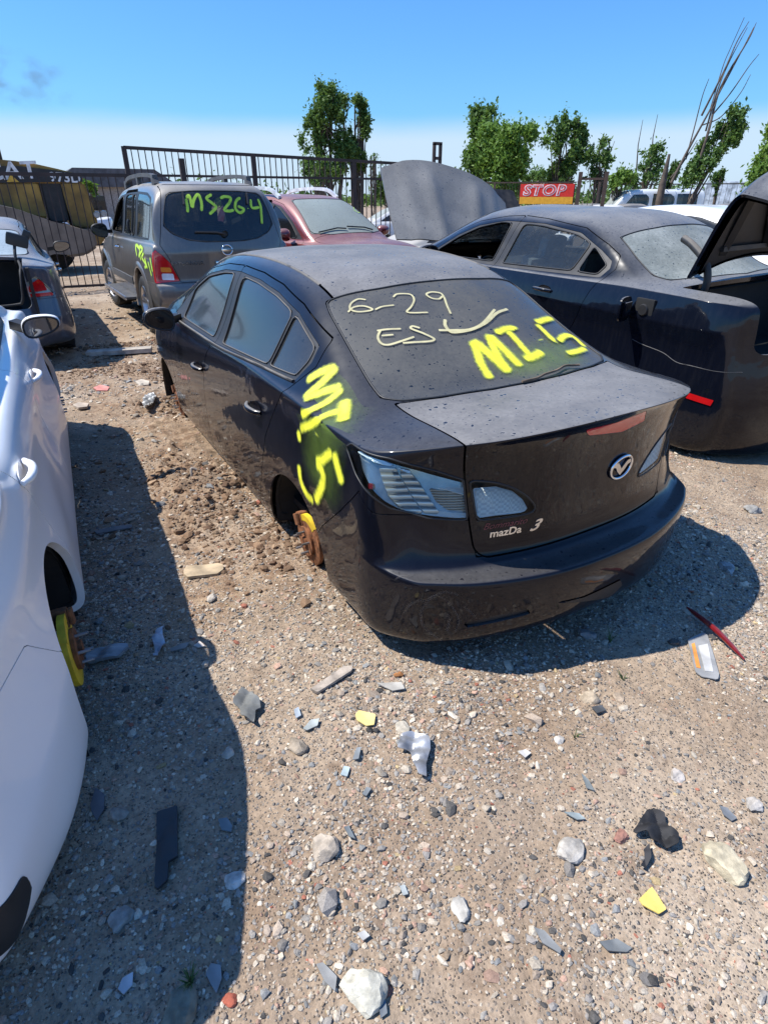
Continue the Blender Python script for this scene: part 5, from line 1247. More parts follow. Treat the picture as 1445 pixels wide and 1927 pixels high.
def ground_mat():
    t = NT('dirt_and_gravel'); c = t.co()
    n1 = t.noise(c, .7, 5, .6); n2 = t.noise(c, 5.5, 6, .65); n3 = t.noise(c, 60, 5, .7)
    base = t.mix(t.ramp(n1, .35, .68), (.25, .180, .122), (.41, .328, .242))
    base = t.mix(t.ramp(n2, .48, .72, 0, .7), base, (.17, .108, .068))
    base = t.mix(t.ramp(t.noise(c, 2.1, 3), .55, .75, 0, .5), base, (.42, .335, .25))
    sp2 = t.n('SeparateXYZ'); t.set(sp2.inputs[0], c)   # churned brown soil down the lane between the two near cars
    lane = t.math('MULTIPLY', t.ramp(t.math('ABSOLUTE', t.math('SUBTRACT', sp2.outputs['Y'], 1.1)), .85, .25), t.ramp(sp2.outputs['X'], .55, 1.1))
    lane = t.math('MULTIPLY', lane, t.ramp(sp2.outputs['X'], 12, 6)); soil = t.math('MULTIPLY', lane, t.ramp(t.noise(c, 3.2, 6, .7), .38, .62, .25, 1))
    base = t.mix(t.math('MULTIPLY', soil, .85), base, t.mix(t.ramp(t.noise(c, 14, 5), .4, .65), (.19, .115, .068), (.345, .245, .158)))
    gr = t.n('TexVoronoi'); t.set(gr.inputs['Vector'], c); gr.inputs['Scale'].default_value = 135
    g2 = t.n('TexVoronoi'); t.set(g2.inputs['Vector'], c); g2.inputs['Scale'].default_value = 62
    s1 = t.n('SeparateXYZ'); t.set(s1.inputs[0], gr.outputs['Color']); s2 = t.n('SeparateXYZ'); t.set(s2.inputs[0], g2.outputs['Color'])
    cr1 = t.n('ValToRGB'); e = cr1.color_ramp; e.elements[0].position = 0; e.elements[0].color = (.07, .065, .06, 1); e.elements[1].position = 1; e.elements[1].color = (.48, .42, .35, 1)
    for p_, cc in ((.3, (.19, .15, .12, 1)), (.5, (.30, .24, .18, 1)), (.7, (.20, .20, .20, 1)), (.85, (.42, .33, .26, 1))):
        x_ = e.elements.new(p_); x_.color = cc
    t.set(cr1.inputs[0], s1.outputs['X'])
    m1 = t.math('MULTIPLY', t.ramp(gr.outputs['Distance'], .50, .30), t.ramp(s1.outputs['Y'], .45, .55))
    dens = t.math('MULTIPLY', t.ramp(t.noise(c, 1.3, 4), .35, .6, .25, .9), t.math('SUBTRACT', 1.0, t.math('MULTIPLY', soil, .65)))
    base = t.mix(t.math('MULTIPLY', m1, dens), base, cr1.outputs[0])
    cr2 = t.n('ValToRGB'); cr2.color_ramp.elements[0].color = (.16, .15, .14, 1); cr2.color_ramp.elements[1].color = (.52, .46, .38, 1); t.set(cr2.inputs[0], s2.outputs['X'])
    m2 = t.math('MULTIPLY', t.ramp(g2.outputs['Distance'], .42, .26), t.ramp(s2.outputs['Y'], .72, .78)); m2 = t.math('MULTIPLY', m2, dens)
    base = t.mix(m2, base, cr2.outputs[0])
    v = t.n('HueSaturation'); t.set(v.inputs['Color'], base); t.set(v.inputs['Value'], t.ramp(n3, .25, .75, .72, 1.28))
    hgt = t.math('ADD', t.math('ADD', t.math('MULTIPLY', m1, t.ramp(gr.outputs['Distance'], .5, 0)), t.math('MULTIPLY', t.math('MULTIPLY', m2, t.ramp(g2.outputs['Distance'], .42, 0)), 2.0)), t.math('MULTIPLY', n3, .9))
    hgt = t.math('ADD', hgt, t.math('MULTIPLY', n2, 1.5))
    t.pbsdf(Base_Color=v.outputs[0], Roughness=.95, Specular_IOR_Level=.2, Normal=t.bump(hgt, 1.0, .006)); return t.m
M['ground'] = ground_mat()
ground = mesh_np('ground', GV, GF, M['ground'], smooth=True); ground['kind'] = 'structure'
# loose stones of the gravel: real geometry, far too many to count
def ico():
    bm = bmesh.new(); bmesh.ops.create_icosphere(bm, subdivisions=1, radius=1); V = np.array([v.co[:] for v in bm.verts]); F = np.array([[v.index for v in f.verts] for f in bm.faces]); bm.free(); return V, F
IV, IF = ico()
PAL = np.array([(.50, .43, .34), (.58, .51, .41), (.40, .32, .25), (.44, .27, .20), (.24, .23, .22), (.30, .29, .27), (.07, .07, .07), (.22, .24, .25), (.64, .57, .46), (.34, .25, .17), (.48, .36, .18), (.36, .10, .06)])
PAL = PAL*.80+np.array([(.40, .32, .235)])*.20*np.where(PAL.mean(1) > .12, 1, .35)[:, None]
PW_ = np.array([.17, .13, .17, .07, .12, .10, .07, .05, .05, .05, .01, .01]); PW_ = PW_/PW_.sum()
def stones(x, y, size, name, seed=1, sink=.35, pal=None):
    r = np.random.default_rng(seed); n = len(x); nv = len(IV)
    var = IV[None]*(1+(r.random((16, nv, 1))-.5)*.65); k = r.integers(0, 16, n)
    P = var[k]                                            # n,nv,3
    sc = np.stack([size*(.7+.6*r.random(n)), size*(.55+.5*r.random(n)), size*(.3+.45*r.random(n))], 1)[:, None, :]
    P = P*sc
    a = r.random(n)*2*np.pi; ca, sa = np.cos(a)[:, None], np.sin(a)[:, None]; tl = (r.random(n)-.5)*.9; ct, st = np.cos(tl)[:, None], np.sin(tl)[:, None]
    X, Y, Z = P[..., 0], P[..., 1], P[..., 2]; X, Z = X*ct-Z*st, X*st+Z*ct; X, Y = X*ca-Y*sa, X*sa+Y*ca
    zz = hz(x, y)+sc[:, 0, 2]*(1-2*sink)*.8
    P = np.stack([X+x[:, None], Y+y[:, None], Z+zz[:, None]], -1).reshape(-1, 3)
    F = (IF[None]+(np.arange(n)*nv)[:, None, None]).reshape(-1, 3); F = np.concatenate([F, F[:, 2:3]], 1)
    o = mesh_np(name, P, F, M['gravel'], smooth=False)
    c = (PAL[r.choice(len(PAL), n, p=PW_)] if pal is None else pal[r.integers(0, len(pal), n)])*(.62+.5*r.random((n, 1))); ca_ = o.data.color_attributes.new('tone', 'FLOAT_COLOR', 'POINT')
    ca_.data.foreach_set('color', np.concatenate([np.repeat(c, nv, 0), np.ones((n*nv, 1))], 1).astype(np.float32).ravel()); return o
def stone_mat():
    t = NT('loose_stone'); a = t.n('Attribute'); a.attribute_name = 'tone'; c = t.co(); n = t.noise(c, 220, 4, .6)
    v = t.n('HueSaturation'); t.set(v.inputs['Color'], a.outputs['Color']); t.set(v.inputs['Value'], t.ramp(n, .25, .75, .75, 1.2))
    t.pbsdf(Base_Color=v.outputs[0], Roughness=.85, Specular_IOR_Level=.3, Normal=t.bump(n, .5, .002)); return t.m
M['gravel'] = stone_mat()
def scatter(n, x0, x1, y0, y1, dens=None, seed=3):
    r = np.random.default_rng(seed); x = x0+(x1-x0)*r.random(n); y = y0+(y1-y0)*r.random(n)
    k = r.random(n) < (dens(x, y) if dens else 1); return x[k], y[k]
lane_ = lambda x, y: np.exp(-((y-1.05)/.6)**2)*np.clip((x-.6)/.5, 0, 1)
clump = lambda x, y: (1-.62*lane_(x, y))*np.clip(.25+1.5*(vnoise(x*2.3+40, y*2.3, 2)-.30)+.5*(vnoise(x*8, y*8, 3)-.5), .12, 1)
def inframe(x, y, m_=.04):
    D0 = x-CAM[0]; D1 = y-CAM[1]; D2 = -CAM[2]; f_ = D0*cf[0]+D1*cf[1]+D2*cf[2]; u = (D0*cr[0]+D1*cr[1]+D2*cr[2])/f_*FPX/PW; v = (D0*cd[0]+D1*cd[1]+D2*cd[2])/f_*FPX/PH
    return (f_ > 0) & (np.abs(u) < .5+m_) & (v < .5+m_)
GXY, GSZ = [], []
for (n, a, sz, sp_, sd_) in ((120000, (-1.2, 1.5, -2.3, 2.4), .0034, .45, 11), (46000, (-1.2, 2.2, -2.3, 2.4), .0056, .4, 12), (11000, (-1.2, 3.2, -2.3, 2.4), .0085, .35, 13), (26000, (1.3, 5.5, -1.9, 2.1), .0065, .5, 14), (6000, (2.0, 9, -1.9, 2.3), .011, .5, 15), (900, (-1.2, 12, -2.4, 2.4), .018, .35, 16), (5000, (5, 14, -1.0, 2.6), .016, .5, 17)):
    x, y = scatter(n, *a, clump, sd_); k = inframe(x, y, .12); x, y = x[k], y[k]; GXY.append((x, y)); GSZ.append(sz*np.exp(sp_*np.random.default_rng(sd_+50).normal(size=len(x))))
soil_d = lambda x, y: lane_(x, y)*np.clip(2.2*(vnoise(x*2.1, y*2.6, 1)-.42), 0, 1)
NSOIL = []
for (n, sz, sd_) in ((30000, .006, 71), (9000, .011, 72), (1800, .02, 73)):
    x, y = scatter(n, .6, 7.5, .2, 2.0, soil_d, sd_); k = inframe(x, y, .1); NSOIL.append((x[k], y[k], sz*np.exp(.4*np.random.default_rng(sd_).normal(size=k.sum()))))
gxx = np.concatenate([p[0] for p in GXY]); gyy = np.concatenate([p[1] for p in GXY]); gs = np.concatenate(GSZ)
kk = ~((gxx > .25) & (gxx < 4.5) & (np.abs(gyy) < .72)); gxx, gyy, gs = gxx[kk], gyy[kk], np.minimum(gs[kk], .034)
gravel = stones(gxx, gyy, gs, 'gravel', 5); gravel['kind'] = 'stuff'
clods = stones(np.concatenate([a[0] for a in NSOIL]), np.concatenate([a[1] for a in NSOIL]), np.minimum(np.concatenate([a[2] for a in NSOIL]), .035), 'dirt_clods', 9, .3, np.array([(.26, .165, .10), (.20, .125, .075), (.32, .22, .14), (.15, .09, .055)])); clods['kind'] = 'stuff'
# debris -------------------------------------------------------------
def ray_ground(u, v, z=0.0):
    d = cf+cr*((u-PW/2)/FPX)+cd*((v-PH/2)/FPX); t = (z-CAM[2])/d[2]; p = CAM+d*t; return float(p[0]), float(p[1])
def rock(name, u, v, size, col, label, cat='stone', flat=.7, seed=0, long=1.25):
    x, y = ray_ground(u, v); r = np.random.default_rng(seed); bm = bmesh.new(); bmesh.ops.create_icosphere(bm, subdivisions=3, radius=1)
    pl = r.normal(size=(9, 3)); pl /= np.linalg.norm(pl, axis=1)[:, None]; dd = .52+.36*r.random(9)
    for w in bm.verts:
        p = np.array(w.co[:]); k = 1.0
        for a_, b_ in zip(pl, dd):
            q_ = p@a_
            if q_ > b_: k = min(k, b_/q_)
        p = p*k*(1+.05*math.sin(7*p[0]+seed)+.04*math.sin(11*p[1]+3*p[2])); w.co = (p[0]*size*long, p[1]*size, p[2]*size*flat)
    o = bm_obj(name, bm, simple('rock_'+str(seed), tuple(c_*.78 for c_ in col), .9, var=.35, vscale=25, bump=.8, bscale=70), angle=18); o.location = (x, y, float(hz(x, y))+size*flat*.28); o.rotation_euler = (0, 0, r.random()*6)
    return tag(o, label, cat)
SEEDS = [(612, 1600, .044, (.48, .41, .33), 'cream fist-sized stone on sunlit gravel, the largest in mid-foreground'), (562, 1402, .034, (.36, .30, .23), 'smooth tan stone beside the yellow plastic shard'), (1072, 1602, .040, (.50, .46, .40), 'pale knobbly stone left of the black rag'),
 (1358, 1628, .050, (.60, .52, .36), 'cream elongated stone lying right of the black rag'), (1270, 1462, .026, (.58, .52, .46), 'small rounded white stone above the black rag'), (1168, 1572, .022, (.40, .20, .15), 'small reddish stone beside the black rag'),
 (400, 1130, .024, (.58, .52, .44), 'white stone just below the tan sandal-shaped plate'), (1365, 1068, .044, (.36, .36, .35), 'grey stone lit at the edge of the black sedan shadow'), (1104, 1192, .036, (.26, .25, .24), 'rounded grey stone in shade under the rear bumper'),
 (1110, 1312, .034, (.52, .42, .30), 'tan stone with an ochre face just outside the bumper shadow'), (1162, 1310, .026, (.52, .40, .28), 'small orange-tan stone right of another tan stone below the bumper'), (758, 1374, .028, (.54, .49, .40), 'pale stone touching the crumpled foil scrap'),
 (680, 1855, .058, (.66, .63, .52), 'large chalky white stone at the bottom of the gravel foreground'), (440, 1655, .026, (.60, .58, .54), 'white blocky stone on the shadow edge near the white sedan'), (225, 1532, .030, (.36, .31, .26), 'brown-grey stone in the white sedan shadow beside the dark plastic strip'),
 (338, 1900, .040, (.22, .21, .16), 'olive-grey stone at the bottom in the white sedan shadow'), (230, 1730, .034, (.36, .34, .31), 'grey stone in shade below the dark plastic strip'), (430, 1415, .022, (.56, .50, .42), 'pale angular stone on the shadow edge below the crumpled grey scrap'),
 (866, 1710, .026, (.55, .52, .46), 'light rounded stone in the middle of the foreground gravel'), (1415, 1520, .026, (.56, .52, .47), 'whitish stone near the right edge above the cream elongated stone'), (1415, 960, .05, (.30, .29, .27), 'flat grey stone in the shade under the dark blue-black sedan'),
 (1052, 1394, .018, (.62, .58, .52), 'tiny white stone midway between the foil scrap and the bumper shadow'), (432, 1880, .016, (.45, .12, .07), 'tiny brick-red stone near the shadow edge at the bottom'), (750, 1274, .016, (.42, .18, .06), 'small rust-orange stone below the dented bumper corner')]
for k, (u, v, s_, c_, lb) in enumerate(SEEDS): rock('stone', u, v, s_, c_, lb, 'stone', .62+.03*(k % 5), k+1, 1.1+.1*(k % 4))
def sheet(name, pix, mt, label, cat, thick=.003, lift=.012, crumple=0.0, seed=0, n=14, parent=None):
    """a thin solid piece lying on the ground, outline given by ground points"""
    P = [ray_ground(u, v) for u, v in pix]; xs, ys = [p[0] for p in P], [p[1] for p in P]; cx_, cy_ = sum(xs)/len(xs), sum(ys)/len(ys)
    X = np.linspace(min(xs)-.002, max(xs)+.002, n*2); Y = np.linspace(min(ys)-.002, max(ys)+.002, n*2); A, B = np.meshgrid(X, Y, indexing='ij')
    V = np.stack([A, B, np.zeros_like(A)], -1).reshape(-1, 3); q = np.arange(A.size).reshape(A.shape); F = np.stack([q[:-1, :-1], q[1:, :-1], q[1:, 1:], q[:-1, 1:]], -1).reshape(-1, 4)
    S = Surf(V, np.tile([0, 0, 1.0], (len(V), 1)), F).keep(polysd(V[:, 0], V[:, 1], P)); w = S.V
    z0 = float(hz(cx_, cy_))+lift*.45+.003
    f1, f2 = 18+seed % 5, 27+seed % 7
    z = crumple*(np.abs(np.sin(w[:, 0]*f1*1.3+w[:, 1]*f2+seed))+.6*np.abs(np.sin(w[:, 0]*f2*1.9-w[:, 1]*f1*1.4))+.4*vnoise(w[:, 0]*60, w[:, 1]*60, 1))
    top = np.stack([w[:, 0]-cx_, w[:, 1]-cy_, z+thick], 1); botm = top-np.array([0, 0, thick]); nv = len(w)
    E = np.concatenate([S.F[:, [0, 1]], S.F[:, [1, 2]], S.F[:, [2, 3]], S.F[:, [3, 0]]]); E = E[E[:, 0] != E[:, 1]]; kk_ = np.sort(E, 1); kk_ = kk_[:, 0]*nv+kk_[:, 1]; u_, ix, cn = np.unique(kk_, return_index=True, return_counts=True); Bd = E[ix[cn == 1]]
    FF = np.concatenate([S.F, S.F[:, ::-1]+nv, np.stack([Bd[:, 1], Bd[:, 0], Bd[:, 0]+nv, Bd[:, 1]+nv], 1)])
    Fl = [tuple(f) if len(set(f)) == 4 else tuple(dict.fromkeys(f)) for f in FF.tolist()]
    bm = bmesh.new(); vs_ = [bm.verts.new(p) for p in np.concatenate([top, botm])]
    for f in Fl:
        try: bm.faces.new([vs_[i] for i in f])
        except ValueError: pass
    o = bm_obj(name, bm, mt, parent, angle=25)
    if parent is None: o.location = (cx_, cy_, z0)
    return tag(o, label, cat) if label else o
def zz(ox, oy, sc, L_): return [(ox+x/sc, oy+y/sc) for x, y in L_]
G8 = lambda L_: zz(500, 1200, 1.529, L_); G7 = lambda L_: zz(0, 1150, 2.48, L_); G6 = lambda L_: zz(0, 600, 2.964, L_); G5 = lambda L_: zz(1100, 620, 2.835, L_)
Mf = lambda n, c, r=.6, **k: simple(n, c, r, **k)
sheet('sandal_sole', G6([(1030, 1415), (1050, 1395), (1130, 1392), (1220, 1380), (1250, 1390), (1250, 1415), (1215, 1440), (1120, 1450), (1050, 1458), (1030, 1440)]), Mf('tan_board', (.40, .31, .20), .8, var=.4), 'tan rounded flat sole-shaped plate lying in the sun between the cars', 'scrap plate', .014, .012)
sheet('wood_slat', G8([(130, 155), (225, 90), (250, 88), (248, 102), (150, 165)]), Mf('weathered_wood', (.34, .29, .24), .85, var=.4, vscale=20), 'short weathered grey wood slat on the gravel below the black sedan', 'wood scrap', .012, .012)
sheet('foil_scrap', G8([(378, 338), (390, 300), (420, 290), (470, 305), (473, 340), (460, 385), (462, 420), (440, 415), (425, 385), (415, 345)]), M['foil'] if 'foil' in M else Mf('foil', (.30, .31, .33), .4, metal=.3, var=.5), 'crumpled silver-grey foil scrap on sunlit gravel', 'foil scrap', .002, .010, .014, 3)
sheet('black_rag', G8([(1052, 565), (1098, 505), (1112, 495), (1140, 520), (1150, 560), (1182, 580), (1180, 610), (1150, 618), (1110, 600), (1090, 575), (1060, 575)]), Mf('black_cloth', (.018, .018, .02), .75, var=.5), 'crumpled black rag on gravel at the lower right', 'rag', .003, .008, .018, 5)
sheet('rag_strip', G8([(1085, 610), (1100, 600), (1105, 640), (1090, 668), (1075, 660), (1088, 640)]), Mf('black_cloth2', (.03, .03, .033), .8), 'thin black torn strip just below the black rag', 'rag', .003, .008, .015, 6)
sheet('yellow_shard', G8([(258, 232), (268, 220), (316, 232), (312, 262), (290, 265), (262, 248)]), Mf('yellow_shard', (.72, .58, .22), .5, var=.2), 'pale yellow plastic shard near the middle of the gravel', 'plastic shard', .004, .012)
sheet('yellow_shard', G8([(1070, 760), (1108, 722), (1150, 785), (1128, 800), (1080, 775)]), Mf('yellow_shard2', (.75, .56, .14), .5, var=.2), 'triangular yellow plastic shard below the black rag', 'plastic shard', .004, .015, .004)
sheet('cloth_scrap', G7([(1088, 440), (1118, 400), (1130, 378), (1175, 390), (1215, 430), (1220, 465), (1195, 480), (1190, 535), (1130, 505), (1120, 465)]), Mf('grey_felt', (.16, .165, .16), .9, var=.4), 'crumpled dark grey felt scrap on gravel left of the wood slat', 'cloth scrap', .004, .010, .014, 9)
sheet('plastic_strip', G7([(735, 950), (830, 915), (832, 1150), (790, 1180), (785, 1260), (735, 1310), (725, 1280), (735, 1100)]), Mf('black_trim', (.022, .023, .026), .45, var=.3), 'long dark plastic trim strip lying in the white sedan shadow', 'trim strip', .010, .010, .004)
sheet('crushed_bottle', G7([(405, 225), (420, 200), (520, 172), (600, 165), (608, 185), (560, 220), (490, 240), (415, 252)]), Mf('clear_plastic', (.22, .23, .24), .35, var=.5), 'flattened clear plastic bottle in shade beside the yellow hub', 'bottle', .012, .008, .006, 2)
sheet('paper_scrap', G7([(715, 145), (735, 110), (770, 85), (765, 130), (780, 170), (750, 200), (745, 235), (720, 232), (728, 190)]), Mf('white_blue_paper', (.38, .43, .50), .6, var=.5), 'crumpled bluish white wrapper in the white sedan shadow', 'wrapper', .002, .008, .02, 8)
sheet('grey_scrap', G7([(795, 180), (850, 155), (885, 150), (870, 175), (800, 192)]), Mf('grey_scrap', (.22, .22, .21), .8), 'flat light grey strip in shade right of the bluish wrapper', 'scrap', .004, .008)
sheet('white_shard', G7([(905, 170), (935, 148), (960, 172), (925, 178)]), Mf('white_shard', (.52, .47, .42), .7), 'white triangular shard on the shadow edge', 'plastic shard', .004, .010)
sheet('grey_shard', G7([(1018, 970), (1060, 962), (1085, 1000), (1080, 1028), (1035, 1020)]), Mf('grey_shard', (.17, .19, .20), .5), 'grey curved plastic shard lit at the shadow edge', 'plastic shard', .004, .010)
sheet('grey_shard', G7([(425, 910), (450, 830), (490, 860), (490, 930), (455, 985), (430, 940)]), Mf('dull_shard', (.12, .12, .13), .6), 'long dull grey shard in deep shade near the white bumper', 'plastic shard', .004, .008)
sheet('grey_shard', G7([(960, 1690), (985, 1640), (1030, 1650), (1035, 1710), (1010, 1780), (985, 1740)]), Mf('pale_grey_shard', (.24, .24, .24), .6), 'pale grey shard in shade near the bottom beside the shadow edge', 'plastic shard', .004, .008)
sheet('glass_shard', G7([(555, 1770), (575, 1720), (625, 1690), (622, 1750), (580, 1795)]), Mf('pale_blue_shard', (.45, .46, .48), .4), 'pale blue-white shard in shade at the bottom left', 'plastic shard', .004, .008)
for k, (pl, c_, lb) in enumerate([([(145, 940), (165, 935), (205, 975), (200, 1018), (170, 990)], (.25, .25, .24), 'slate-grey shard left of the chalky white stone'), ([(770, 835), (800, 845), (850, 900), (845, 912), (795, 880)], (.22, .225, .22), 'long thin slate shard in the lower middle gravel'), ([(960, 870), (1010, 860), (1055, 888), (1040, 900), (985, 895)], (.15, .16, .16), 'dark flat shard below the triangular yellow shard'),
      ([(855, 505), (900, 508), (920, 525), (895, 527)], (.26, .30, .30), 'narrow glassy shard left of the knobbly stone'), ([(905, 398), (925, 415), (942, 448), (920, 440)], (.17, .19, .19), 'small dark slate shard above the narrow glassy shard'), ([(318, 142), (390, 140), (400, 158), (365, 165)], (.40, .38, .34), 'pale flat sliver right of the wood slat'), ([(108, 270), (130, 245), (155, 242), (150, 262), (120, 275)], (.34, .37, .36), 'light grey flake left of the yellow shard'),
      ([(250, 365), (262, 330), (275, 328), (268, 362)], (.22, .24, .25), 'blue-grey sliver below the tan stone'), ([(215, 400), (225, 375), (243, 378), (235, 405)], (.38, .46, .48), 'small light blue wrapper piece on the gravel'), ([(277, 455), (290, 435), (304, 440), (290, 462)], (.17, .19, .20), 'small dark flake below the light blue wrapper'), ([(935, 205), (965, 200), (978, 215), (950, 224)], (.07, .075, .08), 'black flake touching the tan ochre-faced stone'),
      ([(225, 550), (240, 548), (258, 585), (240, 578)], (.14, .16, .17), 'narrow dark flake above the fist-sized stone'), ([(262, 855), (285, 845), (300, 860), (280, 875)], (.45, .44, .42), 'pale grey flake in the lower left gravel'), ([(385, 715), (400, 712), (410, 738), (395, 742)], (.36, .39, .38), 'pale greenish flake right of the fist-sized stone'), ([(325, 1040), (345, 1040), (350, 1080), (330, 1095)], (.13, .15, .17), 'dark slate flake near the chalky white stone'),
      ([(725, 335), (745, 328), (762, 338), (745, 352)], (.55, .53, .50), 'white flat chip right of the foil scrap'), ([(1300, 495), (1320, 500), (1350, 530), (1335, 538), (1310, 520)], (.17, .18, .19), 'dark grey splinter at the right of the gravel'), ([(82, 215), (95, 205), (103, 230), (88, 238)], (.35, .40, .45), 'bluish flake left of the pale stone row')]):
    sheet('flat_shard', G8(pl), Mf('shard_%d' % k, c_, .5, var=.3), lb, 'shard', .0035, .010, .002, k)
# cracked number plate bracket with orange stripe, red stick
pl = sheet('plastic_card', G5([(545, 1665), (625, 1625), (650, 1640), (690, 1770), (712, 1850), (705, 1878), (620, 1862), (585, 1835)]), Mf('clear_card', (.27, .27, .265), .35, var=.25), 'grey translucent plastic card with an orange stripe at the edge of the shadow', 'plastic card', .004, .014)
pc_ = pl.location.copy()
def on_card(pix, nm, mt):
    P = [ray_ground(u, v) for u, v in pix]; b = MB(); n = len(P); b.add([(x-pc_.x, y-pc_.y, .0072) for x, y in P]+[(x-pc_.x, y-pc_.y, .0042) for x, y in P], [tuple(range(n)), tuple(range(n, 2*n))[::-1]]+[(i, (i+1) % n, n+(i+1) % n, n+i) for i in range(n)]); return b.build(nm, mt, pl, smooth=False)
on_card(G5([(565, 1690), (580, 1685), (612, 1820), (590, 1815)]), 'orange_stripe', Mf('orange_print', (.75, .28, .06), .5)); on_card(G5([(600, 1700), (650, 1690), (680, 1840), (635, 1835)]), 'white_label', Mf('white_label', (.46, .455, .44), .6))
p0, p1, p2 = ray_ground(*G5([(540, 1498)])[0]), ray_ground(*G5([(690, 1640)])[0]), ray_ground(*G5([(848, 1770)])[0])
st_ = MB(); L3 = [Vector((p[0], p[1], float(hz(*p))+h)) for p, h in ((p0, .03), (p1, .035), (p2, .012))]
cc = catmull([tuple(v) for v in L3], 8); st_.tube([tuple(c) for c in cc], list(np.interp(np.linspace(0, 1, len(cc)), [0, .1, .5, .8, 1], [.004, .010, .013, .010, .004])), 8)
tag(st_.build('red_trim_strip', Mf('dark_red_plastic', (.17, .010, .013), .3, coat=.6)), 'thin dark red plastic trim strip lying across the edge of the shadow', 'trim strip')
# pale curb-like plank in the lane, clod and scraps farther up
a, b = ray_ground(165, 668), ray_ground(285, 660)
tag(MB().bar((a[0], a[1], .02), (b[0]-.05, b[1], .03), .16, .05).build('plank', Mf('pale_plank', (.36, .32, .27), .85, var=.3)), 'pale board lying across the lane in front of the blue-grey sedan', 'board')
sheet('pink_shard', G6([(520, 375), (560, 360), (610, 372), (600, 392), (540, 390)]), Mf('pink_scrap', (.55, .22, .18), .7), 'flat pink scrap in the lane between the cars', 'scrap', .01, .02)
sheet('bumper_scrap', G6([(800, 500), (810, 455), (850, 435), (880, 455), (862, 480), (835, 512), (815, 515)]), Mf('white_grey_scrap', (.42, .42, .40), .5, var=.5), 'torn black and white plastic piece near the front hub of the black sedan', 'scrap', .006, .02, .03, 4)
sheet('flat_stone', G6([(755, 345), (790, 335), (835, 345), (830, 365), (780, 370)]), Mf('cream_slab', (.46, .40, .32), .85), 'cream flat slab in the sunlit lane near the black sedan mirror', 'stone slab', .02, .01)
sheet('flat_stone', G6([(410, 490), (440, 475), (500, 480), (490, 500), (440, 505)]), Mf('tan_slab', (.40, .33, .26), .85), 'tan flat slab beside the white sedan front wheel opening', 'stone slab', .02, .01)
sheet('thin_slat', G6([(530, 1195), (640, 1170), (740, 1160), (745, 1175), (660, 1190), (545, 1212)]), Mf('grey_slat', (.16, .15, .145), .8), 'thin grey slat in the white sedan shadow', 'slat', .006, .012)
u_ = ray_ground(362, 915)
hk = catmull([(u_[0], u_[1], .0), (u_[0]+.01, u_[1]-.01, .07), (u_[0]+.03, u_[1]-.02, .11), (u_[0]+.02, u_[1]-.05, .10)], 6)
tag(tube_obj('bent_hook', [tuple(c) for c in hk], .010, Mf('rusty_hook', (.28, .24, .20), .6)), 'bent metal hook sticking up out of the dirt in the lane', 'hook')
# a few green sprouts
def tuft(u, v, n, h, label, seed):
    x, y = ray_ground(u, v); r = random.Random(seed); b = MB()
    for k in range(n):
        a = r.random()*6.3; l = h*(.6+.5*r.random()); q = [(x+.01*math.cos(a)*r.random(), y+.01*math.sin(a)*r.random(), float(hz(x, y)))]
        for s in (.4, .75, 1): q.append((q[0][0]+math.cos(a)*l*.5*s*s, q[0][1]+math.sin(a)*l*.5*s*s, q[0][2]+l*s*(1-.25*s)))
        b.tube(q, [.0016, .0014, .001, .0004], 4)
    tag(b.build('weed_tuft', Mf('weed_green_%d' % seed, (.06, .11, .03), .7)), label, 'weed')
tuft(1172, 1275, 9, .05, 'small green sprout at the front edge of the bumper shadow', 1); tuft(1148, 1200, 8, .08, 'thin grass tuft in shade beneath the rear bumper', 2); tuft(1082, 1388, 7, .04, 'tiny green sprout on sunlit gravel left of centre right', 3); tuft(360, 1850, 26, .05, 'dark weed tuft near the bottom inside the white sedan shadow', 4)
# ------------------------------------------------------------------ background
def at(u, dist, v=374.0):
    """ground point in the compass direction of picture column u at a horizontal distance, and the height seen at row v"""
    d = cf+cr*((u-PW/2)/FPX)+cd*((v-PH/2)/FPX); h = math.hypot(d[0], d[1]); t = dist/h; p = CAM+d*t; return float(p[0]), float(p[1]), float(p[2])
M['fence'] = simple('rusty_dark_iron', (.045, .030, .026), .7, var=.4, vscale=4)
def fence(name, a, b, z0, z1, label, rails, pitch=.115, r=.009, posts=(), lean=0.0, mt=None, pr=.035, pt=None):
    mt = mt or M['fence']; a, b = Vector((*a, 0)), Vector((*b, 0)); L_ = (b-a).length; d = (b-a)/L_; nrm = Vector((-d.y, d.x, 0))
    rt = empty(name, (a.x, a.y, 0), (0, 0, math.atan2(d.y, d.x)), label, 'fence')
    z1f = z1 if callable(z1) else (lambda s: z1)
    pk = MB(); n = int(L_/pitch)
    for k in range(1, n):
        s = k*pitch; pk.bar((s, 0, z0+.01), (s, lean, z1f(s)-.02), r*2)
    pk.build('pickets', mt, rt, smooth=False)
    for zr in rails: MB().bar((0, lean*zr/2, zr if not callable(zr) else zr(0)), (L_, lean*zr/2, zr if not callable(zr) else zr(L_)), .045).build('rail', mt, rt, smooth=False)
    MB().bar((0, lean, z1f(0)-.02), (L_, lean, z1f(L_)-.02), .06).build('rail', mt, rt, smooth=False)
    for s in posts:
        MB().bar((s, 0, 0), (s, lean, (pt or z1f(s))+.0), pr*2).build('post', mt, rt, smooth=False)
    return rt
fence('metal_gate', (13.25, 5.2), (12.85, -.42), .05, 2.10, 'dark iron picket gate in front of the yellow machine', [.09], posts=(0, 5.6), pitch=.135)
g2 = fence('iron_fence', (13.25, -.50), (12.9, -7.6), .0, lambda s: 2.60-.024*s, 'tall dark iron picket fence behind the taupe SUV', [2.10], posts=(.0, 2.62, 5.0, 7.05), pitch=.13, pr=.045)
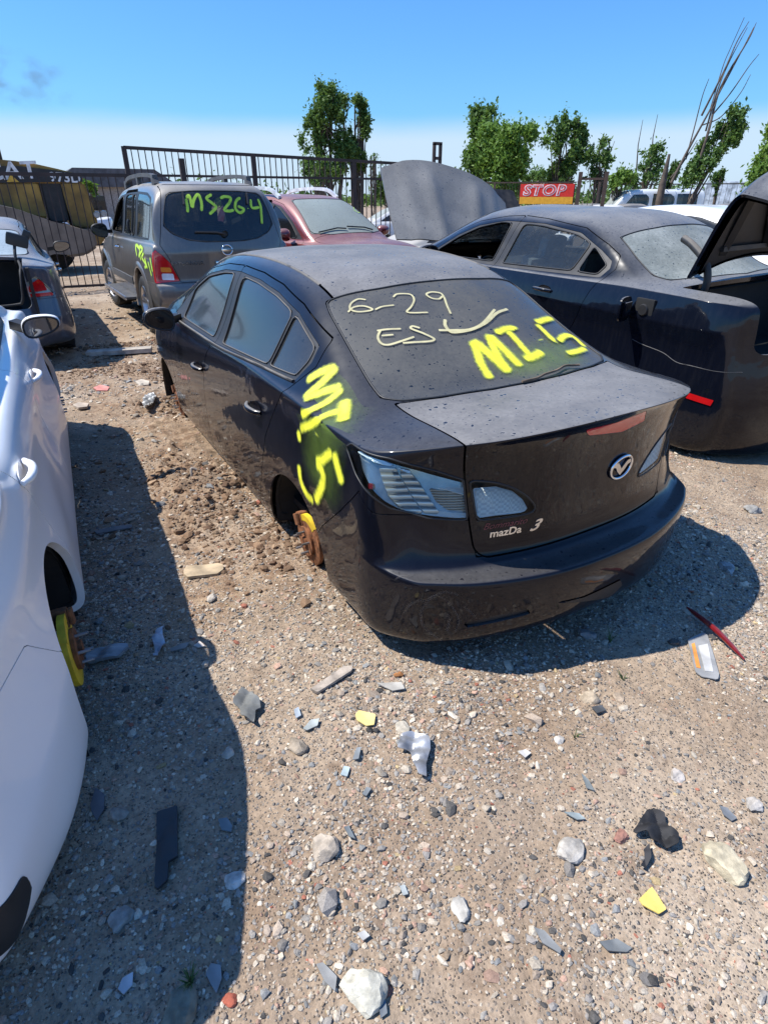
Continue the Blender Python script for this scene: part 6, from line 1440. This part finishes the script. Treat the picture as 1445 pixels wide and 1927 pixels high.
pst = at(343, 12.6, 312); tag(MB().box((pst[0], pst[1], 1.15), (.09, .09, 2.3)).build('fence_post', M['fence'], smooth=False), 'short dark steel post standing between the taupe SUV roof rails', 'post')
# cluster post with clamp at the end of the fence
q = at(822, 13.2, 300); bk = MB().box((q[0], q[1]+.07, 1.3), (.05, .05, 2.6)).box((q[0], q[1]-.07, 2.35), (.05, .05, .5)).box((q[0], q[1], 2.60), (.05, .19, .05)).box((q[0], q[1], 2.36), (.05, .12, .05)).build('post_bracket', M['fence'], smooth=False); tag(bk, 'dark steel bracket on a post rising above the propped grey hood', 'bracket')
# --- yellow machine
yl = simple('machine_yellow', (.30, .175, .035), .6, var=.45, vscale=1.5); dk = simple('machine_black', (.03, .028, .026), .6, var=.3); ds = simple('machine_dust', (.20, .165, .13), .85, var=.3, vscale=2)
mc = empty('earth_mover', (17.0, 0, 0), (0, 0, 0), 'big yellow and black earthmoving machine behind the gate', 'machine')
def prism(parent, name, pts, x0, x1, mt, bev=.04):
    bm = bmesh.new(); a = [bm.verts.new((x0, y, z)) for y, z in pts]; b = [bm.verts.new((x1, y, z)) for y, z in pts]; n = len(pts)
    bm.faces.new(a); bm.faces.new(b[::-1])
    for i in range(n): bm.faces.new((a[i], b[i], b[(i+1) % n], a[(i+1) % n]))
    if bev: bmesh.ops.bevel(bm, geom=bm.edges[:], offset=bev, segments=2, affect='EDGES')
    return bm_obj(name, bm, mt, parent)
def mp_(u, v, dist=17.0+1.3): # picture cell -> y,z on the plane of the machine side
    d = cf+cr*((u-PW/2)/FPX)+cd*((v-PH/2)/FPX); t = (17.0-CAM[0])/d[0]; p = CAM+d*t; return float(p[1]), float(p[2])
top = [mp_(-60, 296), (mp_(0, 300)), mp_(30, 303), mp_(70, 309), mp_(110, 318), mp_(146, 327)]
prism(mc, 'hood_panel', [mp_(-60, 345), mp_(155, 345)]+[mp_(158, 332)]+top[::-1], 0, 2.2, yl)
prism(mc, 'stripe', [mp_(-60, 345), mp_(157, 342), mp_(152, 327), mp_(100, 320), mp_(40, 313), mp_(-60, 312)], -.03, .0, dk, 0)
prism(mc, 'side_panel', [mp_(-60, 343), mp_(72, 343), mp_(82, 382), mp_(92, 412), mp_(60, 404), mp_(-60, 372)], -.02, 2.0, yl)
prism(mc, 'engine_bay', [mp_(72, 330), mp_(115, 330), mp_(132, 418), mp_(104, 420), mp_(92, 412)], .05, 1.9, dk)
prism(mc, 'end_panel', [mp_(114, 343), mp_(158, 343), mp_(182, 405), mp_(186, 428), mp_(140, 428), mp_(130, 400)], -.02, 1.9, yl)
prism(mc, 'bucket', [mp_(-60, 370), mp_(30, 392), mp_(95, 415), mp_(128, 428), mp_(172, 430), mp_(182, 462), mp_(160, 478), mp_(128, 482), mp_(100, 470), mp_(40, 500), mp_(-60, 520)], -.5, 1.5, ds, .06)
prism(mc, 'lower_frame', [mp_(168, 430), mp_(200, 432), mp_(196, 450), mp_(184, 462), mp_(176, 455)], -.3, 1.2, yl)
MB().box((.5, mp_(2, 288)[0]+.1, mp_(2, 290)[1]), (.3, .22, .35), bev=.05).build('exhaust_cap', dk, mc)
for (u, v) in ((195, 402), (182, 404)): MB().lathe([(0, -.05), (.07, -.05), (.08, 0), (0, .0)], 14, 'x', (-.1, *mp_(u, v))).build('work_lamp', simple('dull_lamp%d' % u, (.35, .35, .33), .3), mc)
wt_ = simple('white_letters', (.72, .71, .68), .5)
def mc_fn(u, v, tilt=0.0):
    y0, z0 = mp_(u, v); return lambda x, y, d: Vector((-.035-d, y0-x, z0+y-x*tilt))
text_strip('logo_lettering', 'CAT', .36, mc_fn(21, 323, -.06), wt_, mc, bold=.02, xs=1.15, ext=.01)
tri = MB(); y0, z0 = mp_(22, 333.5); tri.add([(-.06, y0+.12, z0-.10), (-.06, y0-.14, z0-.10), (-.06, y0, z0+.06)], [(0, 1, 2)]); tri.build('logo_triangle', simple('logo_yellow', (.62, .36, .04), .5), mc, smooth=False)
text_strip('model_number', '973D', .20, mc_fn(123, 335, .04), wt_, mc, bold=.02, xs=1.1, ext=.01)
wh = MB()
for yy in (2.6, 1.0): wh.lathe([(0, -.3), (.45, -.3), (.5, -.25), (.5, .25), (.45, .3), (0, .3)], 24, 'x', (1.0, yy, .5))
wh.box((1.0, 1.8, .5), (.5, 2.2, 1.0), bev=.2); wh.build('track', dk, mc)
# dirt pile seen beyond the gate
# --- small background vehicles
def small_car(name, loc, rz, label, cat, col, L=4.6, W=1.78, H=1.46, van=False, belt=.92, dusty=.5, grp='cars far behind the fence'):
    pm = paint('far_paint_'+label.replace(' ', '_')[:18], col, dust=dusty, side=.05, coat=.8, rough=.25, spots=0)
    k = L/4.6; w = W/2
    if van: tops = [((.10, w-.03, belt), None, (.0, belt+.02)), ((.14, w-.03, belt+.05), (.14, w-.12, H-.35), (.06, H-.3)), ((.25, w-.02, belt+.05), (.25, w-.16, H-.10), (.18, H-.05)), ((.8, w-.02, belt+.05), (.8, w-.17, H-.05), (.8, H)), ((2.0*k, w-.02, belt+.05), (2.0*k, w-.17, H-.05), (2.0*k, H)), ((3.2*k, w-.02, belt+.04), (3.2*k, w-.17, H-.08), (3.2*k, H-.03)), ((3.6*k, w-.02, belt+.02), (3.75*k, w-.14, H-.5), (3.8*k, H-.42)), ((3.9*k, w-.03, belt), (4.05*k, w-.08, belt+.06), (4.15*k, belt+.1)), ((4.3*k, w-.06, belt-.05), None, (4.4*k, belt)), ((4.4*k, w-.2, belt-.15), None, (4.55*k, belt-.1))]
    else: tops = [((.30, w-.2, belt+.03), None, (.04, belt+.08)), ((.46, w-.08, belt+.01), None, (.2, belt+.1), 3.2), ((.80, w-.05, belt+.01), None, (.6, belt+.12), 3.2), ((1.15, w-.05, belt), (1.15, w-.30, H-.25), (1.05, H-.18)), ((1.65, w-.05, belt-.01), (1.65, w-.33, H-.08), (1.6, H-.03)), ((2.3, w-.05, belt-.02), (2.3, w-.34, H-.05), (2.3, H)), ((2.9, w-.05, belt-.03), (2.95, w-.33, H-.13), (3.0, H-.06)), ((3.35, w-.05, belt-.04), (3.5, w-.27, H-.35), (3.55, H-.27)), ((3.7, w-.06, belt-.06), (3.85, w-.17, belt+.03), (3.95, belt+.08)), ((4.1, w-.1, belt-.1), None, (4.2, belt)), ((4.35, w-.2, belt-.22), None, (4.5, belt-.14))]
    rows = [dict(z=(.22, .2, .2), r=(.06, .25, w-.2), f=(L-.1, .3, w-.25), dy=-.06), dict(z=(.4, .4, .4), r=(.0, .25, w-.1), f=(L, .3, w-.15), dy=0), dict(z=(.66, .66, .6), r=(.02, .25, w-.1), f=(L, .3, w-.16), dy=-.01), dict(z=(belt, belt, belt-.2), rc=.03, r=(.04, .25, w-.15), f=(L-.05, .3, w-.2), dy=0)]
    if van: 
        for r_ in rows: r_['r'] = (r_['r'][0], .1, w-.05)
    B = shell(dict(L=L, top=tops, W=[(0, w-.05), (.5, w-.01), (1, w), (L-.8, w), (L, w-.12)], rows=rows), 2)
    rt = empty(name, loc, (0, 0, rz), label, cat, grp)
    for xc in (.95*k, 3.6*k): _, B = B.split(arch_field(xc, .32, .37), 0)
    if van: poly = [(.45, belt+.12), (.45, H-.18), (3.3*k, H-.2), (3.75*k, belt+.12)]; pan = [[(.5, belt+.15), (.5, H-.22), (1.3*k, H-.22), (1.3*k, belt+.15)], [(1.38*k, belt+.15), (1.38*k, H-.22), (2.35*k, H-.22), (2.35*k, belt+.15)], [(2.5*k, belt+.15), (2.5*k, H-.24), (3.2*k, H-.26), (3.6*k, belt+.15)]]
    else: poly = [(1.0, belt+.04), (1.3, H-.24), (1.7, H-.14), (2.4, H-.11), (2.95, H-.18), (3.6, belt+.02)]; pan = [poly]
    gl = M['tint'] if not van else M['privacy']
    for s in (1, -1):
        for p in pan:
            g, B = B.split(side_field(p, s, belt), .002)
            if len(g.F): g.obj('window', gl, rt, .005, -.004)
        for xc in (.95*k, 3.6*k): wheel(rt, xc, .32, s, w-.12, r=.32, w=.2, rim=.21) if dusty != .51 else None
    if van: f = lambda V: np.where(V[:, 0] < .5, polysd(np.abs(V[:, 1]), V[:, 2], [(-.2, belt+.12), (w-.22, belt+.12), (w-.28, H-.25), (-.2, H-.22)]), .3)
    else: f = top_field(roundtop((.72, 0), (.9, w-.33), (1.4, w-.36), (1.35, 0)), belt)
    g, B = B.split(f, .002); g.obj('rear_window', gl, rt, .005, -.004)
    f = top_field(roundtop((3.1 if not van else 3.35*k, 0), (3.05 if not van else 3.3*k, w-.36), (3.75 if not van else 3.95*k, w-.2), (3.9 if not van else 4.05*k, 0)), belt)
    g, B = B.split(f, .002); g.obj('windshield', M['pane_dusty'], rt, .005, -.004)
    B.obj('body', pm, rt, .02)
    MB().box((L/2, 0, .35), (L-.8, W-.4, .2)).build('underbody', M['dark'], rt)
    MB().box((L*.45, 0, belt-.1), (L*.5, W-.3, .1)).build('seats', M['seat'], rt)
    return rt
def put_car(name, u, dist, rz, label, cat, col, **k):
    x, y, _ = at(u, dist); return small_car(name, (x, y, k.pop('z', 0)), rz, label, cat, col, **k)
small_car('sedan', (2.6, -6.9, 0), R(4), 'white car roof showing behind the dark blue-black sedan', 'car', (.78, .78, .78), dusty=.12, grp='cars standing in the salvage yard', H=1.60)
put_car('sedan', 1075, 14.5, R(80), 'pale silver car under the open dark hood', 'car', (.45, .45, .43), grp='cars standing in the salvage yard')
put_car('van', 1315, 40, R(60), 'white passenger van far behind the dark sedan', 'van', (.66, .70, .72), L=5.6, W=2.0, H=2.15, van=True, belt=1.15, dusty=.1)
put_car('sedan', 1140, 30, R(-30), 'dark sedan with yellow mark left of the white van', 'car', (.02, .025, .03), H=1.5)
put_car('sedan', 1215, 30, R(-35), 'black sedan in front of the far white van', 'car', (.012, .014, .02), H=1.5)
put_car('sedan', 1245, 24, R(-80), 'navy blue sedan roof in front of the far white van', 'car', (.02, .03, .06))
put_car('sedan', 1345, 34, R(-80), 'black sedan far right of the white van', 'car', (.012, .014, .018), H=1.5)
put_car('sedan', 1120, 26, R(-60), 'white sedan seen through the small open gate', 'car', (.7, .7, .68), H=1.48)
put_car('sedan', 882, 26, R(70), 'pale car roof under the fence left of the red banner', 'car', (.5, .52, .55), H=1.5)
put_car('sedan', 205, 30, R(90), 'white car beyond the gate above the taupe SUV mirror', 'car', (.7, .72, .75), H=1.75)
put_car('sedan', 1440, 30, R(-60), 'grey sedan far right behind the raised trunk lid', 'car', (.18, .19, .2), H=1.5)
# --- far fences, banner
a, b = at(835, 34), at(1080, 34); fence('iron_fence', a[:2], b[:2], 0, 2.42, 'far rusty brown picket fence behind the red banner', [1.6], pitch=.14, posts=(0, 2.5, 5, 7.5), pr=.05, mt=simple('rust_brown_iron', (.09, .06, .045), .8))
a, b = at(1150, 42), at(1560, 42); fence('iron_fence', a[:2], b[:2], 0, 2.45, 'far grey picket fence behind the white van', [1.2], pitch=.25, posts=(0, 4, 8, 12, 16, 20), pr=.05, mt=simple('grey_iron', (.06, .06, .06), .8))
a, b = at(1090, 22, 344), at(1140, 22, 336)
gt = fence('small_gate', a[:2], b[:2], .1, 2.25, 'small open rusty gate section between two tall posts', [1.2], pitch=.16, posts=(0, (Vector(a[:2])-Vector(b[:2])).length), pr=.06, pt=2.42, mt=simple('rust_iron_gate', (.07, .045, .035), .8))
# pale containers / bales beyond the right fence
cont = simple('pale_tarp', (.42, .48, .54), .6, var=.5, vscale=3, bump=.5, bscale=8)
a, b = at(1150, 46), at(1600, 46)
w_ = MB(); V1, V2 = Vector((a[0], a[1], 0)), Vector((b[0], b[1], 0)); d_ = (V2-V1).normalized(); LL = (V2-V1).length; rr_ = random.Random(4)
s = 0; kq = 0
while s < LL:
    ww = 1.5+rr_.random()*1.2; h = 1.9+rr_.random()*.9; c = V1+d_*(s+ww/2)
    bo = MB().box((c.x, c.y, h/2), (ww*.96, 2.2, h), Matrix.Rotation(math.atan2(d_.y, d_.x), 3, 'Z'), bev=.12).build('bale', cont, angle=50)
    tag(bo, 'pale wrapped bale in a row behind the far grey fence', 'bale', 'pale bales behind the far fence'); s += ww; kq += 1
# banner
ba, bb = at(980, 25, 345), at(1081, 25, 345); bx0, by0 = ba[0], ba[1]; zt, zb_ = at(1030, 25, 346)[2], at(1030, 25, 384)[2]
bd = Vector((bb[0]-ba[0], bb[1]-ba[1], 0)); BL = bd.length; brt = empty('banner', (bx0, by0, 0), (0, 0, math.atan2(bd.y, bd.x)), 'red and yellow banner with white STOP lettering on the far fence', 'banner')
h_ = zt-zb_
MB().box((BL/2, 0, zb_+h_*.68), (BL, .03, h_*.64)).build('banner_top', simple('banner_red', (.75, .035, .02), .5, var=.1), brt, smooth=False)
MB().box((BL/2, 0, zb_+h_*.18), (BL, .03, h_*.36-.004)).build('banner_bottom', simple('banner_yellow', (.85, .42, .03), .5, var=.1), brt, smooth=False)
for s in (0, BL): MB().box((s, .06, zt/2), (.08, .08, zt)).build('post', M['fence'], brt, smooth=False)
fnb = lambda off: (lambda x, y, d: Vector((BL*.44+x, -.016-off-d, zb_+h_*.66+y)))
text_strip('stop_outline', 'STOP', h_*.50, fnb(0), simple('banner_white', (.85, .83, .8), .5), brt, shear=.15, bold=.055, xs=1.25, ext=.004, space=1.12)
text_strip('stop_letters', 'STOP', h_*.50, fnb(.006), simple('banner_red2', (.75, .035, .02), .5), brt, shear=.15, bold=-.005, xs=1.25, ext=.004, space=1.12)
# --- houses far left beyond the gate
for (u, dist, w_, h, lb) in ((170, 60, 7, 3.2, 'grey roofed house far beyond the gate, the left one'), (214, 55, 9, 3.6, 'grey shingled house roof far beyond the gate next to the taupe SUV')):
    x, y, _ = at(u, dist); hr = empty('house', (x, y, 0), (0, 0, 0), lb, 'house')
    MB().box((0, 0, h*.35), (6, w_*.9, h*.7)).build('wall', simple('house_wall%d' % u, (.34, .30, .27), .8), hr, smooth=False)
    prism(hr, 'roof', [(-w_/2, h*.68), (w_/2, h*.68), (w_*.3, h), (-w_*.3, h)], -3.4, 3.4, simple('shingles%d' % u, (.10, .10, .11), .9, var=.3, vscale=3), 0)
    for dy in (-1.5, 1.5): MB().box((-3.02, dy, h*.4), (.06, 1.0, .9)).build('window', M['tint'], hr, smooth=False)
# --- propped-up loose hood on the maroon SUV
def hood_obj():
    n, m2 = 26, 30; V = np.zeros((n, m2, 3)); W0, L0 = .80, 1.20
    for i in range(n):
        t = i/(n-1)                                       # 0 bottom (front edge) .. 1 top (windshield edge)
        for j in range(m2):
            f = 2*j/(m2-1)-1; wd_ = W0*(1-.10*(1-t)**1.5)
            y = f*wd_; arch = .13*(1-abs(f)**2.4); x = -arch
            fr = 1-.22*abs(f)**3
            z = L0*(t*(1.0-.16*abs(f)**2.6)); 
            x -= .035/(1+math.exp((abs(f)-.74-.05*t)*60))
            bump = math.exp(-((abs(f)-.30-.10*t)/.10)**2)*(1/(1+math.exp(-(.84-t)*30)))*.05
            x -= bump; 
            x += .03*math.exp(-((f)/.16)**2)*(t < 2)*(1/(1+math.exp(-(.80-t)*25)))*.5
            V[i, j] = (x, y, z)
    F = []
    q = np.arange(n*m2).reshape(n, m2); F = np.stack([q[:-1, :-1], q[:-1, 1:], q[1:, 1:], q[1:, :-1]], -1).reshape(-1, 4)
    P = V.reshape(-1, 3); bm = bmesh.new(); vs_ = [bm.verts.new(p) for p in P]; vb = [bm.verts.new(p+np.array([.025, 0, 0])) for p in P]
    for f in F: bm.faces.new([vs_[i] for i in f]); bm.faces.new([vb[i] for i in f[::-1]])
    bd_ = list(q[0, :])+list(q[1:, -1])+list(q[-1, ::-1][1:])+list(q[::-1, 0][1:-1])
    for a_, b_ in zip(bd_, bd_[1:]+bd_[:1]): bm.faces.new((vs_[a_], vb[a_], vb[b_], vs_[b_]))
    return bm
bm = hood_obj(); hd_ = bm_obj('car_hood', bm, M['grey_hood_paint'], angle=50); hd_.location = (6.6, -3.98, .95); hd_.rotation_euler = (R(15), R(38), R(4)); hd_.scale = (1, 1.42, 1.16)
tag(hd_, 'dusty dark grey loose hood standing upright against the maroon SUV', 'hood')
# raised dark hood of the pale silver car
q = at(978, 13.5, 372); bm = hood_obj(); h2 = bm_obj('raised_hood', bm, simple('dark_hood', (.022, .020, .020), .6, var=.4, bump=.5, bscale=12), angle=50); h2.location = (q[0], q[1], .95); h2.scale = (1, .72, .95); h2.rotation_euler = (R(6), R(-32), R(180+14)); tag(h2, 'small black hood standing open in front of the red banner', 'hood')
# ------------------------------------------------------------------ trees
def leaf_mat(name, c1, c2):
    t = NT(name); a = t.n('Attribute'); a.attribute_name = 'shade'
    col = t.mix(a.outputs['Fac'], c1, c2)
    p = t.pbsdf(False, Base_Color=col, Roughness=.55, Specular_IOR_Level=.3); tl = t.n('BsdfTranslucent'); t.set(tl.inputs[0], t.mix(.5, col, (.16, .26, .03)))
    ms = t.n('MixShader'); ms.inputs[0].default_value = .35; t.t.links.new(p.outputs[0], ms.inputs[1]); t.t.links.new(tl.outputs[0], ms.inputs[2]); t.t.links.new(ms.outputs[0], t.out.inputs[0]); return t.m
LM = [leaf_mat('leaf_dark', (.035, .075, .02), (.085, .16, .035)), leaf_mat('leaf_bright', (.09, .18, .03), (.20, .33, .06)), leaf_mat('leaf_mid', (.06, .12, .03), (.14, .24, .06))]
bark = simple('bark', (.09, .07, .055), .9, var=.4, vscale=5, bump=.8, bscale=20)
def crown(name, parent, clumps, n, ls, mt, seed):
    r = np.random.default_rng(seed); C_ = np.array([c[0] for c in clumps]); Rr = np.array([c[1] for c in clumps]); wts = Rr.prod(1) if Rr.ndim > 1 else Rr**3; wts = wts**.75; wts /= wts.sum()
    n = int(n*1.15); k = r.choice(len(clumps), n, p=wts); d = r.normal(size=(n, 3)); d /= np.linalg.norm(d, axis=1)[:, None]; rad = np.abs(r.normal(size=n))*.62
    RR = Rr[k] if Rr.ndim > 1 else Rr[k][:, None]; wob = 1+.45*(np.sin(d[:, 0]*6+k)+np.sin(d[:, 2]*7+2*k))[:, None]*.5
    P = C_[k]+d*RR*rad[:, None]*wob
    t1 = r.normal(size=(n, 3)); t1 /= np.linalg.norm(t1, axis=1)[:, None]; t2 = np.cross(t1, r.normal(size=(n, 3))); t2 /= np.linalg.norm(t2, axis=1)[:, None]; s = ls*.56*(.6+.8*r.random(n))[:, None]
    V = np.stack([P-t1*s, P+t2*s*.5, P+t1*s, P-t2*s*.5], 1).reshape(-1, 3); F = np.arange(4*n).reshape(n, 4)
    o = mesh_np(name, V, F, mt, parent, smooth=False); at_ = o.data.attributes.new('shade', 'FLOAT', 'POINT'); at_.data.foreach_set('value', np.repeat(np.clip(r.random(n)*.75+.25*(k % 3)/2, 0, 1), 4).astype(np.float32)); return o
def tree(u, dist, uL, uR, vt, vb_, mt, label, n=6000, seed=1, lean=0.0, trunks=1, cl=16, ls=.16, shape='oval', cat='tree', name='tree', base=374, trunk_r=.16):
    x, y, _ = at(u, dist); H = at(u, dist, vt)[2]; zb = max(.3, at(u, dist, vb_)[2]); xl, yl_, _ = at(uL, dist); xr_, yr_, _ = at(uR, dist); Wd = math.hypot(xr_-xl, yr_-yl_)/2
    rt = empty(name, (x, y, 0), (0, 0, math.atan2(cr[1], cr[0])), label, cat); r = random.Random(seed)
    clumps = []
    nc = cl*5; lobes = []
    for q in range(5+cl//3):
        t = .06+.90*(q+r.random())/(5+cl//3); prof = {'oval': math.sin(math.pi*min(1, .20+.76*t))**.6, 'poplar': (.62+.38*math.sin(math.pi*min(1, t*1.05)))*(1-.75*t**4), 'cone': 1-.78*t**1.2, 'round': math.sqrt(max(0, 1-(2*t-1)**2))*.9+.15}[shape]
        a = r.random()*6.28; rr = Wd*prof*(.35+.35*r.random()); lobes.append((rr*math.cos(a), rr*math.sin(a), t, Wd*(.22+.26*r.random())))
    for q in range(nc):
        t = 0; prof = {'oval': math.sin(math.pi*min(1, .16+.80*t))**.6, 'poplar': (.62+.38*math.sin(math.pi*min(1, t*1.05)))*(1-.80*t**4), 'cone': 1-.80*t**1.3, 'round': math.sqrt(max(0, 1-(2*t-1)**2))*.95+.12}[shape]
        lb = r.choice(lobes); g3 = [r.gauss(0, .55) for _ in range(3)]; s_ = Wd*(.07+.12*r.random())+.07; z = min(H-s_, max(zb*.8, zb+(H-zb)*lb[2]+g3[2]*lb[3]*1.5)); t = (z-zb)/max(H-zb, .1)
        clumps.append(((lb[0]+g3[0]*lb[3]+lean*t*(H-zb), lb[1]+g3[1]*lb[3], z), (s_, s_, s_*(1.0+.6*r.random()))))
    crown('crown', rt, clumps, n, ls, mt, seed)
    for k in range(trunks):
        dx = (k-(trunks-1)/2)*Wd*.5; P = [(dx*.3, 0, -.1), (dx*.6+lean*.1, 0, H*.25), (dx+lean*.4*(H-zb), 0, H*.55), (dx*1.1+lean*.9*(H-zb), 0, H*.93)]
        P = catmull(P, 5); tm = MB().tube([tuple(p) for p in P], list(np.linspace(trunk_r, .03, len(P))), 8)
        for q in range(14):
            i = 3+int(r.random()*(len(P)-5)); p = Vector(P[i]); cq = r.choice(clumps)[0]; e = Vector(cq) if cq[2] > p.z else p+Vector((.3, .1, .8)); tm.tube([tuple(p), tuple((p+e)/2+Vector((0, 0, -.1))), tuple(e)], [trunk_r*.35, trunk_r*.2, .012], 5)
        tm.build('trunk', bark, rt, angle=80)
    return rt
tree(624, 34, 574, 668, 158, 335, LM[2], 'tall broad green tree behind the iron fence, the tallest in the photo', 22000, 1, .02, 3, 30, .14, 'oval')
tree(676, 35, 650, 702, 180, 330, LM[2], 'narrower green tree right beside the tallest tree behind the fence', 9500, 2, .02, 2, 16, .14, 'oval')
tree(598, 31, 570, 628, 298, 345, LM[2], 'low green bush behind the iron fence at the foot of the tallest tree', 3500, 3, 0, 1, 6, .12, 'round', 'bush', 'bush')
tree(702, 38, 690, 722, 285, 340, LM[2], 'nearly bare thin sapling right of the tallest tree', 260, 4, 0, 2, 8, .10, 'oval', trunk_r=.05)
tree(893, 40, 842, 938, 198, 345, LM[2], 'dark pointed tree left of the bright rounded tree', 14000, 5, .0, 1, 22, .18, 'cone')
tree(948, 38, 880, 1006, 236, 352, LM[1], 'bright green rounded tree above the red banner', 26000, 6, .0, 1, 24, .17, 'round')
tree(1052, 39, 1004, 1096, 210, 352, LM[2], 'tall open green tree right of the bright rounded tree', 9500, 7, .05, 2, 20, .17, 'oval')
tree(1122, 40, 1090, 1155, 254, 352, LM[2], 'small thin green tree behind the small open gate', 2400, 8, .0, 2, 11, .16, 'oval', trunk_r=.08)
tree(1165, 38, 1135, 1195, 318, 352, LM[1], 'low bright shrub behind the far fence above the white van', 2600, 9, 0, 1, 6, .15, 'round', 'bush', 'bush')
tree(1206, 40, 1165, 1240, 264, 352, LM[2], 'gnarled half-bare tree with a thick trunk', 2000, 10, .02, 1, 12, .16, 'oval', trunk_r=.22)
tree(1250, 39, 1225, 1272, 305, 352, LM[0], 'small dark poplar beside a broken stump', 2200, 11, .0, 1, 8, .14, 'poplar', trunk_r=.1)
tree(1292, 30, 1262, 1335, 200, 350, LM[2], 'leaning green tree bent to the right near the right edge', 8000, 12, .55, 1, 18, .13, 'oval', trunk_r=.14)
tree(1345, 40, 1330, 1362, 318, 352, LM[0], 'narrow dark shrub standing before the pale bales', 1200, 13, 0, 1, 8, .14, 'poplar', 'bush', 'bush')
tree(1425, 20, 1378, 1475, 200, 350, LM[1], 'bright green tree cut by the right edge of the photo', 9000, 14, .25, 2, 16, .10, 'oval', trunk_r=.1)
tree(168, 50, 150, 186, 340, 362, LM[1], 'green bush far beyond the gate left of the house', 900, 15, 0, 1, 4, .25, 'round', 'bush', 'bush')
tree(740, 44, 700, 790, 330, 360, LM[0], 'low dark bushes right behind the fence and the loose hood', 1500, 16, 0, 1, 5, .2, 'round', 'bush', 'bush')
tree(1010, 52, 985, 1075, 318, 356, LM[2], 'low scrub line behind the banner', 2600, 17, 0, 1, 5, .2, 'round', 'bush', 'bush')
# far tree line closing the horizon
fr3 = np.random.default_rng(21); cl3 = []
for k in range(420):
    u = -500+2600*fr3.random(); x, y, _ = at(u, 150+60*fr3.random()); h = 1.2+2.6*vnoise(np.array([u*.012]), np.array([3.]), 1)[0]*fr3.random()
    cl3.append(((x, y, h), (4.5, 4.5, h*.8+.6)))
ft = crown('far_treeline', None, cl3, 26000, 1.1, LM[2], 33); ft['kind'] = 'stuff'
# bare dead tree with long thin leaning stems
x, y, _ = at(1275, 30); bt = empty('bare_tree', (x, y, 0), (0, 0, math.atan2(cr[1], cr[0])), 'tall bare tree with thin stems leaning far to the right', 'tree'); mb = MB(); rr_ = random.Random(3)
x2, y2, H2 = at(1430, 30, 60); dx = math.hypot(x2-x, y2-y)
def px_loc(u, v): a_ = at(u, 30, v); s = (a_[0]-x)*cr[0]+(a_[1]-y)*cr[1]; return (s, 0, a_[2])
for L_, r0 in (([(1255, 345), (1290, 290), (1330, 220), (1400, 110), (1441, 40)], .06), ([(1300, 345), (1330, 250), (1370, 160), (1420, 70), (1438, 35)], .07), ([(1330, 215), (1370, 130), (1405, 70), (1425, 32)], .04), ([(1335, 245), (1350, 170), (1385, 110), (1430, 40)], .035), ([(1290, 300), (1310, 240), (1325, 180), (1328, 150)], .03), ([(1350, 215), (1390, 170), (1425, 120), (1444, 95)], .03), ([(1262, 335), (1280, 310), (1305, 280), (1320, 262)], .03), ([(1325, 235), (1375, 215), (1410, 170), (1442, 130)], .025), ([(1340, 205), (1375, 120), (1390, 85), (1405, 30)], .02)):
    P = [px_loc(*p) for p in L_]; P = [(a_, (rr_.random()-.5)*.6, c) for a_, b_, c in P]; C2 = catmull(P, 6); mb.tube([tuple(p) for p in C2], list(np.linspace(r0, .010, len(C2))), 6)
mb.build('trunk', bark, bt, angle=80)
sx_, sy_, sz_ = at(1258, 38, 290); tag(MB().tube([(sx_, sy_, 0), (sx_, sy_+.05, sz_*.6), (sx_+.05, sy_-.1, sz_)], [.22, .18, .06], 9).build('tree_stump', bark), 'broken pale tree stump beside the small dark poplar', 'tree')
for k, (u, v0, v1) in enumerate(((1225, 300, 215), (1197, 320, 225))):
    a_, b_ = at(u, 40, v0), at(u+12, 40, v1); tag(tube_obj('bare_branch', [(a_[0], a_[1], 0), (a_[0], a_[1], a_[2]), ((a_[0]+b_[0])/2+.1, (a_[1]+b_[1])/2, (a_[2]+b_[2])/2), (b_[0], b_[1], b_[2])], [.05, .04, .025, .01], bark), ('thin bare stem rising above the gnarled tree', 'second thin bare stem just left of the gnarled tree crown')[k], 'tree')
# --- smoke drifting high on the left
sm = NT('smoke'); c = sm.co('Generated'); n = sm.noise(c, 3.2, 5, .6)
gr = sm.n('TexGradient', gradient_type='SPHERICAL'); mp2 = sm.n('Mapping'); mp2.inputs['Location'].default_value = (-1, -1, -1); mp2.inputs['Scale'].default_value = (2, 2, 2); sm.set(mp2.inputs[0], c); sm.t.links.new(mp2.outputs[0], gr.inputs[0])
dn = sm.math('MULTIPLY', sm.ramp(n, .48, .70), sm.ramp(gr.outputs['Fac'], 0, .6)); pv = sm.n('VolumePrincipled'); pv.inputs['Color'].default_value = (.25, .26, .30, 1); sm.set(pv.inputs['Density'], sm.math('MULTIPLY', dn, .35)); sm.t.links.new(pv.outputs[0], sm.out.inputs['Volume'])
a_ = at(40, 90, 150)
bm = bmesh.new(); bmesh.ops.create_icosphere(bm, subdivisions=3, radius=1); smo = bm_obj('smoke', bm, sm.m); smo.location = a_; smo.scale = (5, 6.5, 3.6); smo['kind'] = 'stuff'
smo.rotation_euler = (0, 0, 0)
